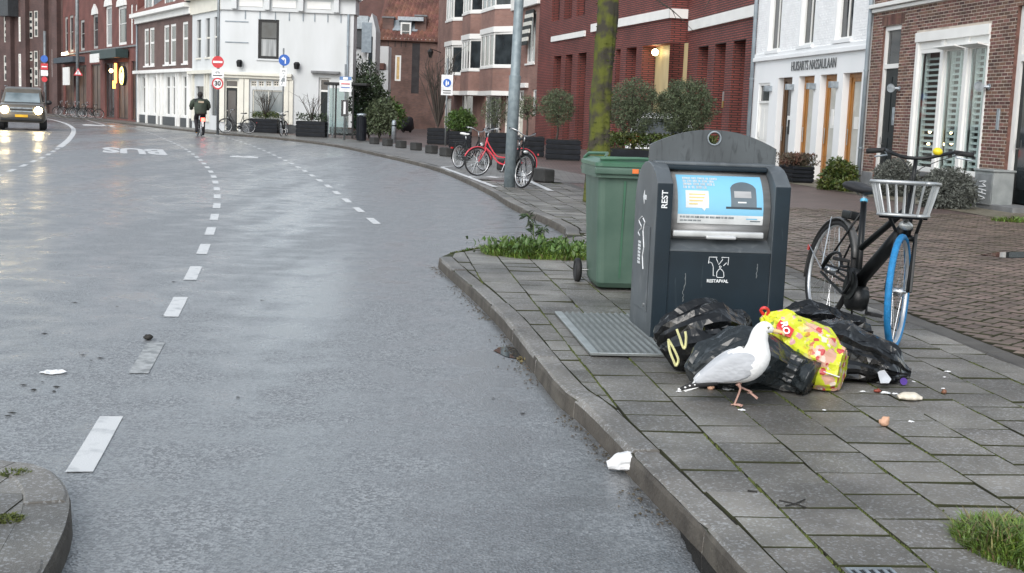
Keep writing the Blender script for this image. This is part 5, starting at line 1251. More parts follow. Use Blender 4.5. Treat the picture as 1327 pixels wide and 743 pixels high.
filmbump(m_bag); filmbump(m_bag2)
def crumple(d, seed, fr, amp):
    q = d * fr + Vector((seed * 3.7, seed * 1.3, seed * 2.1)); v = 0; a = 1
    for k in range(4):
        v += a * (1 - 2 * abs(noise.noise(q))); q = q * 2.07; a *= .42
    return v * amp
def bag(path, radii, name, m, parent=None, seed=1, amp=.03, fr=3.2, floor=PZ + .004, sub_=6, flat=(1, 1, 1), nseg=48, nlen=44, smooth=True, facet=0):
    """closed film skin drawn round a bent axis, with sharp creases"""
    P = crom(path, 12); L = arclen(P); tot = L[-1]; Rr = []
    rings = []
    def rad_at(t):
        x = t * (len(radii) - 1); i = min(int(x), len(radii) - 2); f = x - i; f = f * f * (3 - 2 * f); return Vector(radii[i]).lerp(Vector(radii[i + 1]), f)
    for i in range(nlen + 1):
        t = i / nlen; p = at_len(P, L, t * tot); d = (at_len(P, L, t * tot + .01) - at_len(P, L, t * tot - .01)).normalized()
        side = d.cross(Vector((0, 0, 1)));
        if side.length < .1: side = Vector((1, 0, 0))
        side.normalize(); up = side.cross(d).normalized(); rw = rad_at(t); ring = []
        for j in range(nseg):
            a = 2 * math.pi * j / nseg; dr = side * math.cos(a) * rw[0] + up * math.sin(a) * rw[1]
            q = p + dr; n = dr.normalized() if dr.length > 1e-6 else up
            k = crumple(q * 1.0, seed, fr, 1.0); k2 = crumple(Vector((math.cos(a) * 1.1, math.sin(a) * 1.1, t * .5)), seed + 9, 1.9, 1.25) - .55 * min(.5, crumple(Vector((q.x, q.z, q.y)), seed + 4, fr * 2.6, 1.0))
            s_ = min(1, 4 * min(rw[0], rw[1]) / .15)
            q = q + n * (k + k2) * amp * s_
            if q.z < floor: q.z = floor + (q.z - floor) * .02
            ring.append(q)
        rings.append(ring)
    mb = MB(); mb.loft(rings); o = O(name, mb, m, parent, smooth=smooth)
    if facet: d_ = o.modifiers.new('facets', 'DECIMATE'); d_.ratio = facet
    return o
def P3(x, y, Y): return atY(x, y, Y)
# left black bag with pale drawstring
b1 = thing('rubbish_bag', 'upright black rubbish bag with pale yellow drawstring against the container', 'rubbish bag', G(900, 478, PZ))
def rel(o, *objs):
    for q in objs: q.parent = o; q.location = -Vector(o.location)
q = bag([P3(862, 462, 6.95), P3(885, 447, 6.95), P3(912, 440, 7.0), P3(940, 447, 7.05), P3(962, 462, 7.05)], [(.03, .05), (.15, .14), (.2, .165), (.19, .13), (.06, .07)], 'film', m_bag, seed=2, amp=.032, facet=.32, smooth=False); rel(b1, q)
q2 = bag([P3(905, 440, 6.96), P3(916, 420, 6.98), P3(925, 402, 7.0), P3(928, 397, 7.0)], [(.12, .13), (.095, .1), (.05, .055), (.01, .012)], 'peak', m_bag, seed=5, amp=.02, facet=.3, smooth=False); rel(b1, q2)
m_draw = mat('drawstring', (.72, .7, .36), .5, var=.1, scale=20)
for pts in ([(866, 442), (868, 455), (873, 468), (876, 474), (879, 466), (873, 452), (866, 440)], [(877, 427), (881, 438), (885, 450), (888, 450), (889, 438), (888, 430)]):
    P_ = [P3(x, y, 6.62) for i, (x, y) in enumerate(pts)]; mb = MB(); mb.tube(crom(P_, 4), .0115, 6, flat=.6); q = O('drawstring', mb, m_draw); rel(b1, q)
# dark grey bag behind the gull
b2 = thing('rubbish_bag', 'dark grey rubbish bag lying behind the gull, knotted end to the right', 'rubbish bag', G(970, 503, PZ))
q = bag([P3(898, 492, 6.46), P3(930, 472, 6.5), P3(975, 466, 6.52), P3(1015, 480, 6.5), P3(1040, 489, 6.46), P3(1052, 492, 6.44)], [(.03, .03), (.12, .09), (.165, .13), (.15, .105), (.06, .06), (.045, .05)], 'film', m_bag2, seed=8, amp=.022, fr=3.6, facet=.32, smooth=False); rel(b2, q)
q = bag([P3(1034, 484, 6.42), P3(1043, 488, 6.4), P3(1052, 492, 6.38)], [(.03, .035), (.05, .05), (.055, .06)], 'knotted_end', m_bag2, seed=14, amp=.022, fr=9, nseg=30, nlen=12); rel(b2, q)
# black bag at the right
b3 = thing('rubbish_bag', 'torn black rubbish bag with spilled scraps at its right end', 'rubbish bag', G(1100, 490, PZ))
q = bag([P3(1030, 442, 7.02), P3(1055, 452, 6.95), P3(1095, 462, 6.9), P3(1135, 471, 6.86), P3(1162, 481, 6.82), P3(1180, 485, 6.8)], [(.04, .04), (.15, .11), (.17, .135), (.14, .095), (.1, .06), (.02, .012)], 'film', m_bag, seed=21, amp=.028, fr=3.0, facet=.32, smooth=False); rel(b3, q)
mb = MB(); rr = random.Random(4)
def rag(c, n, r, seed, m, name, zs=.5, par=None):
    mb = MB(); rings = []; rr = random.Random(seed); N_ = 14
    vs = [Vector(c)]
    for k in range(1, 4):
        for j in range(N_):
            a = 2 * math.pi * j / N_; d = r * k / 3 * (1 + .35 * noise.noise(Vector((a, seed, k * .4)) * 1.7)); vs.append(Vector(c) + Vector((math.cos(a) * d, math.sin(a) * d * .7, 0)) + Vector((0, 0, abs(noise.noise(Vector((math.cos(a) * 2.3, math.sin(a) * 2.3, seed + k)))) * r * zs + .002)))
    fs = [(0, 1 + j, 1 + (j + 1) % N_) for j in range(N_)] + [(1 + k * N_ + j, 1 + k * N_ + (j + 1) % N_, 1 + (k + 1) * N_ + (j + 1) % N_, 1 + (k + 1) * N_ + j) for k in range(2) for j in range(N_)]
    fs = [f if len(f) == 3 else (f[0], f[3], f[2], f[1]) for f in fs]
    mb.add(vs, fs); o = O(name, mb, m, par, fix=False); s_ = o.modifiers.new('s', 'SOLIDIFY'); s_.thickness = .002; return o
m_film = mat('milky_film', (.5, .52, .55), .3, var=.1, scale=20)
g_ = P3(1133, 461, 6.74); g2 = P3(1147, 490, 6.66)
mb = MB(); mb.add([P3(1125, 455, 6.75), P3(1136, 458, 6.74), P3(1140, 470, 6.73), P3(1133, 474, 6.74), P3(1128, 463, 6.745)], [(0, 1, 2, 3, 4)]); q = O('torn_patch', mb, m_film); sdf = q.modifiers.new('s', 'SOLIDIFY'); sdf.thickness = .003; rel(b3, q)
mb = MB(); mb.add([P3(1137, 482, 6.69), P3(1146, 480, 6.69), P3(1155, 492, 6.62), P3(1152, 497, 6.6), P3(1141, 497, 6.6)], [(0, 1, 2, 3, 4)]); q = O('torn_patch', mb, m_film); sdf = q.modifiers.new('s', 'SOLIDIFY'); sdf.thickness = .003; rel(b3, q)
# flat black bag by the bicycle
b4 = thing('rubbish_bag', 'slack black rubbish bag lying beside the rear wheel of the bicycle', 'rubbish bag', G(1080, 440, PZ))
q = bag([P3(1005, 418, 7.5), P3(1030, 424, 7.52), P3(1062, 424, 7.55), P3(1095, 432, 7.55), P3(1118, 437, 7.5), P3(1126, 437, 7.5)], [(.02, .02), (.1, .075), (.15, .1), (.13, .07), (.1, .05), (.03, .03)], 'film', m_bag, seed=33, amp=.03, fr=4.0, facet=.32, smooth=False); rel(b4, q)
# printed carrier bag
m_car = mat('carrier_bag_print', (.6, .62, .03), .33, col2=(.5, .57, .03), scale=6, bump=.5, bscale=22)
N = m_car.node_tree.nodes; L = m_car.node_tree.links; pb = N['Principled BSDF']; src = pb.inputs['Base Color'].links[0].from_socket
filmbump(m_car, 12, 26, .4)
tc = N.new('ShaderNodeTexCoord'); 
def spots(scale, thr, colr, prev, seed):
    mp = N.new('ShaderNodeMapping'); mp.inputs['Location'].default_value = (seed, seed * .7, 0); L.new(tc.outputs['Object'], mp.inputs[0])
    vo = N.new('ShaderNodeTexVoronoi'); vo.inputs['Scale'].default_value = scale; L.new(mp.outputs[0], vo.inputs['Vector'])
    nz = N.new('ShaderNodeTexNoise'); nz.inputs['Scale'].default_value = scale * 3; L.new(mp.outputs[0], nz.inputs['Vector'])
    ad = N.new('ShaderNodeMath'); ad.operation = 'MULTIPLY_ADD'; ad.inputs[1].default_value = .5; L.new(nz.outputs['Fac'], ad.inputs[0]); L.new(vo.outputs['Distance'], ad.inputs[2])
    mr = N.new('ShaderNodeMapRange'); mr.inputs[1].default_value = thr + .03; mr.inputs[2].default_value = thr; L.new(ad.outputs[0], mr.inputs[0])
    mx = N.new('ShaderNodeMix'); mx.data_type = 'RGBA'; L.new(mr.outputs[0], mx.inputs[0]); L.new(prev, mx.inputs[6]); mx.inputs[7].default_value = (*colr, 1); return mx.outputs[2]
sx_ = N.new('ShaderNodeSeparateXYZ'); L.new(tc.outputs['Object'], sx_.inputs[0])
s1 = spots(16, .50, (.55, .3, .32), src, 1.0); s2 = spots(22, .44, (.16, .26, .03), s1, 4.0); 
# crowded pictures towards the lower end of the bag
e1 = spots(13, .72, (.66, .38, .28), src, 7.0); e2 = spots(17, .55, (.5, .06, .06), e1, 2.0); e3 = spots(19, .52, (.72, .6, .5), e2, 9.0)
cb0 = P3(1045, 452, 6.62); b5loc = G(1060, 495, PZ)
mr = N.new('ShaderNodeMapRange'); mr.inputs[1].default_value = -.06; mr.inputs[2].default_value = .0; L.new(sx_.outputs[0], mr.inputs[0])
mx = N.new('ShaderNodeMix'); mx.data_type = 'RGBA'; L.new(mr.outputs[0], mx.inputs[0]); L.new(s2, mx.inputs[6]); L.new(e3, mx.inputs[7]); L.new(mx.outputs[2], pb.inputs['Base Color'])
b5 = thing('carrier_bag', 'crumpled yellow printed carrier bag with red corner between black bags', 'carrier bag', b5loc)
q = bag([P3(989, 408, 6.72), P3(1003, 422, 6.7), P3(1025, 444, 6.66), P3(1052, 462, 6.6), P3(1076, 474, 6.55), P3(1092, 478, 6.52)], [(.015, .012), (.05, .075), (.105, .105), (.12, .125), (.115, .115), (.065, .075)], 'film', m_car, seed=41, amp=.02, fr=4.2, facet=.4, smooth=False)
q.data.transform(Matrix.Translation(-cb0)); q.parent = b5; q.location = cb0 - b5loc
m_cred = mat('carrier_red', (.62, .03, .03), .35, var=.15, scale=12)
mb = MB(); mb.tube(crom([P3(990, 409, 6.7), P3(986, 402, 6.69), P3(991, 399, 6.68), P3(996, 403, 6.69), P3(993, 411, 6.7)], 4), .0085, 6); q = O('handle', mb, m_cred); rel(b5, q)
rp = [P3(1011, 415, 6.57), P3(1019, 420, 6.56), P3(1029, 428, 6.545), P3(1024, 438, 6.52), P3(1008, 432, 6.535), P3(1006, 422, 6.55)]
mb = MB(); mb.add(rp, [tuple(range(6))]); q = O('red_print', mb, m_cred); s_ = q.modifiers.new('s', 'SOLIDIFY'); s_.thickness = .012; s_.offset = 0; rel(b5, q)
ux = (rp[3] - rp[1]).normalized(); uy = (rp[1] - rp[5]).normalized(); un = ux.cross(uy).normalized(); uy = un.cross(ux)
if un.y > 0: un = -un
ctr = sum(rp, Vector()) / 6
tm = textpart('bag_letters', 'RO', .05, frame3(ctr + un * .012 + Vector((0, -.012, 0)), ux, uy, ux.cross(uy)), m_txt, None, bold=.002); rel(b5, tm)
mb = MB(); mb.tube(crom([P3(1035, 467, 6.46), P3(1050, 474, 6.45), P3(1068, 482, 6.43), P3(1088, 489, 6.42)], 4), .003, 5); q = O('seam_strip', mb, m_txt); rel(b5, q)

# ================================================================== HERRING GULL
m_gw = mat('gull_white', (.76, .76, .75), .75, var=.05, scale=9, bump=.35, bscale=55)
m_gg = mat('gull_grey', (.43, .445, .47), .75, var=.1, scale=14, bump=.4, bscale=60, stretch=(.5, 1, 1.6))
gv = m_gg.node_tree; _N = gv.nodes; _tc = _N.new('ShaderNodeTexCoord'); _mp = _N.new('ShaderNodeMapping'); _mp.inputs['Scale'].default_value = (34, 60, 60); _mp.inputs['Rotation'].default_value = (0, rad(-28), 0); gv.links.new(_tc.outputs['Object'], _mp.inputs[0])
_vo = _N.new('ShaderNodeTexVoronoi'); _vo.inputs['Scale'].default_value = 1; gv.links.new(_mp.outputs[0], _vo.inputs['Vector']); _bp = [n for n in _N if n.type == 'BUMP'][0]; gv.links.new(_vo.outputs['Distance'], _bp.inputs['Height']); _bp.inputs['Strength'].default_value = .35; _bp.inputs['Distance'].default_value = .006
m_gbk = mat('gull_black', (.012, .012, .013), .6); m_gleg = mat('gull_pink', (.42, .25, .2), .55, var=.15, scale=20); m_gbill = mat('gull_bill', (.68, .5, .22), .4, var=.1, scale=10)
gp = G(950, 524.5, PZ)
gl_ = thing('gull', 'grey backed white gull walking in front of the dark grey rubbish bag', 'gull', gp, ALPHA * .3 - rad(4)); gl_.scale = (.98, .98, .98)
def ringloft(st, n=20, y0=0.0):
    """stations: (x, z, half height, half width[, y])"""
    rings = []
    for i, s in enumerate(st):
        a = st[max(0, i - 1)]; b = st[min(len(st) - 1, i + 1)]; t = Vector((b[0] - a[0], 0, b[1] - a[1])).normalized(); nrm = Vector((-t.z, 0, t.x))
        yy = s[4] if len(s) > 4 else y0
        rings.append([Vector((s[0], yy, s[1])) + nrm * s[2] * math.sin(2 * math.pi * j / n) + Vector((0, 1, 0)) * s[3] * math.cos(2 * math.pi * j / n) for j in range(n)])
    return rings
def smooth_st(st, k=4):
    P = [Vector(s[:2] + (0,)) for s in st]; out = []
    n = len(st)
    def cr(a, b, c, d, t): return .5 * (2 * b + (c - a) * t + (2 * a - 5 * b + 4 * c - d) * t * t + (3 * b - a - 3 * c + d) * t ** 3)
    for i in range(n - 1):
        A = st[max(0, i - 1)]; Bq = st[i]; C = st[i + 1]; D = st[min(n - 1, i + 2)]
        for j in range(k): out.append(tuple(cr(A[m], Bq[m], C[m], D[m], j / k) for m in range(len(Bq))))
    out.append(st[-1]); return out
body = smooth_st([(-.205, .088, .008, .02), (-.17, .112, .03, .034), (-.10, .158, .058, .056), (-.02, .188, .08, .072), (.05, .212, .092, .08), (.094, .25, .078, .068), (.103, .298, .058, .052), (.105, .335, .047, .043), (.112, .368, .042, .038), (.128, .392, .036, .033), (.148, .393, .028, .027), (.164, .387, .018, .018), (.172, .384, .013, .012)])
mb = MB(); mb.loft(ringloft(body, 26)); gb = O('body', mb, [m_gw, m_gg], gl_, smooth=True)
for p in gb.data.polygons:
    c = p.center
    if -.17 < c.x < .072 - max(0, (.2 - c.z)) * .6 and .262 > c.z > .13 + (c.x + .02) * .35: p.material_index = 1
bill = smooth_st([(.166, .385, .0135, .0115), (.19, .381, .0105, .008), (.214, .376, .0095, .006), (.226, .367, .0065, .004), (.229, .358, .001, .001)])
mb = MB(); mb.loft(ringloft(bill, 12)); bl_ = O('bill', mb, m_gbill, gl_, smooth=True); mb = MB(); mb.ball((.213, -.0045, .369), (.007, .003, .004), 8, 6); O('bill_spot', mb, m_cred, bl_)
for sy in (-1, 1):
    mb = MB(); mb.ball((.144, sy * .0265, .398), (.0062, .004, .0062), 10, 8); e = O('eye', mb, mat('gull_eye', (.45, .42, .25), .2), gl_, smooth=True); mb = MB(); mb.ball((.1445, sy * .0295, .398), (.003, .0025, .003), 8, 6); O('pupil', mb, m_gbk, e)
    mb = MB(); mb.tube([(.137, sy * .0275, .4015), (.145, sy * .0285, .4045), (.152, sy * .026, .402)], .002, 5); O('eye_line', mb, m_gbk, e)
    wing = smooth_st([(.098, .232, .012, .006, sy * .06), (.07, .226, .05, .012, sy * .064), (.0, .204, .07, .016, sy * .062), (-.07, .174, .058, .015, sy * .052), (-.13, .146, .036, .013, sy * .042), (-.178, .122, .02, .01, sy * .03), (-.2, .112, .006, .006, sy * .025)])
    mb = MB(); mb.loft(ringloft(wing, 18)); w = O('wing', mb, m_gg, gl_, smooth=True)
    prim = smooth_st([(-.09, .118, .014, .007, sy * .045), (-.15, .106, .017, .007, sy * .036), (-.21, .088, .013, .006, sy * .02), (-.268, .066, .006, .004, sy * .006)])
    mb = MB(); mb.loft(ringloft(prim, 10)); pr = O('primaries', mb, m_gbk, w, smooth=True)
    for (x, z, r_) in ((-.270, .064, .0085), (-.243, .079, .006), (-.222, .09, .0055), (-.198, .097, .005)):
        mb = MB(); mb.ball((x, sy * (.0075 + max(0, (x + .27) * .27)), z), (r_ * 1.15, .0045, r_ * .75), 8, 6); O('wing_tip', mb, m_gw, pr, smooth=True)
mb = MB(); mb.add([(-.15, -.03, .098), (-.15, .03, .098), (-.245, .04, .062), (-.255, 0, .064), (-.245, -.04, .062), (-.15, 0, .088), (-.24, 0, .056)], [(0, 1, 2, 3), (0, 3, 4), (1, 5, 6, 2), (5, 0, 4, 6), (2, 6, 3), (3, 6, 4)]); O('tail', mb, m_gw, gl_, smooth=True)
for (hip, kn, an, toe, sy) in (((.012, .115), (.026, .085), (-.0, .004), (.045, .003), -1), ((.03, .11), (.03, .088), (.085, .055), (.125, .032), 1)):
    y = sy * .028; mb = MB(); mb.tube(crom([(hip[0], y, hip[1]), (kn[0], y, kn[1]), (an[0] + .004, y, an[1] + .008), (an[0], y, an[1])], 4), [.013, .011, .009, .007, .0055, .005, .005, .005, .005, .005, .005, .006, .006], 8); lg_ = O('leg', mb, m_gleg, gl_, smooth=True)
    mb = MB(); dx, dz = toe[0] - an[0], toe[1] - an[1]
    toes = [(an[0] + dx, y, toe[1] + .002), (an[0] + dx * .8, y - .026, toe[1] + .001), (an[0] + dx * .8, y + .026, toe[1] + .001)]
    for t in toes: mb.tube([(an[0], y, an[1] + .003), ((an[0] + t[0]) / 2, (y + t[1]) / 2, (an[1] + t[2]) / 2 + .003), t], [.0045, .004, .0025], 6)
    mb.add([(an[0], y, an[1] + .002), toes[1], toes[0], toes[2], (an[0], y, an[1]), tuple(Vector(toes[1]) - Vector((0, 0, .002))), tuple(Vector(toes[0]) - Vector((0, 0, .002))), tuple(Vector(toes[2]) - Vector((0, 0, .002)))], [(0, 1, 2), (0, 2, 3), (4, 6, 5), (4, 7, 6)])
    mb.tube([(an[0], y, an[1] + .003), (an[0] - .014, y, an[1] + .001)], .003, 5); O('webbed_foot', mb, m_gleg, lg_)

# ================================================================== BICYCLES
m_spoke = mat('spoke_steel', (.6, .62, .64), .3, metal=.9)
m_rim = mat('rim_alloy', (.62, .63, .64), .3, metal=.7)
m_saddle = mat('saddle_black', (.02, .02, .022), .55)
def wheel(par, c, r, M, tm=m_rubber, rm=m_rim, tw_=.021, spokes=28, hub=.02, lod=1, whitewall=False):
    """wheel in the local xz plane at c, under transform M"""
    W_ = M @ Matrix.Translation(c) @ Matrix.Rotation(rad(90), 4, 'X')
    n = 48 if lod else 24
    mb = MB(); mb.torus(r - tw_ * 1.6, tw_ * .55, W_, n, 6, 1.2); rim = O('wheel', mb, rm, par, smooth=True)
    mb = MB(); mb.torus(r - tw_, tw_, W_, n, 10 if lod else 6); O('tyre', mb, tm, rim, smooth=True)
    mb = MB(); rr_ = r - tw_ * 2.0
    for i in range(spokes):
        a = 2 * math.pi * i / spokes; s = 1 if i % 2 else -1; a2 = a + s * .9 * (1 if (i // 2) % 2 else -1) * .5
        mb.tube([W_ @ Vector((hub * math.cos(a2 + .4), hub * math.sin(a2 + .4), s * .025)), W_ @ Vector((rr_ * math.cos(a), rr_ * math.sin(a), 0))], .0011 if lod else .003, 3, cap=False)
    O('spokes', mb, m_spoke, rim, fix=False)
    mb = MB(); mb.lathe([(.012, -.05), (.012, -.035), (hub, -.03), (hub * .7, 0), (hub, .03), (.012, .035), (.012, .05)], 12, W_); O('hub', mb, m_steel, rim, smooth=True)
    return rim
def bike(name, label, loc, rz, lean=0.0, steer=0.0, r=.345, wb=1.08, fm=m_black, tyre_f=m_rubber, style='step', basket=None, lod=1, group=None, saddle=m_saddle, fender=m_black, rimm=m_rim, ebike=False, carrier=True, bell=None, barw=.31):
    e = thing(name, label, 'bicycle', loc, rz, group); e.rotation_euler = (lean, 0, rz)
    I = Matrix.Identity(4); k = r / .345
    def V(x, z, y=0.0): return Vector((x * k, y, z * k))
    rear, bb, st = V(0, .345), V(.44, .29), V(.27, .83)
    hd_t, hd_b, front = V(.86, .93), V(.91, .70), V(wb / k, .345)
    ax = (hd_t - hd_b).normalized(); S = Matrix.Translation(hd_b) @ Matrix.Rotation(steer, 4, ax) @ Matrix.Translation(-hd_b)
    t = .017 if not ebike else .022; n = 10 if lod else 6
    mb = MB(); mb.tube([bb, st], t, n); mb.tube([hd_b - ax * .03, hd_t], t * 1.15, n)
    if ebike:
        mb.tube([bb + V(.0, .03), hd_b + V(-.02, .03)], .047, 12, flat=.85); mb.tube([st.lerp(bb, .55), hd_t.lerp(hd_b, .35) + V(-.01, 0)], .022, n)
    elif style == 'step':
        mb.tube(crom([bb, V(.6, .36), V(.76, .56), hd_b], 5), t * 1.1, n); mb.tube(crom([bb.lerp(st, .32), V(.62, .5), V(.78, .70), hd_t.lerp(hd_b, .25)], 5), t * .9, n)
    else:
        mb.tube([bb, hd_b], t * 1.1, n); mb.tube([st.lerp(bb, .1), hd_t], t, n)
    for s in (-1, 1):
        mb.tube([rear + Vector((0, s * .06, 0)), bb + Vector((0, s * .035, 0))], .009, 6); mb.tube([rear + Vector((0, s * .06, 0)), st.lerp(bb, .12) + Vector((0, s * .015, 0))], .008, 6)
    O('frame', mb, fm, e, smooth=True)
    mb = MB(); fk = hd_b - ax * .03
    for s in (-1, 1): mb.tube([S @ (fk + Vector((0, s * .02, 0))), S @ (fk + Vector((.0, s * .055, -.03))), S @ (front + Vector((0, s * .055, 0)))], [.014, .014, .010], 8)
    mb.tube([S @ (fk + Vector((0, -.05, -.015))), S @ (fk + Vector((0, .05, -.015)))], .018, 8); O('fork', mb, fm, e, smooth=True)
    wheel(e, rear, r, I, m_rubber, rimm, lod=lod, hub=.035); wheel(e, front, r, S, tyre_f, rimm, lod=lod, hub=.032 if ebike else .02)
    for (c, M, a0, a1, nm) in ((rear, I, 20, 195, 'rear_mudguard'), (front, S, 20 if fender is not m_black or not ebike else 60, 170, 'front_mudguard')):
        if ebike and nm == 'front_mudguard': continue
        mb = MB(); rings = []
        for i in range(17):
            a = rad(a0 + (a1 - a0) * i / 16)
            rings.append([M @ (c + Vector(((r + .016 + dz) * math.cos(a), dy, (r + .016 + dz) * math.sin(a)))) for dy, dz in ((-.028, -.012), (-.02, .004), (0, .009), (.02, .004), (.028, -.012), (.018, 0), (0, .004), (-.018, 0))])
        mb.loft(rings); O(nm, mb, fender, e, smooth=True)
    mb = MB(); sp = st + (st - bb).normalized() * (.11 if not ebike else .06); mb.tube([st, sp], .0135, 8); O('seat_post', mb, m_steel if not ebike else m_galv, e, smooth=True)
    if ebike: mb = MB(); q = st + (st - bb).normalized() * .006; mb.tube([q, q + (st - bb).normalized() * .02], .026, 10); O('seat_clamp', mb, mat('cyan_band', (.1, .42, .62), .4), e)
    st_ = [(-.15, .0, .018, .06), (-.13, .012, .03, .088), (-.07, .008, .03, .085), (.0, -.003, .024, .05), (.07, .0, .02, .026), (.13, .0, .016, .02), (.145, -.006, .004, .008)]
    rings = [[sp + Vector((x, hw * math.cos(2 * math.pi * j / 12), .03 + z + hh * math.sin(2 * math.pi * j / 12))) for j in range(12)] for x, z, hh, hw in [tuple(c * (1.2 if ebike else 1.0) for c in w4) for w4 in smooth_st(st_, 3)]]
    mb = MB(); mb.loft(rings); sd = O('saddle', mb, saddle, e, smooth=True); mb = MB()
    for s in (-1, 1): mb.tube([sp + Vector((-.11, s * .03, .02)), sp + Vector((-.03, s * .022, -.012)), sp + Vector((.09, s * .01, .02))], .004, 5)
    O('saddle_rail', mb, m_steel, sd)
    up = hd_t + ax * (.13 if not ebike else .235); hb = MB(); hb.tube([S @ hd_t, S @ up], .014, 8)
    if ebike: pts = [(-.13, -barw, .035), (-.10, -barw + .12, .045), (-.02, -.17, .03), (.035, -.06, .0), (.035, .06, .0), (-.02, .17, .03), (-.10, barw - .12, .045), (-.13, barw, .035)]
    else: pts = [(-.16, -barw + .04, .06), (-.10, -barw + .02, .08), (.01, -.2, .06), (.05, -.06, .0), (.05, .06, .0), (.01, .2, .06), (-.10, barw - .02, .08), (-.16, barw - .04, .06)]
    H = [S @ (up + Vector(p)) for p in pts]; hc = crom(H, 4); hb.tube(hc, .0115, 8); hbo = O('handlebar', hb, m_black if ebike else m_steel, e, smooth=True)
    for s in (0, 1):
        g = hc[:5] if s == 0 else hc[-5:]; mb = MB(); mb.tube(g, .017, 8); O('grip', mb, m_rubber, hbo, smooth=True)
        q = g[-1] if s == 0 else g[0]; mb = MB(); q2 = g[1] if s == 0 else g[3]; mb.tube([q + Vector((.01, 0, -.01)), q + Vector((.05, 0, -.03)), q2 + Vector((.06, 0, -.035))], .0055, 5); O('brake_lever', mb, m_galv, hbo)
        mb = MB(); mb.tube(crom([q, q + Vector((.1, 0, .0)), S @ (up + Vector((.12, 0, -.12))), S @ hd_b], 4), .003, 4); O('brake_cable', mb, m_rubber, hbo)
    if bell: mb = MB(); b_ = S @ (up + Vector((.0, .13 * bell, .045))); mb.ball(b_, (.032, .032, .026), 12, 8); O('bell', mb, mat('yellow_bell', (.75, .58, .02), .35), hbo, smooth=True)
    # drive
    ch = MB(); ch.lathe([(.095, -.006), (.095, .006)], 24, Matrix.Translation(bb + Vector((0, -.055, 0))) @ Matrix.Rotation(rad(90), 4, 'X'))
    ch.tube([bb + Vector((0, -.055, .09)), rear + Vector((0, -.055, .035))], .008, 4); ch.tube([bb + Vector((0, -.055, -.09)), rear + Vector((0, -.055, -.035))], .008, 4)
    O('chain_guard', ch, m_black, e)
    if ebike: mb = MB(); mb.tube([bb + V(.02, -.07, -.05), bb + V(.02, -.07, .05)], .085, 14); mb.tube([bb + V(-.03, .05, -.045), bb + V(-.03, .05, .045)], .07, 12); O('motor', mb, m_black, e, smooth=True)
    ca = rad(-70); cr = MB()
    for s in (-1, 1):
        d = Vector((math.cos(ca), 0, math.sin(ca))) * .17 * s; p0 = bb + Vector((0, s * .075, 0)); cr.tube([p0, p0 + d], .009, 6)
    cr.tube([bb + Vector((0, -.075, 0)), bb + Vector((0, .075, 0))], .014, 8); cro = O('crank', cr, m_steel if not ebike else m_black, e)
    for s in (-1, 1):
        d = Vector((math.cos(ca), 0, math.sin(ca))) * .17 * s; p0 = bb + Vector((0, s * .13, 0)) + d; mb = MB(); mb.bx(p0.x - .045, p0.x + .045, p0.y - .045, p0.y + .045, p0.z - .012, p0.z + .012); pe = O('pedal', mb, m_rubber, cro, bevel=.004)
        mb = MB(); mb.bx(p0.x - .047, p0.x - .044, p0.y - .02, p0.y + .02, p0.z - .007, p0.z + .007); O('reflector', mb, mat('amber_reflector', (.8, .35, .03), .2), pe)
    if carrier:
        mb = MB(); zc = .345 * k + r + .055
        for s in (-1, 1):
            mb.tube(crom([V(.22, .0) + Vector((0, s * .05, zc)), Vector((-.12, s * .06, zc)), Vector((-.25, s * .045, zc))], 3), .0065, 5); mb.tube([Vector((-.14, s * .06, zc)), rear + Vector((0, s * .075, 0))], .005, 5)
        mb.tube([Vector((-.25, -.045, zc)), Vector((-.25, .045, zc))], .0065, 5)
        for q in range(3): mb.tube([Vector((-.2 + q * .12, -.055, zc)), Vector((-.2 + q * .12, .055, zc))], .004, 4)
        O('carrier', mb, fm if ebike else m_black, e)
    mb = MB(); ks = bb + Vector((-.12, 0, -.0)); mb.tube([ks + Vector((0, .02, 0)), ks + Vector((-.1, .13, -ks.z + .01 + .13 * math.sin(-lean)))], .008, 6); O('kickstand', mb, m_black if not ebike else m_black, e)
    rl = MB(); rl.bx(-r - .02 - .03, -r - .02, -.03, .03, .345 * k + .18, .345 * k + .22) if not ebike else rl.bx(-r - .05, -r - .02, -.02, .02, .345 * k + .1, .345 * k + .14); O('rear_light', rl, mat('red_reflector', (.5, .02, .02), .2), e)
    hl = S @ (hd_b + ax * .06 + Vector((.09, 0, -.02))); mb = MB(); mb.ball(hl, (.03, .05, .03), 12, 8); ho = O('headlight', mb, mat('lamp_shell', (.5, .52, .52), .2, metal=.4), e, smooth=True)
    if basket:
        bs = thing  # noqa
        Bz0 = hd_b.z + .105; x0, x1 = hd_b.x + .07, hd_b.x + .36; hwb, hwt = .145, .19; hgt = .2
        def rr4(x0, x1, hw, z, kk=3):
            return [S @ Vector(p) for p in rr_ring(x0, x1, -hw, hw, z, .05, kk)]
        bot = rr4(x0 + .03, x1 - .05, hwb, Bz0); top = rr4(x0 - .01, x1 + .0, hwt, Bz0 + hgt)
        mb = MB(); mb.tube(top + [top[0]], .0135, 6); bo2 = O('basket', mb, m_bk, e, smooth=True)
        mb = MB(); mb.tube(bot + [bot[0]], .011, 6); O('basket_base_rim', mb, m_bk, bo2, smooth=True)
        for q in range(4): mb = MB(); y_ = -.11 + q * .073; mb.tube([S @ Vector((x0 + .03, y_, Bz0)), S @ Vector((x1 - .05, y_, Bz0))], .005, 5); O('basket_floor_bar', mb, m_bk, bo2)
        nb = len(bot)
        def lerp_ring(R_, u): 
            Lr = arclen(R_ + [R_[0]]); return at_len(R_ + [R_[0]], Lr, u * Lr[-1])
        for i in range(22):
            u = i / 22; mb = MB(); mb.tube([lerp_ring(bot, u), lerp_ring(top, u)], .0066, 5); O('basket_bar', mb, m_bk, bo2)
        mb = MB()
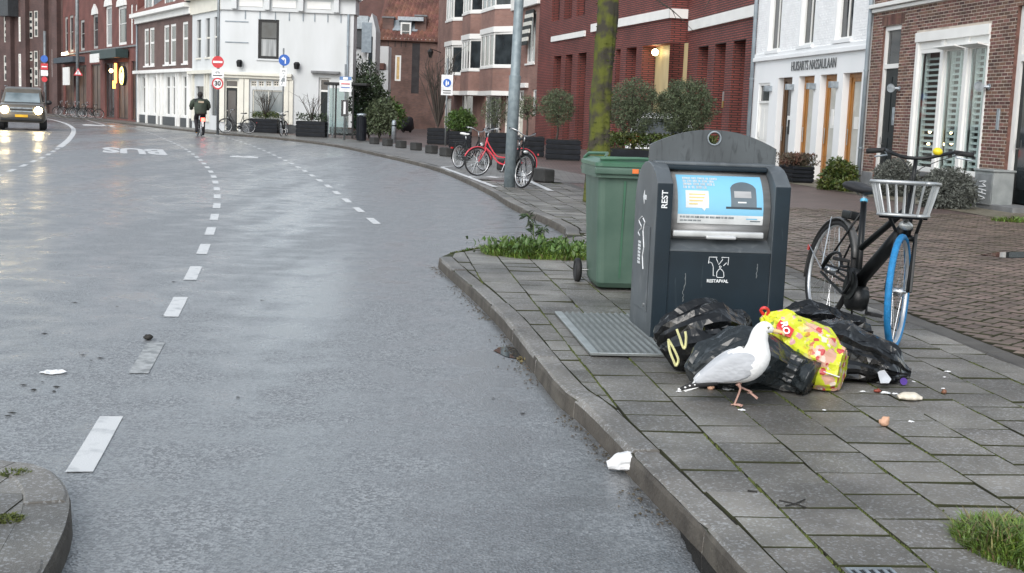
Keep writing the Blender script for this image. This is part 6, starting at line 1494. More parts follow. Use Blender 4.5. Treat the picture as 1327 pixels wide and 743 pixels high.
        for s in (-.1, .1): mb.tube([S @ Vector((x0 + .05, s, Bz0 - .012)), S @ (hd_b + Vector((.03, s * .6, -.01))), S @ (front + Vector((0, s * .75, .0)))], .011, 6)
        mb.tube([S @ Vector((x0 + .02, -.13, Bz0 - .015)), S @ Vector((x0 + .02, .13, Bz0 - .015))], .012, 6); mb.tube([S @ Vector((x1 - .07, -.13, Bz0 - .015)), S @ Vector((x1 - .07, .13, Bz0 - .015))], .008, 6); mb.tube([S @ (hd_b + Vector((0, 0, .05))), S @ Vector((x0 + .1, 0, Bz0 - .015))], .016, 6); O('basket_mount', mb, m_black, e)
    return e
m_bk = mat('basket_alloy', (.42, .44, .45), .4, metal=.55, var=.05, scale=9)
m_blue = mat('blue_tyre', (.012, .2, .46), .55, var=.12, scale=30, bump=.9, bscale=120)
fr_ = Vector((2.41, 7.91, 0)); re_ = Vector((2.20, 8.99, 0)); dv = (fr_ - re_); rz = math.atan2(dv.y, dv.x)
eb = bike('bicycle', 'black electric bicycle with blue front tyre and silver front basket', (re_.x, re_.y, PZ + .0), rz, lean=rad(-9.0), steer=rad(-38), r=.362, wb=1.13, style='e', ebike=True, tyre_f=m_blue, basket=True, bell=1, carrier=False, fender=mat('grey_guard', (.1, .1, .1), .4), barw=.335)
mb = MB(); mb.bx(.06, .2, -.04, .04, .74, .8); O('battery_lock', mb, m_black, eb, bevel=.012); mb = MB()
for s in (-1, 1): mb.tube([(-.36, s * .03, .5), (0, s * .07, .362)], .004, 5); mb.tube([(-.1, s * .03, .735), (0, s * .07, .362)], .004, 5)
O('mudguard_stay', mb, m_steel, eb)
mb = MB(); mb.tube(crom([(.02, -.075, .38), (.12, -.085, .47), (.25, -.08, .5), (.33, -.08, .42), (.44, -.08, .42), (.5, -.08, .34), (.44, -.08, .25), (.3, -.08, .27), (.02, -.075, .34)], 4), .011, 6); O('chain_case', mb, m_black, eb)

# bikes near the lamp post
def place_bike(a, b, r, **kw):
    """rear and front contact pixels"""
    A, Bq = G(*a, PZ), G(*b, PZ); d = Bq - A
    return bike(kw.pop('name', 'bicycle'), kw.pop('label'), (A.x, A.y, PZ + .006), math.atan2(d.y, d.x), r=r, **kw)
m_redf = mat('red_frame', (.62, .045, .07), .3, var=.08, scale=9, coat=.4)
place_bike((676, 230.6), (623, 228.8), .315, label='red bicycle with swept frame parked beside the lamp post', fm=m_redf, fender=m_redf, lean=rad(4), steer=rad(20), wb=1.0, lod=0)
place_bike((594, 219), (630, 222.5), .30, label='black bicycle with white saddle parked behind the red bicycle', saddle=m_white, lean=rad(-3), steer=rad(5), wb=1.0, lod=0)
place_bike((664, 240.5), (686, 249.5), .32, label='black bicycle leaning against the lamp post', lean=rad(-5), steer=rad(24), wb=1.0, lod=0, style='diamond')
place_bike((322, 173.8), (292, 172.8), .34, label='dark bicycle standing at the dark door of the white corner house', lod=0)
place_bike((371, 176.5), (356, 177.5), .34, label='black bicycle leaning on the blue sign post', lod=0, lean=rad(4))
for i, px_ in enumerate((88, 95, 106, 111, 122)):
    y_ = 151.2 + (px_ - 88) * .1
    place_bike((px_ + 6, y_ + .2), (px_, y_), .34, label='black bicycle parked in the row outside the ornate brick building', lod=0, group='bicycles outside the ornate brick building', fm=m_black)

# ================================================================== RIDER
rb = bike('bicycle', 'dark bicycle with glowing red tail light ridden along the cycle lane', (G(261, 177).x, G(261, 177).y, .004), rad(112), r=.345, lod=0, style='diamond', rimm=m_galv)
m_tail = mat('tail_light', (1, .1, .08), .3, emis=(1, .06, .04), estr=6)
mb = MB(); mb.bx(-.42, -.37, -.07, .07, .62, .76); O('tail_lamp', mb, m_tail, rb); B(rb, 'white_guard_end', m_white, (-.40, -.365, -.03, .03, .4, .62))
rb.scale = (1.08,) * 3
pe = thing('person', 'cyclist in dark green jacket and black trousers riding away', 'person', rb.location, rad(112)); pe.scale = (1.08, 1.2, 1.08)
def skin_body(name, J, E, par, mats, sub_=2):
    me = bpy.data.meshes.new(name); me.from_pydata([j[:3] for j in J], E, []); o = bpy.data.objects.new(name, me); COL.objects.link(o); o.parent = par
    sk = o.modifiers.new('skin', 'SKIN'); sk.use_smooth_shade = True
    for i, j in enumerate(J): me.skin_vertices[0].data[i].radius = (j[3], j[4] if len(j) > 4 else j[3])
    me.skin_vertices[0].data[0].use_root = True
    s = o.modifiers.new('sub', 'SUBSURF'); s.levels = sub_; s.render_levels = sub_
    for m in mats: me.materials.append(m)
    return o
m_jack = mat('green_jacket', (.035, .05, .035), .8, var=.3, scale=6); m_trou = mat('dark_trousers', (.015, .015, .018), .8); m_skin = mat('skin', (.42, .25, .18), .5); m_hair = mat('dark_hair', (.02, .017, .015), .7)
J = [(.27, 0, .98, .16, .15), (.3, 0, 1.2, .17, .2), (.36, 0, 1.42, .16, .21), (.4, 0, 1.53, .07, .07), (.43, 0, 1.6, .065), (.45, 0, 1.68, .1), (.45, 0, 1.77, .09),
     (.37, .2, 1.45, .085), (.45, .3, 1.22, .065), (.66, .29, 1.1, .05), (.74, .29, 1.1, .035), (.37, -.2, 1.45, .085), (.45, -.3, 1.22, .065), (.66, -.29, 1.1, .05), (.74, -.29, 1.1, .035),
     (.3, .1, .93, .12), (.62, .13, .72, .085), (.47, .12, .34, .06), (.46, .12, .2, .05), (.58, .12, .16, .04), (.3, -.1, .93, .12), (.58, -.13, .62, .085), (.38, -.12, .22, .06), (.37, -.12, .1, .05), (.49, -.12, .06, .04)]
E_ = [(0, 1), (1, 2), (2, 3), (3, 4), (4, 5), (5, 6), (2, 7), (7, 8), (8, 9), (9, 10), (2, 11), (11, 12), (12, 13), (13, 14), (0, 15), (15, 16), (16, 17), (17, 18), (18, 19), (0, 20), (20, 21), (21, 22), (22, 23), (23, 24)]
bd = skin_body('body', J, E_, pe, [m_trou])
mb = MB(); mb.loft([[Vector((cx + rx * math.cos(t), ry * math.sin(t), z)) for t in [2 * math.pi * j / 18 for j in range(18)]] for cx, z, rx, ry in ((.25, .9, .2, .22), (.26, 1.0, .205, .225), (.3, 1.2, .19, .235), (.34, 1.38, .18, .245), (.37, 1.48, .14, .19), (.4, 1.53, .09, .1))]); O('jacket', mb, m_jack, bd, smooth=True)
for s in (-1, 1): mb = MB(); mb.tube(crom([(.36, s * .17, 1.46), (.4, s * .27, 1.36), (.46, s * .31, 1.2), (.6, s * .3, 1.11)], 4), [.1] * 5 + [.09] * 4 + [.065] * 4, 10); O('sleeve', mb, m_jack, bd, smooth=True)
mb = MB(); mb.ball((.44, 0, 1.7), (.115, .1, .125), 16, 10); O('hair', mb, m_hair, bd, smooth=True)
mb = MB(); mb.ball((.54, 0, 1.67), (.03, .07, .08), 10, 8); O('face', mb, m_skin, bd, smooth=True)
B(bd, 'collar_patch', mat('tan_patch', (.4, .34, .25), .8), (.14, .165, -.1, .1, 1.36, 1.44))

# ================================================================== CARS
def car_wheel(par, x, y, r, w=.22):
    M_ = Matrix.Translation((x, y, r)) @ Matrix.Rotation(rad(90), 4, 'X'); mb = MB(); mb.lathe([(r * .6, -w / 2), (r * .95, -w / 2), (r, -w / 2 + .03), (r, w / 2 - .03), (r * .95, w / 2), (r * .6, w / 2)], 28, M_); t = O('wheel', mb, m_rubber, par, smooth=False)
    mb = MB(); mb.lathe([(r * .62, -w / 2 + .02), (r * .62, w / 2 - .02)], 20, M_); O('rim', mb, m_galv, t)
def carbody(par, secs, W_, paint, z_scale=1.0):
    """secs: x, z bottom, z belt, half width; lofted shell with round shoulders"""
    rings = []
    for x, zb, zt, hw in secs:
        h = zt - zb; pts = [(-hw * .9, zb), (-hw, zb + h * .18), (-hw, zb + h * .6), (-hw * .96, zb + h * .86), (-hw * .86, zt), (0, zt + .015), (hw * .86, zt), (hw * .96, zb + h * .86), (hw, zb + h * .6), (hw, zb + h * .18), (hw * .9, zb)]
        rings.append([Vector((x, a, b)) for a, b in pts])
    mb = MB(); mb.loft(rings); return O('body', mb, paint, par, smooth=True)
m_suv = mat('suv_paint', (.1, .088, .07), .3, var=.15, scale=3, coat=.6); m_cglass = mat('car_glass', (.25, .3, .32), .06, col2=(.1, .13, .14), scale=1.0, spec=.8); m_trim = mat('car_trim', (.015, .015, .016), .5)
cp = G(29, 168.5); fwd = Vector((.33, -.944, 0))
sv = thing('car', 'dark brown off-road car with lit headlights coming along the bus lane', 'car', (cp.x, cp.y, .006), math.atan2(fwd.y, fwd.x))
# local x forward, origin under the front axle
bdy = carbody(sv, [(.86, .48, .98, .80), (.8, .36, 1.06, .93), (.55, .33, 1.12, .985), (-.2, .33, 1.16, .99), (-1.2, .33, 1.17, .99), (-3.2, .33, 1.17, .98), (-3.75, .42, 1.15, .93), (-3.85, .55, 1.0, .85)], 1.98, m_suv)
rings = []
for x, zt, hw, hb in ((-.35, 1.18, .80, .90), (-.5, 1.32, .8, .9), (-1.0, 1.78, .74, .9), (-1.25, 1.86, .73, .9), (-2.6, 1.88, .73, .9), (-3.5, 1.82, .72, .88), (-3.72, 1.25, .76, .86)): rings.append([Vector((x, -hb, 1.15)), Vector((x, -hw, zt - .03)), Vector((x, -hw + .1, zt)), Vector((x, hw - .1, zt)), Vector((x, hw, zt - .03)), Vector((x, hb, 1.15))])
mb = MB(); mb.loft(rings); O('cabin', mb, m_suv, sv)
mb = MB(); mb.add([(-.33, -.74, 1.2), (-.33, .74, 1.2), (-.97, .66, 1.74), (-.97, -.66, 1.74), (-.36, -.74, 1.19), (-.36, .74, 1.19), (-1.0, .66, 1.73), (-1.0, -.66, 1.73)], [(0, 1, 2, 3), (4, 7, 6, 5), (0, 3, 7, 4), (1, 5, 6, 2), (3, 2, 6, 7), (0, 4, 5, 1)]); O('windscreen', mb, m_cglass, sv)
for s in (-1, 1):
    mb = MB(); mb.prism([(-.75, 1.22), (-3.4, 1.22), (-3.35, 1.68), (-1.2, 1.72)], s * .875, s * .86, 'y'); O('side_window', mb, m_wglass, sv)
    mb = MB(); mb.ball((-.62, s * 1.1, 1.22), (.09, .13, .1), 12, 8); mb.bx(-.66, -.58, min(s * .9, s * 1.05), max(s * .9, s * 1.05), 1.14, 1.2); O('mirror', mb, m_trim, sv, smooth=True)
    for x in (0, -2.88): car_wheel(sv, x, s * .84, .37, .26)
    mb = MB(); mb.lathe([(.15, 0), (.165, .05), (.12, .07)], 16, Matrix.Translation((.83, s * .68, .86)) @ Matrix.Rotation(rad(90), 4, 'Y')); hl = O('headlight', mb, mat('headlight_glow', (1, .9, .6), .2, emis=(1, .8, .42), estr=24), sv)
    B(hl, 'lamp_housing', mat('lamp_clear', (.5, .5, .48), .15, metal=.3), (.7, .835, min(s * .5, s * .86), max(s * .5, s * .86), .76, .97), bevel=.02)
    spl = bpy.data.lights.new('headlight_beam', 'SPOT'); spl.energy = 18; spl.color = (1, .76, .4); spl.spot_size = rad(75); spl.spot_blend = .8; spl.shadow_soft_size = .12
    so2 = bpy.data.objects.new('headlight_beam', spl); COL.objects.link(so2); so2.parent = sv; so2.location = (.98, s * .68, .86); so2.rotation_euler = (0, rad(90 - 6 + 12), 0); so2.rotation_euler = Vector((-1, 0, .13)).to_track_quat('Z', 'Y').to_euler()
for q in range(3): B(sv, 'grille_bar', m_galv if q != 1 else m_trim, (.82, .872, -.46, .46, .78 + q * .07, .83 + q * .07), bevel=.008)
B(sv, 'bumper', m_trim, (.7, .895, -.85, .85, .40, .56), bevel=.04)
B(sv, 'number_plate', mat('plate_yellow', (.75, .42, .02), .5), (.898, .912, -.26, .26, .56, .67)); B(sv, 'wiper_cowl', m_trim, (-.34, -.28, -.7, .7, 1.17, 1.2)); B(sv, 'roof_rail', m_galv, (-3.3, -1.3, -.76, -.72, 1.87, 1.91))

m_wcar = mat('white_car_paint', (.68, .69, .7), .25, var=.03, coat=.5)
wc = thing('car', 'white hatchback parked with dark bumper behind the two clipped olive trees', 'car', (3.5, 31.2, PZ), rad(84))
# local x forward (away), origin under the rear axle
carbody(wc, [(-.72, .55, .95, .74), (-.66, .42, 1.0, .84), (-.3, .36, 1.02, .87), (1.5, .34, 1.0, .88), (2.6, .34, .98, .87), (3.2, .4, .82, .8), (3.35, .5, .7, .7)], 1.75, m_wcar)
rings = []
for x, zt, hw, hb in ((-.66, 1.05, .7, .8), (-.45, 1.46, .64, .8), (-.2, 1.55, .62, .8), (1.2, 1.58, .62, .8), (1.9, 1.45, .64, .8), (2.5, 1.02, .7, .8)): rings.append([Vector((x, -hb, .98)), Vector((x, -hw, zt - .04)), Vector((x, -hw + .1, zt)), Vector((x, hw - .1, zt)), Vector((x, hw, zt - .04)), Vector((x, hb, .98))])
mb = MB(); mb.loft(rings); O('cabin', mb, m_wcar, wc)
mb = MB(); mb.add([(-.675, -.6, 1.06), (-.675, .6, 1.06), (-.475, .55, 1.42), (-.475, -.55, 1.42)], [(0, 1, 2, 3)]); O('rear_window', mb, m_wglass, wc)
for s in (-1, 1):
    mb = MB(); mb.prism([(-.2, 1.06), (2.2, 1.06), (1.75, 1.42), (-.1, 1.46)], s * .78, s * .765, 'y'); O('side_window', mb, m_wglass, wc); B(wc, 'tail_light', mat('car_tail_red', (.6, .03, .02), .2, emis=(1, .1, .05), estr=.6), (-.745, -.64, min(s * .55, s * .8), max(s * .55, s * .8), .82, 1.0), bevel=.02)
    for x in (0, 2.55): car_wheel(wc, x, s * .74, .31, .2)
B(wc, 'bumper', m_trim, (-.8, -.6, -.82, .82, .36, .58), bevel=.04); B(wc, 'number_plate', MATS['plate_yellow'], (-.765, -.75, -.26, .26, .68, .79))

# ================================================================== PLANTS
def leafmesh(pts, size, rr, aspect=2.4, up=0.0, droop=0.0):
    """one small bent leaf at each point"""
    V_, F_ = [], []
    for p, nrm in pts:
        d = Vector((rr.gauss(0, 1), rr.gauss(0, 1), rr.gauss(0, 1) + up)) + nrm * .8
        if d.length < .01: continue
        d.normalize(); s = d.cross(Vector((rr.gauss(0, 1), rr.gauss(0, 1), rr.gauss(0, 1))))
        if s.length < .01: continue
        s.normalize(); l = size * rr.uniform(.6, 1.3); w = l / aspect; k = len(V_); n = d.cross(s)
        V_ += [p, p + d * l * .5 + s * w * .5 + n * l * .06, p + d * l - n * l * .05, p + d * l * .5 - s * w * .5 + n * l * .06]; F_.append((k, k + 1, k + 2, k + 3))
    mb = MB(); mb.v = [tuple(v) for v in V_]; mb.f = F_; mb.m = [0] * len(F_); return mb
def crown_pts(c, r, n, rr, shell=.55, lump=.25, seed=0, zs=1.0, holes=.0):
    out = []; c = Vector(c)
    while len(out) < n:
        d = Vector((rr.gauss(0, 1), rr.gauss(0, 1), rr.gauss(0, 1))).normalized()
        rad_ = r * (1 + lump * noise.noise(d * 2.6 + Vector((seed, 0, 0))) + lump * .6 * noise.noise(d * 6 + Vector((seed, 3, 0))))
        if holes and noise.noise(d * 4.2 + Vector((seed * 2, 5, 1))) > .42 - holes * .3: continue
        t = rr.random() ** .45; t = shell + (1 - shell) * t if rr.random() < .8 else rr.uniform(.25, shell)
        out.append((c + Vector((d.x, d.y, d.z * zs)) * rad_ * t, d))
    return out
def branches(c0, c, r, rr, n=9, w=.012, m=m_twig, par=None, name='branch'):
    mb = MB()
    for i in range(n):
        d = Vector((rr.gauss(0, 1), rr.gauss(0, 1), rr.gauss(.25, .7))).normalized(); e = Vector(c) + d * r * .85; m1 = Vector(c0).lerp(e, .5) + Vector((rr.uniform(-.1, .1), rr.uniform(-.1, .1), rr.uniform(-.05, .1))) * r
        mb.tube(crom([c0, m1, e], 3), [w, w * .9, w * .8, w * .6, w * .5, w * .35, w * .2], 5)
        for q in range(3): e2 = e + Vector((rr.gauss(0, .3), rr.gauss(0, .3), rr.gauss(0.05, .3))) * r * .7; mb.tube([m1.lerp(e, .3 + q * .2), e2], [w * .4, w * .12], 4)
    return O(name, mb, m, par)
def planter(par, w, d, h, rows=4):
    for i in range(rows):
        z0 = .04 + (h - .04) * i / rows; B(par, 'plank_course', m_planter, (-w / 2, w / 2, -d / 2, d / 2, z0, z0 + (h - .04) / rows - .022), bevel=.012)
    B(par, 'core', m_black, (-w / 2 + .025, w / 2 - .025, -d / 2 + .025, d / 2 - .025, .0, h - .03)); B(par, 'soil', m_soil, (-w / 2 + .05, w / 2 - .05, -d / 2 + .05, d / 2 - .05, h - .03, h - .008))
def planter_thing(loc, rz, w, d, h, label): 
    t = thing('planter', label, 'planter', loc, rz); planter(t, w, d, h); return t
def olive(loc, z0, zc, r, label, seed, n=5200, leaf=.05, m=m_olive, holes=.6, name='olive_tree', cat='tree', zs=1.0, tw_=.03, lump=.28):
    rr = random.Random(seed); t = thing(name, label, cat, (loc[0], loc[1], z0)); zc -= z0
    mb = MB(); top = Vector((rr.uniform(-.03, .03), rr.uniform(-.03, .03), max(.05, zc - r * .75))); mb.tube(crom([(0, 0, -.02), (rr.uniform(-.04, .04), rr.uniform(-.04, .04), top.z * .5), tuple(top)], 4), [tw_ * 1.2] * 3 + [tw_] * 3 + [tw_ * .8] * 3, 8); tk = O('trunk', mb, m_twig, t, smooth=True)
    branches(top, (0, 0, zc), r, rr, 12, tw_ * .5, par=tk)
    O('crown', leafmesh(crown_pts((0, 0, zc), r, n, rr, seed=seed, holes=holes, zs=zs, lump=lump), leaf, rr, 2.6), m, t, fix=False); return t

# clipped olives in front of the red building
for (px_, r_, sd_, lb) in ((823, .56, 3, 'clipped olive tree growing beside the mossy trunk'), (889, .58, 7, 'clipped round olive tree in the planter, the denser of the pair')):
    c = atY(px_, 140, 26.5); olive((c.x, c.y), PZ + .76, c.z, r_, lb, sd_, n=16000 if sd_ == 7 else 11000, leaf=.05, holes=.05 if sd_ == 7 else .4)
cA = atY(856, 190, 26.5)
planter_thing((cA.x, 26.5, PZ), 0, 2.4, .75, .78, 'long dark planter under the two clipped olive trees')
rr = random.Random(5); pts = []
for i in range(5200): pts.append((Vector((rr.uniform(-1.12, 1.12), rr.uniform(-.32, .32), rr.random() ** .6 * (.3 + .06 * noise.noise(Vector((i * .01, 1, 1)))))), Vector((0, -.2, 1))))
hg = thing('hedge', 'low yellowish green hedge filling the long planter', 'hedge', (cA.x, 26.5, PZ + .77)); O('foliage', leafmesh(pts, .06, rr, 1.8), m_hedge, hg, fix=False)
mb = MB()
for i in range(26): x = rr.uniform(-1.05, 1.05); mb.tube([(x, rr.uniform(-.2, .2), -.01), (x + rr.uniform(-.08, .08), rr.uniform(-.25, .25), .26)], .006, 4)
O('stems', mb, m_twig, hg)
# planters with olives along the footway
def potted(px0, px1, ybase, ytop, crown, label_p, label_t, Y=None, d=.8, rz=0.0, seed=1, n=3600, m=m_olive, holes=.6, leaf=.06, name='olive_tree', tz=1.0, lump=.28):
    xm = (px0 + px1) / 2; b = G(xm, ybase, PZ); a = atY(px0, ybase, b.y); c = atY(px1, ybase, b.y); h = atY(xm, ytop, b.y).z - PZ
    planter_thing((b.x, b.y + d / 2, PZ), rz, c.x - a.x, d, h, label_p)
    if crown:
        q = atY(crown[0], crown[1], b.y + d / 2); r_ = crown[2] / F_PX * b.y; olive((q.x, q.y), PZ + h - .02, q.z, r_, label_t, seed, n, leaf, m, holes, name=name, zs=tz, lump=lump)
potted(707, 752, 208, 181, (723, 139, 22), 'dark slatted planter beside the red brick wall corner', 'potted olive tree beside the red brick wall corner', seed=11, n=6500, leaf=.06, holes=.35)
potted(676, 705, 203.5, 177, (684, 139, 15), 'dark slatted planter behind the black bicycle at the lamp post', 'small potted olive tree behind the lamp post', seed=12, n=1500, holes=.95, leaf=.07)
potted(628, 661, 199, 172, (642, 146, 19), 'dark slatted planter behind the red bicycle', 'sparse potted olive tree behind the red bicycle', seed=13, n=1500, holes=1.0, leaf=.07)
potted(581, 610, 192, 170, (597, 157, 17), 'dark slatted planter holding the dense green shrub', 'dense bright green shrub in a planter below the pedestrian sign', seed=14, n=4200, m=m_green, holes=.1, leaf=.11, name='shrub', tz=.85, lump=.4)
potted(383, 421, 178, 157, None, 'dark slatted planter beside the bus shelter', '', seed=15); potted(323, 359, 172.5, 154, None, 'dark slatted planter below the shop window of the white house', '', seed=16)
potted(296, 313, 169, 155, None, 'dark square planter beside the dark shop door', '', seed=17)
potted(553, 581, 187.5, 166, None, 'dark slatted planter with bare twigs at the mouth of the alley', '')
def bare(loc, h, r, label, seed, n=14, name='bare_shrub', cat='shrub', w=.02):
    rr = random.Random(seed); t = thing(name, label, cat, loc); mb = MB()
    for i in range(n):
        a = rr.uniform(0, 2 * math.pi); e = Vector((math.cos(a) * r * rr.uniform(.3, 1), math.sin(a) * r * rr.uniform(.3, 1), h * rr.uniform(.6, 1))); mid = e * .5 + Vector((rr.uniform(-.1, .1) * r, rr.uniform(-.1, .1) * r, h * .08)); mb.tube(crom([(0, 0, -.02), tuple(mid), tuple(e)], 3), [w, w * .9, w * .8, w * .65, w * .5, w * .35, w * .15], 5)
        for q in range(3): s = mid.lerp(e, rr.random()); mb.tube([s, s + Vector((rr.gauss(0, .25) * r, rr.gauss(0, .25) * r, rr.uniform(.05, .3) * h))], [w * .4, w * .1], 4)
    O('twigs', mb, m_twig, t); return t
q = G(566, 186, PZ); bare((q.x, q.y + .4, PZ + .72), 3.3, 1.1, 'tall bare twiggy shrub in the planter at the alley mouth', 31, 30, w=.03)
q = G(342, 172, PZ); bs_ = bare((q.x, q.y + .4, PZ + .72), 1.6, .8, 'small leafless tree in the planter below the shop window', 32, 16, 'bare_tree', 'tree', w=.022); rr = random.Random(2); O('undergrowth', leafmesh([(Vector((rr.uniform(-.7, .7), rr.uniform(-.3, .3), rr.uniform(0, .3))), Vector((0, 0, 1))) for i in range(500)], .12, rr), m_hedge, bs_, fix=False)
q = G(402, 178, PZ); bs_ = bare((q.x, q.y + .4, PZ + .75), 1.3, .7, 'small leafless tree in the planter beside the bus shelter', 33, 14, 'bare_tree', 'tree', w=.02); O('undergrowth', leafmesh([(Vector((rr.uniform(-.7, .7), rr.uniform(-.3, .3), rr.uniform(0, .3))), Vector((0, 0, 1))) for i in range(400)], .12, rr), m_dkgreen, bs_, fix=False)
# alley shrubs
def bush(px_, py_, Y, r, label, seed, m, n=2600, leaf=.14, zs=1.2, name='shrub', par=None, z0=PZ, lump=.4, cat='shrub'):
    c = atY(px_, py_, Y); rr = random.Random(seed); t = thing(name, label, cat, (c.x, c.y, z0)); zc = c.z - z0
    mb = MB()
    for i in range(7): a = rr.uniform(0, 6.28); mb.tube([(0, 0, 0), (math.cos(a) * r * .3, math.sin(a) * r * .3, zc * .6), (math.cos(a) * r * .7, math.sin(a) * r * .7, zc)], [.03 * r, .02 * r, .008 * r], 5)
    O('stems', mb, m_twig, t)
    P_ = [p for p in crown_pts((0, 0, zc), r, n, rr, seed=seed, zs=zs, holes=.2, lump=lump) if p[0].z > .02]; O('foliage', leafmesh(P_, leaf, rr, 2.2), m, t, fix=False); return t
bush(479, 134, 62, .95, 'tall dark evergreen shrub behind the bus shelter', 41, m_dkgreen, 4200, .16, 1.3); bush(492, 152, 61, .68, 'olive green shrub at the alley corner below the evergreen', 42, m_olive, 2600, .16, 1.1); bush(506, 150, 66, .72, 'rounded dark shrub inside the alley', 43, m_green, 2200, .16, 1.1); bush(470, 108, 68, 1.1, 'climbing dark shrub against the white annex', 44, m_dkgreen, 2200, .18, 1.1)
# shrubs at the facades
bush(1227, 250, 23.2, .52, 'large grey lavender bush beside the grey cabinet', 51, m_lav, 9000, .06, .85, lump=.15); bush(1160, 232, 26.6, .46, 'smaller grey lavender bush beside the dark panelled door', 52, m_lav, 6000, .06, .85, lump=.15)
bush(1088, 226, 28.4, .36, 'green fern-like bush by the orange door', 53, m_hedge, 3000, .09, .85, lump=.35); bush(1074, 238, 28.3, .2, 'low yellowish green weeds by the orange door', 54, m_hedge, 700, .1, .6); bush(1098, 240, 27.8, .2, 'low trailing green plant in front of the fern-like bush', 55, m_hedge, 600, .1, .6)
q = G(1026, 236, PZ); pt = planter_thing((q.x + .1, q.y, PZ), AR + math.pi / 2, .55, 1.0, .42, 'small black plant box beside the dark wooden door')
rr = random.Random(8); ht = thing('heather', 'reddish brown heather growing in the black plant box', 'plant', (q.x + .1, q.y, PZ + .41)); O('foliage', leafmesh([(Vector((rr.gauss(0, .2), rr.gauss(0, .2), rr.uniform(0, .26))), Vector((0, 0, 1))) for i in range(1800)], .09, rr, 3), m_rust, ht, fix=False)
mb = MB()
for i in range(14): mb.tube([(rr.gauss(0, .12), rr.gauss(0, .12), -.01), (rr.gauss(0, .22), rr.gauss(0, .22), .26)], .005, 4)
O('stems', mb, m_twig, ht)

# mossy street tree
tb = Vector((1.72, 21.0, 0)); tt = thing('street_tree', 'bare street tree with thick mossy trunk behind the green bin', 'tree', (tb.x, tb.y, PZ))
axis = [atY(776, 215, 21.0), atY(779, 120, 21.0), atY(787, 30, 21.0), atY(790, -60, 21.0)]; axis = [Vector((tb.x + (p.x - axis[0].x), 21.0, p.z)) for p in axis]
off = axis[0] - Vector((tb.x, 21.0, PZ)); shift = atY(776, 215, 21.0).x - tb.x
P_ = crom([Vector((axis[0].x, 21, PZ - .05))] + axis[1:] + [axis[-1] + Vector((.1, 0, 2.0)), axis[-1] + Vector((.0, .1, 4.0))], 10); L_ = arclen(P_); rings = []
for i in range(90):
    s = L_[-1] * i / 89; p = at_len(P_, L_, s); r0 = .162 - .03 * i / 89 + .07 * math.exp(-s * 3.0); ring = []
    for j in range(36):
        a = 2 * math.pi * j / 36; d = Vector((math.cos(a), math.sin(a), 0)); q = p + d * r0; nz = .03 * noise.noise(Vector((math.cos(a) * 2, math.sin(a) * 2, s * 1.1)) * 1.4) + .018 * (1 - abs(2 * noise.noise(Vector((math.cos(a) * 5, math.sin(a) * 5, s * 1.6))))) + .012 * noise.noise(Vector((q.x * 14, q.y * 14, q.z * 9)))
        ring.append(q + d * nz - Vector((tb.x, tb.y, PZ)) + Vector((shift, 0, 0)))
    rings.append(ring)
mb = MB(); mb.loft(rings); tr_ = O('trunk', mb, m_bark, tt, smooth=True)
rr = random.Random(12); pts = []
for i in range(3200):
    j = rr.randrange(36); k = int(rr.random() ** 1.2 * 62); p = rings[k][j]; d = (p - sum(rings[k], Vector()) / 36).normalized()
    if noise.noise(Vector((p.x * 3, p.y * 3, p.z * 2.2))) > -.1 and (d.x > -.55 or rr.random() < .25): pts.append((p - d * .004, d))
stuff(O('moss_tufts', leafmesh(pts, .03, rr, 1.5), mat('moss_tuft', (.085, .1, .013), .95, col2=(.04, .05, .012), scale=4, island=.5), tr_, fix=False))
mb = MB(); tp = at_len(P_, L_, L_[-1] * .8) - Vector((tb.x, tb.y, PZ)) + Vector((shift, 0, 0))
for i in range(10):
    a = i * .63; e = tp + Vector((math.cos(a) * 2.6, math.sin(a) * 2.6, rr.uniform(1.5, 4))); mid = tp.lerp(e, .5) + Vector((0, 0, .5)); mb.tube(crom([tuple(tp), tuple(mid), tuple(e)], 5), [.08, .075, .07, .06, .055, .05, .04, .035, .03, .02, .01], 6)
    for q in range(6): s = mid.lerp(e, rr.random()); mb.tube([s, s + Vector((rr.gauss(0, .7), rr.gauss(0, .7), rr.gauss(.3, .5)))], [.018, .004], 4)
for (pa, pb_) in (((838, -8), (900, 42)), ((858, 6), (876, 24)), ((920, -4), (912, 14))):
    A = atY(*pa, 21.2) - Vector((tb.x, tb.y, PZ)); Bq = atY(*pb_, 21.2) - Vector((tb.x, tb.y, PZ)); mb.tube(crom([tuple(A), tuple(A.lerp(Bq, .5) + Vector((.03, 0, .04))), tuple(Bq)], 3), [.012, .011, .01, .009, .007, .005, .003], 5)
A = tp + Vector((0, 0, .2)); Bq = atY(838, -8, 21.2) - Vector((tb.x, tb.y, PZ)); mb.tube(crom([tuple(A), tuple(A.lerp(Bq, .5) + Vector((0, 0, .3))), tuple(Bq)], 4), [.05, .045, .04, .035, .03, .025, .02, .015, .012], 6)
O('limbs', mb, m_twig, tt)

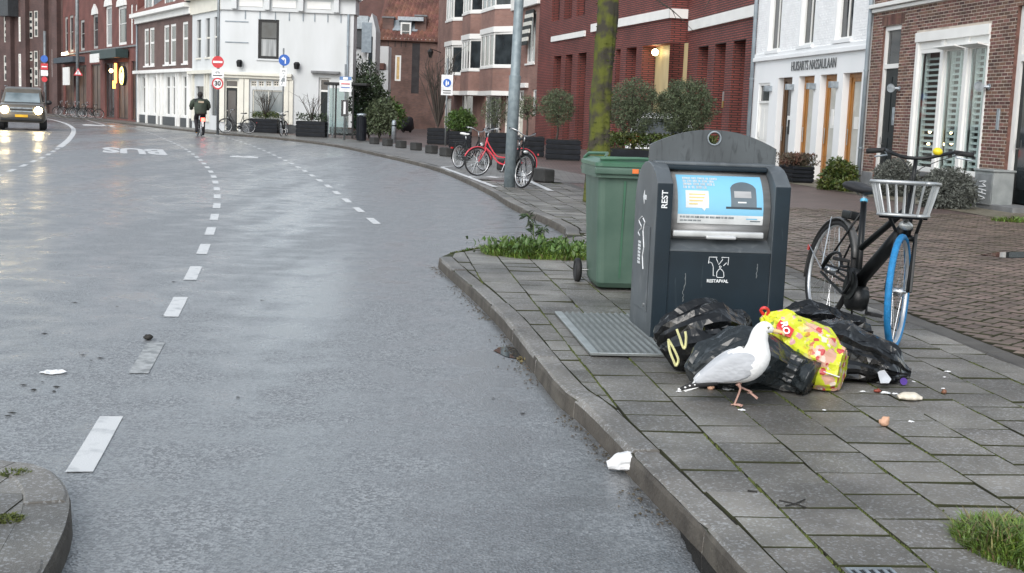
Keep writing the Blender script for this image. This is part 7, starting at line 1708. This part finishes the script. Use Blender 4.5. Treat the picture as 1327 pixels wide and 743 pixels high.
# grass and weeds in the paving
def blades(c, rx, ry, n, h, rr, m, name, par=None, lean=.5, w=.006, ang=0):
    mb = MB(); V_, F_ = [], []
    for i in range(n):
        a = rr.uniform(0, 6.28); q = rr.random() ** .5; p = Vector((math.cos(a) * rx * q, math.sin(a) * ry * q, 0)); p.rotate(Matrix.Rotation(ang, 3, 'Z')); hh = h * rr.uniform(.35, 1.15) * (1.1 - .5 * q); d = Vector((rr.gauss(0, 1), rr.gauss(0, 1), 0)) * lean + p.normalized() * .35 if p.length > 0 else Vector((1, 0, 0)); s = Vector((-d.y, d.x, 0)); s = s.normalized() * w * rr.uniform(.6, 1.3); k = len(V_)
        p1 = p + d * hh * .3 + Vector((0, 0, hh * .6)); p2 = p + d * hh * .85 + Vector((0, 0, hh * rr.uniform(.75, 1.0)))
        V_ += [p - s, p + s, p1 + s * .8, p1 - s * .8, p2]; F_ += [(k, k + 1, k + 2, k + 3), (k + 3, k + 2, k + 4)]
    mb.v = [tuple(v) for v in V_]; mb.f = F_; mb.m = [0] * len(F_); o = O(name, mb, m, par, fix=False); return o
rr = random.Random(77)
g1 = G(1306, 706, PZ); t1 = blades(None, .2, .26, 3200, .085, rr, m_grass, 'grass', lean=.7, w=.0035); t1.location = (g1.x + .03, g1.y, PZ - .012); tag(t1, 'bright green grass tuft growing in a missing tile gap near the drain', 'grass'); stuff(t1)
t2 = blades(None, .2, .26, 260, .11, rr, m_dry, 'dry_grass', par=t1, lean=.9, w=.003); m_ = 0
g2 = G(702, 331, PZ); t3 = blades(None, .62, .5, 5200, .13, rr, m_grass, 'grass', lean=.6, w=.007); t3.location = (g2.x + .02, g2.y + .1, PZ - .005); tag(t3, 'patch of green weeds and grass beside the green bin', 'weeds'); stuff(t3)
t4 = blades(None, .64, .52, 500, .1, rr, m_dry, 'dry_grass', par=t3, lean=.9, w=.006)
pts = [(Vector((rr.gauss(0, .28), rr.gauss(0, .2), rr.uniform(.02, .12))), Vector((0, 0, 1))) for i in range(900)]; O('weed_leaves', leafmesh(pts, .07, rr, 2.0), m_green, t3, fix=False)
g3 = G(693, 322, PZ); wd = thing('weed_stalk', 'tall drooping weed stalk rising from the weed patch', 'weed', (g3.x, g3.y, PZ)); mb = MB(); stem = crom([(0, 0, 0), (-.02, 0, .16), (-.03, 0, .27), (-.1, 0, .36)], 5); mb.tube(stem, .006, 5); stem2 = crom([(0, 0, .12), (.05, 0, .2), (.1, 0, .22)], 4); mb.tube(stem2, .004, 4); O('stem', mb, m_green, wd)
pts = []
for s in stem[4:] + stem2[2:]:
    for q in range(3): pts.append((s, Vector((rr.choice((-1, 1)) * 1.5, rr.gauss(0, .5), -.3))))
O('leaves', leafmesh(pts, .095, rr, 4.0), m_dkgreen, wd, fix=False)
# moss lines along the notch and weeds at walls
for (a_, b_, n_, h_) in (((583, 328), (640, 319), 260, .03), ((640, 319), (735, 308), 420, .035)):
    A, Bq = G(*a_, PZ), G(*b_, PZ); d = Bq - A; o = blades(None, d.length / 2, .025, n_, h_, rr, m_moss, 'edge_weeds', lean=.8, w=.008, ang=math.atan2(d.y, d.x)); o.location = ((A + Bq) / 2) + Vector((0, 0, -.008)); tag(o, 'dark mossy weeds along the kerb notch ' + ('near the pointed tip' if n_ == 260 else 'behind the weed patch'), 'weeds'); stuff(o)
for px_, py_, lb in ((1272, 268, 'small weeds at the foot of the grey cabinet'), (1318, 288, 'green weeds on the footway before the right-hand glazed door')):
    q = G(px_, py_, PZ); o = blades(None, .4, .15, 260, .12, rr, m_grass, 'weeds', lean=.8, w=.012); o.location = (q.x, q.y, PZ + .003); tag(o, lb, 'weeds'); stuff(o)
for px_, py_, s_ in ((20, 613, .05), (6, 672, .05)):
    q = G(px_, py_, PZ); o = blades(None, s_ * 1.2, s_, 240, .018, rr, m_moss, 'moss_tuft', lean=1, w=.004, par=island); o.location = (q.x, q.y, PZ - .004); stuff(o)
# moss in the paving joints
V_ = MB(); 
for c in range(-5, 8):
    for i in range(900):
        v = rr.uniform(-2.5, 6.5); u = c * TS + rr.gauss(0, .003); p = tw(u, v)
        if noise.noise(Vector((p.x * 2.2, p.y * 1.3, c * 3.1))) < -.12 or u > ULIM or not inframe(p, 10) or len(clipkerb([p, p + TX * .01, p + TY * .01])) < 3: continue
        s = rr.uniform(.003, .009); V_.add([p + Vector((-s * .7, -s * 1.6, -.008)), p + Vector((s * .7, -s * 1.6, -.008)), p + Vector((s * .7, s * 1.6, -.008)), p + Vector((-s * .7, s * 1.6, -.008)), p + Vector((0, 0, .0035))], [(0, 1, 4), (1, 2, 4), (2, 3, 4), (3, 0, 4)])
o = O('joint_moss', V_, m_moss, pavement, fix=False); stuff(o)

# ================================================================== STREET FURNITURE
m_lpost = mat('lamp_post_steel', (.18, .22, .24), .55, metal=.3, col2=(.26, .31, .33), scale=9)
q = G(660, 243, PZ); lp = thing('street_lamp', 'thick grey steel lamp post with parked bicycles at its foot', 'street lamp', (q.x, q.y, PZ))
top = atY(673, 0, q.y) - q; mb = MB(); mb.lathe([(.108, 0), (.108, 2.05), (.1, 2.1), (.09, 2.12), (.084, 4.6), (.065, 6.5)], 20); po_ = O('pole', mb, m_lpost, lp, smooth=False); 
for p in po_.data.polygons: p.use_smooth = True
mb = MB(); mb.lathe([(.113, 2.02), (.113, 2.1)], 20); O('collar', mb, m_lpost, po_); mb = MB(); mb.tube(crom([(0, 0, 6.4), (-.2, 0, 6.9), (-1.2, -.2, 7.1)], 5), .035, 8); O('arm', mb, m_lpost, lp); mb = MB(); mb.ball((-1.5, -.25, 7.1), (.4, .14, .08)); O('lamp_head', mb, m_lpost, lp)
lp.rotation_euler = (0, rad(.8), 0)
m_sred = mat('sign_red', (.5, .02, .03), .4); m_sblue = mat('sign_blue', (.012, .1, .42), .4); m_swhite = mat('sign_white', (.72, .73, .74), .4); m_sblack = mat('sign_black', (.02, .02, .022), .4); m_pole = mat('sign_pole', (.2, .22, .23), .5, metal=.4)
def signpole(px_, py_, h, label, r=.04, name='traffic_sign'):
    q = G(px_, py_, PZ); t = thing(name, label, 'sign', (q.x, q.y, PZ)); mb = MB(); mb.tube([(0, 0, -.02), (0, 0, h)], r, 10); O('pole', mb, m_pole, t, smooth=True); return t, q
def cycle_pict(par, z, u, x=0.0):
    mb = MB()
    for dx in (-1.7, 1.7): mb.torus(1.0 * u, .2 * u, Matrix.Translation((x + dx * u, -.078, z - .4 * u)) @ Matrix.Rotation(rad(90), 4, 'X'), 14, 4)
    mb.tube([(x - 1.7 * u, -.079, z - .4 * u), (x - .6 * u, -.079, z + 1.0 * u), (x + 1.0 * u, -.079, z + 1.0 * u), (x + 1.7 * u, -.079, z - .4 * u)], .2 * u, 4); return O('cycle_pictogram', mb, m_sblack, par)
def disc(par, z, r, m, y=-.06, name='sign_disc', x=0, t=.02):
    mb = MB(); mb.lathe([(r, -t / 2), (r, t / 2)], 28, Matrix.Translation((x, y, z)) @ Matrix.Rotation(rad(90), 4, 'X')); return O(name, mb, m, par)
def plate(par, x0, x1, z0, z1, m, y=-.06, name='sign_plate', t=.015): return B(par, name, m, (x0, x1, y - t, y, z0, z1))
# no entry / 30
t, q = signpole(282, 174, 9.5, 'red no-entry sign above a round 30 limit sign on one pole', .06)
def zz(py_, px_=282): return atY(px_, py_, q.y - .1).z - PZ
sc_ = q.y / F_PX
d = disc(t, zz(80.5), 7.6 * sc_, m_sred); plate(d, -6 * sc_, 6 * sc_, zz(80.5) - 1.3 * sc_, zz(80.5) + 1.3 * sc_, m_swhite, -.072)
pl1 = plate(t, -7.7 * sc_, 7.7 * sc_, zz(101), zz(89.5), m_swhite); cycle_pict(pl1, zz(94), sc_); plate(pl1, -6 * sc_, 6 * sc_, zz(98.6), zz(97.4), m_sblack, -.076, 'small_print')
d = disc(t, zz(108.5), 7.4 * sc_, m_sred); d2 = disc(d, zz(108.5), 5.6 * sc_, m_swhite, -.068); textpart('limit_number', '30', 8.2 * sc_, frame3((0, -.08, zz(108.5)), (1, 0, 0), (0, 0, 1), (0, -1, 0)), m_sblack, d, bold=.012)
# blue arrow
t, q = signpole(366, 174, 4.2, 'round blue arrow sign with two small white plates', .04); sc_ = q.y / F_PX
def zz(py_, px_=366): return atY(px_, py_, q.y - .1).z - PZ
d = disc(t, zz(78), 7.2 * sc_, m_sblue, x=.05); mb = MB(); u = sc_; ay = -.078
mb.prism([(.05 + x * u, zz(78) + z * u) for x, z in ((2.2, -4.5), (2.2, 1.5), (1, 3), (-.6, 3), (-.6, 4.6), (-4, 2), (-.6, -.6), (-.6, 1), (.4, .8), (.6, .2), (.6, -4.5))], ay, ay + .006); O('arrow', mb, m_swhite, d)
plate(t, -3.8 * u, 4.8 * u, zz(95), zz(88), m_swhite); p2 = plate(t, -4.4 * u, 4.4 * u, zz(112), zz(95.6), m_swhite); mb = MB(); mb.prism([(x * u, zz(104) + z * u) for x, z in ((-2, -6), (-1.2, -6), (2.4, 6), (1.6, 6))], -.085, -.08); mb.prism([(x * u, zz(104) + z * u) for x, z in ((-3, -2), (2.5, -2), (2.5, 2.6), (-1, 2.6))], -.08, -.078); O('end_mark', mb, m_pole, p2)
cycle_pict(p2, zz(92), u * .8, .03)
# pedestrian zone sign
t, q = signpole(577, 189, 3.6, 'white pedestrian zone sign with blue disc at the alley mouth', .04); sc_ = q.y / F_PX; u = sc_
def zz(py_, px_=577): return atY(px_, py_, q.y - .1).z - PZ
p1 = plate(t, -7.4 * u, 7.4 * u, zz(123.5), zz(97), m_swhite); d = disc(p1, zz(107.5), 5.2 * u, m_sblue, -.08); mb = MB()
for (ox, s) in ((-.8, 1.0), (1.6, .65)): mb.ball((ox * u, -.093, zz(107.5) + 2.2 * u * s), (.8 * u * s, .003, .8 * u * s), 8, 6); mb.prism([(ox * u + x * u * s, zz(107.5) + z * u * s) for x, z in ((-.9, 1.4), (.9, 1.4), (1.2, -.6), (.9, -3.6), (-.9, -3.6), (-1.2, -.6))], -.095, -.091)
O('pedestrians', mb, m_swhite, d); plate(p1, -5 * u, 5 * u, zz(118), zz(117), m_sblack, -.076, 'small_print'); plate(p1, -5 * u, 5 * u, zz(121), zz(120.2), m_sblack, -.076, 'small_print')
# far signs on the left
t, q = signpole(101, 152.5, 14, 'tall pole with red triangular warning sign outside the ornate building', .12); sc_ = q.y / F_PX; u = sc_
def zz(py_, px_=101): return atY(px_, py_, q.y - .2).z - PZ
mb = MB(); mb.prism([(x * u + .1, zz(98) + z * u) for x, z in ((-6, 0), (6, 0), (0, 9.5))], -.2, -.17); tr2 = O('triangle', mb, m_sred, t); mb = MB(); mb.prism([(x * u + .1, zz(98) + z * u) for x, z in ((-3.9, 1.3), (3.9, 1.3), (0, 7.4))], -.22, -.201); O('triangle_face', mb, m_swhite, tr2); plate(tr2, .1 - .5 * u, .1 + .5 * u, zz(96), zz(92), m_sblack, -.222)
t, q = signpole(59, 150, 6.2, 'blue disc and red no-entry plate on a pole behind the dark car', .1); sc_ = q.y / F_PX; u = sc_
def zz(py_, px_=59): return atY(px_, py_, q.y - .2).z - PZ
disc(t, zz(76.5), 4.6 * u, m_sblue, -.14); d = plate(t, -4.6 * u, 4.6 * u, zz(90.5), zz(82.5), m_sred, -.13); plate(d, -3.4 * u, 3.4 * u, zz(87.4), zz(85.8), m_swhite, -.146); plate(t, -4.6 * u, 4.6 * u, zz(98.5), zz(91.3), m_swhite, -.13); disc(t, zz(103), 3.6 * u, m_sred, -.14)
# bus stop, shelter, litter bin
t, q = signpole(446, 181.5, 3.3, 'white bus stop flag with blue top beside the glass shelter', .045, 'bus_stop'); u = q.y / F_PX
def zz(py_, px_=447): return atY(px_, py_, q.y - .1).z - PZ
p1 = plate(t, -7.2 * u, 8 * u, zz(119), zz(104.3), m_swhite); p2 = plate(t, -7.2 * u, 8 * u, zz(104), zz(99.5), mat('flag_blue', (.1, .2, .4), .4)); plate(p2, -2.6 * u, 3.4 * u, zz(103.4), zz(100.2), m_swhite, -.076, 'flag_symbol'); plate(p1, -5 * u, 6 * u, zz(109.5), zz(108.2), m_sred, -.076, 'route_line'); plate(p1, -5 * u, 6 * u, zz(114), zz(113), m_sblue, -.076, 'route_line')
tt_ = plate(t, -4.5 * u, 4.5 * u, zz(151), zz(130), m_sblack, -.05); plate(tt_, -1.4 * u, 1.4 * u, zz(148), zz(132), m_swhite, -.066, 'timetable')
q0 = G(432, 178.5, PZ); sh_ = thing('bus_shelter', 'dark framed glass bus shelter beside the white corner house', 'bus shelter', (q0.x, q0.y + .3, PZ)); u = q0.y / F_PX
x0, x1, h_ = -6.5 * u, 36 * u, 2.45
m_sg = glassmat('shelter_glass', (.62, .72, .72), 1.2)
B(sh_, 'roof', m_black, (x0 - .2, x1 + .25, -.75, 1.2, h_, h_ + .12), bevel=.02)
for x, y in ((x0, -.5), (x0 + .35, -.5), (x1 - .4, -.5), (x1, 1.0), (x0, 1.0), (x1 - .4, 1.0)): B(sh_, 'post', m_galv if x < 0 else m_black, (x - .035, x + .035, y - .035, y + .035, 0, h_ - .003))
B(sh_, 'glass_panel', m_sg, (x0 + .05, x0 + .95, -.5, -.488, .2, h_ - .15)); B(sh_, 'glass_panel', m_sg, (x0 + 1.0, x1 - .45, 1.0, 1.012, .2, h_ - .15)); B(sh_, 'glass_panel', m_sg, (x1 - .4, x1 - .388, -.46, .96, .2, h_ - .15)); B(sh_, 'bench', m_dwood, (x0 + .3, x1 - .6, .55, .9, .42, .47), bevel=.01); B(sh_, 'bottom_rail', m_black, (x0, x1 - .4, .97, 1.03, .12, .2))
q = G(468, 183.5, PZ); lb = thing('litter_bin', 'dark grey ribbed litter bin in front of the bus shelter', 'litter bin', (q.x, q.y, PZ)); mb = MB(); mb.lathe([(.19, .03), (.2, .06), (.2, 1.05), (.17, 1.08)], 16); bb_ = O('body', mb, m_planter, lb); mb = MB(); mb.lathe([(.21, 1.12), (.2, 1.17), (.06, 1.2)], 16); O('cap', mb, m_galv, lb); mb = MB()
for i in range(4): a = i * 1.57 + .7; mb.tube([(.17 * math.cos(a), .17 * math.sin(a), 1.05), (.17 * math.cos(a), .17 * math.sin(a), 1.13)], .012, 5)
O('cap_bracket', mb, m_galv, lb)
for i in range(14): a = 2 * math.pi * i / 14; M_ = Matrix.Rotation(a, 4, 'Z'); mb = MB(); mb.T = M_; mb.bx(.198, .212, -.02, .02, .08, 1.03); O('rib', mb, m_planter, bb_)
# concrete blocks and bollard along the footway edge
m_blk = mat('dark_block', (.03, .03, .029), .8, var=.3, scale=5, bump=.3)
for i, (px_, py_) in enumerate(((485, 187), (502, 189.3), (519.5, 192), (539, 195), (559, 199), (578, 202.8), (600, 207.5), (627, 214), (655, 221), (704, 236))):
    q = G(px_, py_, PZ); o = B(None, 'concrete_block', m_blk, (-.26, .26, -.13, .13, 0, .27), bevel=.03); o.location = (q.x, q.y, PZ + .004); o.rotation_euler.z = rad(-62); tag(o, 'low dark concrete block in the row along the footway before the alley', 'block', 'concrete blocks along the footway')
q = G(504, 186.5, PZ); bo3 = thing('bollard', 'short round steel bollard in the mouth of the alley', 'bollard', (q.x, q.y + 2, PZ)); mb = MB(); mb.lathe([(.1, 0), (.1, .85), (.09, .93), (.02, .97)], 16); O('post', mb, m_galv, bo3, smooth=True); mb = MB(); mb.lathe([(.104, .7), (.104, .76)], 16); O('band', mb, m_planter, bo3)
# alley clutter
q = G(527, 172, PZ); mo = thing('covered_scooter', 'dark covered scooter parked deep in the alley', 'scooter', (q.x, q.y, PZ), rad(70)); mo.scale = (.8, .8, .75); qq = bag([Vector((-.9, 0, .35)), Vector((-.4, 0, .65)), Vector((.3, 0, .7)), Vector((.9, 0, .4))], [(.1, .2), (.3, .5), (.32, .6), (.1, .25)], 'cover', mat('tarpaulin', (.02, .022, .03), .5), mo, seed=50, amp=.05, fr=2, floor=.12, nseg=20, nlen=16)
for x in (-.62, .66): mb = MB(); mb.torus(.2, .05, Matrix.Translation((x, 0, .25)) @ Matrix.Rotation(rad(90), 4, 'X'), 20, 8); O('tyre', mb, m_rubber, mo, smooth=True)
# wall lantern on the bay-window house
x_, z_ = F6.px(568, 66, -.3); ln = F6.w(x_ - .3, -.8, z_); la = thing('wall_lantern', 'old black street lantern hung from the bay-window house', 'lantern', (ln.x, ln.y, ln.z - .2)); mb = MB(); mb.lathe([(.1, -.3), (.2, .1), (.22, .12), (.12, .26), (.03, .34)], 6); O('lamp_head', mb, m_black, la); mb = MB(); mb.tube([(0, 0, .3), (.3, .2, .25), (.7, .5, .1)], .03, 6); O('bracket', mb, m_black, la)
# grey cabinet with graffiti
q = F1.rect(1260, 1288, 221, 271, -.5); b_ = F1.w((q[0] + q[1]) / 2, -.3, 0); cb = thing('utility_cabinet', 'grey utility cabinet with white graffiti beside the lavender bush', 'cabinet', b_, AR)
m_cab = mat('cabinet_grey', (.3, .32, .32), .55, col2=(.22, .24, .24), scale=5); w_ = (q[1] - q[0]) * .44; hcab = F1.Z(1274, 222, -.5)
B(cb, 'body', m_cab, (-w_, w_, -.2, .2, .03, hcab), bevel=.01); B(cb, 'cap', m_cab, (-w_ - .025, w_ + .025, -.225, .225, hcab + .002, hcab + .04), bevel=.01); B(cb, 'base', m_plinth, (-w_ + .02, w_ - .02, -.18, .18, -.02, .03)); B(cb, 'door', mat('cabinet_door', (.2, .215, .22), .5), (-w_ + .06, w_ - .03, -.212, -.2, .08, hcab - .05), bevel=.004)
gm_ = MB()
def gl(pts): gm_.tube(crom([(x, -.216, z) for x, z in pts], 3), .011, 5)
s_ = w_ * .5; zb_ = hcab * .22; H_ = hcab * .52
for pts in ([(-.5, .95), (.5, 1.0), (.0, .86), (.5, .74), (-.5, .7)], [(-.5, .58), (.55, .52)], [(0, .58), (.02, .38)], [(-.5, .40), (.55, .35)], [(-.5, .24), (.5, .12), (-.45, .02)]): gl([(x * s_ * 1.4, zb_ + z * H_) for x, z in pts])
O('graffiti', gm_, m_txt, cb)
# drain grate in the tiles
dg = G(1128, 741, PZ); dt_ = thing('drain_grate', 'small slotted steel drain grate set in the pavement', 'drain', (dg.x, dg.y, PZ), ALPHA); B(dt_, 'frame', m_galv, (-.075, .075, .012, .022, -.02, .006)); B(dt_, 'frame', m_galv, (-.075, -.065, -.14, .012, -.02, .006)); B(dt_, 'frame', m_galv, (.065, .075, -.14, .012, -.02, .006)); B(dt_, 'pit', m_black, (-.065, .065, -.14, .012, -.02, .001))
for i in range(4): B(dt_, 'bar', m_galv, (-.05 + i * .03, -.038 + i * .03, -.14, .01, .0012, .0055))

# ================================================================== LITTER
m_paper = mat('paper', (.72, .73, .74), .6, var=.05, scale=20)
def litter(px_, py_, r, seed, m, name, label, cat, z=PZ, zs=.5, group=None):
    q = G(px_, py_, z); o = rag((0, 0, 0), 0, r, seed, m, name, zs); o.location = (q.x, q.y, z + .004); tag(o, label, cat, group); return o
q = G(808, 612); pp = bag([Vector((-.055, 0, .02)), Vector((-.02, .0, .03)), Vector((.03, .0, .04)), Vector((.06, 0, .065))], [(.012, .01), (.03, .022), (.032, .026), (.01, .012)], 'crumpled_paper', m_paper, seed=61, amp=.008, fr=14, floor=.004, nseg=20, nlen=18, smooth=False); pp.location = (q.x, q.y, .002); pp.scale = (1.25, 1.25, 1.25); tag(pp, 'crumpled white paper lying on the road at the kerb', 'paper')
m_bread = mat('bread', (.66, .6, .5), .8, var=.1, scale=30, bump=.5, bscale=90)
q = G(1179, 518, PZ); o = bag([Vector((-.062, .0, .008)), Vector((-.03, 0, .014)), Vector((.02, 0, .014)), Vector((.06, -.01, .008))], [(.02, .01), (.045, .017), (.045, .018), (.015, .008)], 'bread_piece', m_bread, seed=62, amp=.004, fr=16, floor=.002, nseg=18, nlen=16); o.location = (q.x, q.y, PZ + .002); tag(o, 'large pale flat piece of bread on the tiles', 'bread')
for px_, py_, r_, sd_, lb in ((1118, 509, .016, 63, 'small white scrap beside the torn bag'), (1148, 511, .026, 64, 'white scrap between the red crumb and the bread'), (1160, 512, .016, 65, 'tiny white scrap touching the bread piece'), (1181, 548, .014, 66, 'small white scrap beside the eggshell'), (1184, 496, .011, 67, 'thin white sliver behind the purple capsule'), (1068, 533, .009, 68, 'tiny white speck on the tiles before the carrier bag'), (961, 533, .018, 69, 'small white crumb at the foot of the gull'), (944, 506, .03, 70, 'white paper scrap behind the gull leg'), (880, 509, .014, 71, 'small white scrap at the tail tip of the gull'), (1222, 505, .011, 72, 'white scrap next to the brown nut'), (1224, 490, .009, 73, 'tiny white scrap on the tiles beyond the brown nut'), (1228, 483, .018, 74, 'greenish pale scrap on the tiles by the wheel')):
    litter(px_, py_, r_, sd_, m_paper, 'scrap', lb, 'scrap')
litter(68, 484, .07, 75, m_paper, 'flattened_cup', 'flattened white cup lying on the road', 'cup', z=0.0, zs=.35)
def lump(px_, py_, r, m, name, label, cat, z=PZ, sq=.7, seed=1):
    q = G(px_, py_, z); mb = MB(); mb.ball((0, 0, r * sq), (r, r * .8, r * sq), 12, 8); mb.v = [tuple(Vector(v) * (1 + .5 * noise.noise(Vector(v) / r * 1.6 + Vector((seed, 0, 0))))) for v in mb.v]; o = O(name, mb, m, None, smooth=True); o.location = (q.x, q.y, z + .001); o.rotation_euler.z = seed; tag(o, label, cat); return o
m_egg = mat('eggshell', (.55, .33, .22), .6, var=.15, scale=20)
lump(1145, 553, .024, m_egg, 'eggshell', 'broken brown eggshell on the paving tiles', 'eggshell', sq=.85, seed=3); lump(1223, 511, .016, mat('nut_brown', (.2, .09, .05), .5), 'nut', 'small brown nut on the tiles', 'nut', seed=5); lump(921, 506, .018, m_egg, 'crust', 'small brown crust behind the tail of the gull', 'crust', seed=6)
lump(1137, 509, .022, mat('red_peel', (.26, .05, .03), .5), 'peel', 'dark red peel in front of the torn bag', 'peel', sq=.4, seed=7); lump(1168, 490, .05, mat('rind', (.3, .1, .04), .5, col2=(.5, .35, .2), scale=25), 'rind', 'orange brown food rind spilling from the torn bag', 'food scrap', sq=.45, seed=8)
q = G(1169, 500, PZ); mb = MB(); mb.lathe([(.012, 0), (.017, .02), (.02, .021), (.02, .024)], 16, Matrix.Rotation(rad(70), 4, 'X')); o = O('coffee_capsule', mb, mat('purple_foil', (.07, .03, .2), .25, metal=.5)); o.location = (q.x, q.y, PZ + .02); tag(o, 'small purple coffee capsule on the tiles', 'capsule')
m_deb = mat('wet_debris', (.02, .018, .015), .7); rr = random.Random(91)
lump(192, 441, .035, m_deb, 'debris', 'dark clump of debris on the faded road dash', 'debris', z=0, sq=.5, seed=9)
mb = MB()
for (px_, py_) in [(55, 394), (95, 393), (150, 398), (56, 433), (50, 475), (85, 481), (120, 468), (118, 476), (56, 496), (28, 500), (45, 506), (75, 502), (70, 508), (10, 540), (14, 536), (309, 516), (225, 366), (640, 517), (675, 537), (540, 372), (110, 461), (105, 458), (130, 465), (212, 410), (340, 390)]:
    p = G(px_ + rr.uniform(-3, 3), py_); l = rr.uniform(.004, .014); k_ = rr.randint(5, 8); a0 = rr.uniform(0, 6)
    ring = [Vector((p.x + l * (1 + .5 * rr.random()) * math.cos(a0 + 6.283 * i / k_) * (1.6 if i % 2 else .6), p.y + l * (.5 + rr.random()) * math.sin(a0 + 6.283 * i / k_), .0045)) for i in range(k_)]
    mb.add(ring + [Vector((p.x, p.y, .004 + l * .35))], [(i, (i + 1) % k_, k_) for i in range(k_)])
mb.T = None; stuff(O('road_debris', mb, m_deb, road, fix=False))
tw1 = MB(); q = G(1030, 655, PZ)
for pts in ([(-.04, -.03), (.0, .0), (.05, .06)], [(-.05, .035), (0, .0), (.03, -.04)]): tw1.tube(crom([(x, y, .006) for x, y in pts], 4), .003, 5)
o = O('twig', tw1, m_deb); o.location = (q.x, q.y, PZ); tag(o, 'dark forked twig lying on the paving tiles', 'twig')
o = MB(); o.bx(-.018, .018, -.004, .004, 0, .006); o = O('twig', o, m_deb); q = G(975, 638, PZ); o.location = (q.x, q.y, PZ); o.rotation_euler.z = -.4; tag(o, 'short dark stick on a paving tile near the kerb', 'twig')
# leaves gathered in the puddle
pts = []
for i in range(40): p = G(rr.uniform(672, 692), rr.uniform(458, 472)); pts.append((Vector((p.x, p.y, .006)), Vector((0, 0, .1))))
o = O('gutter_leaves', leafmesh(pts, .03, rr, 1.6), m_dry, None, fix=False); tag(o, 'brown leaves gathered in the gutter puddle', 'leaves'); stuff(o)
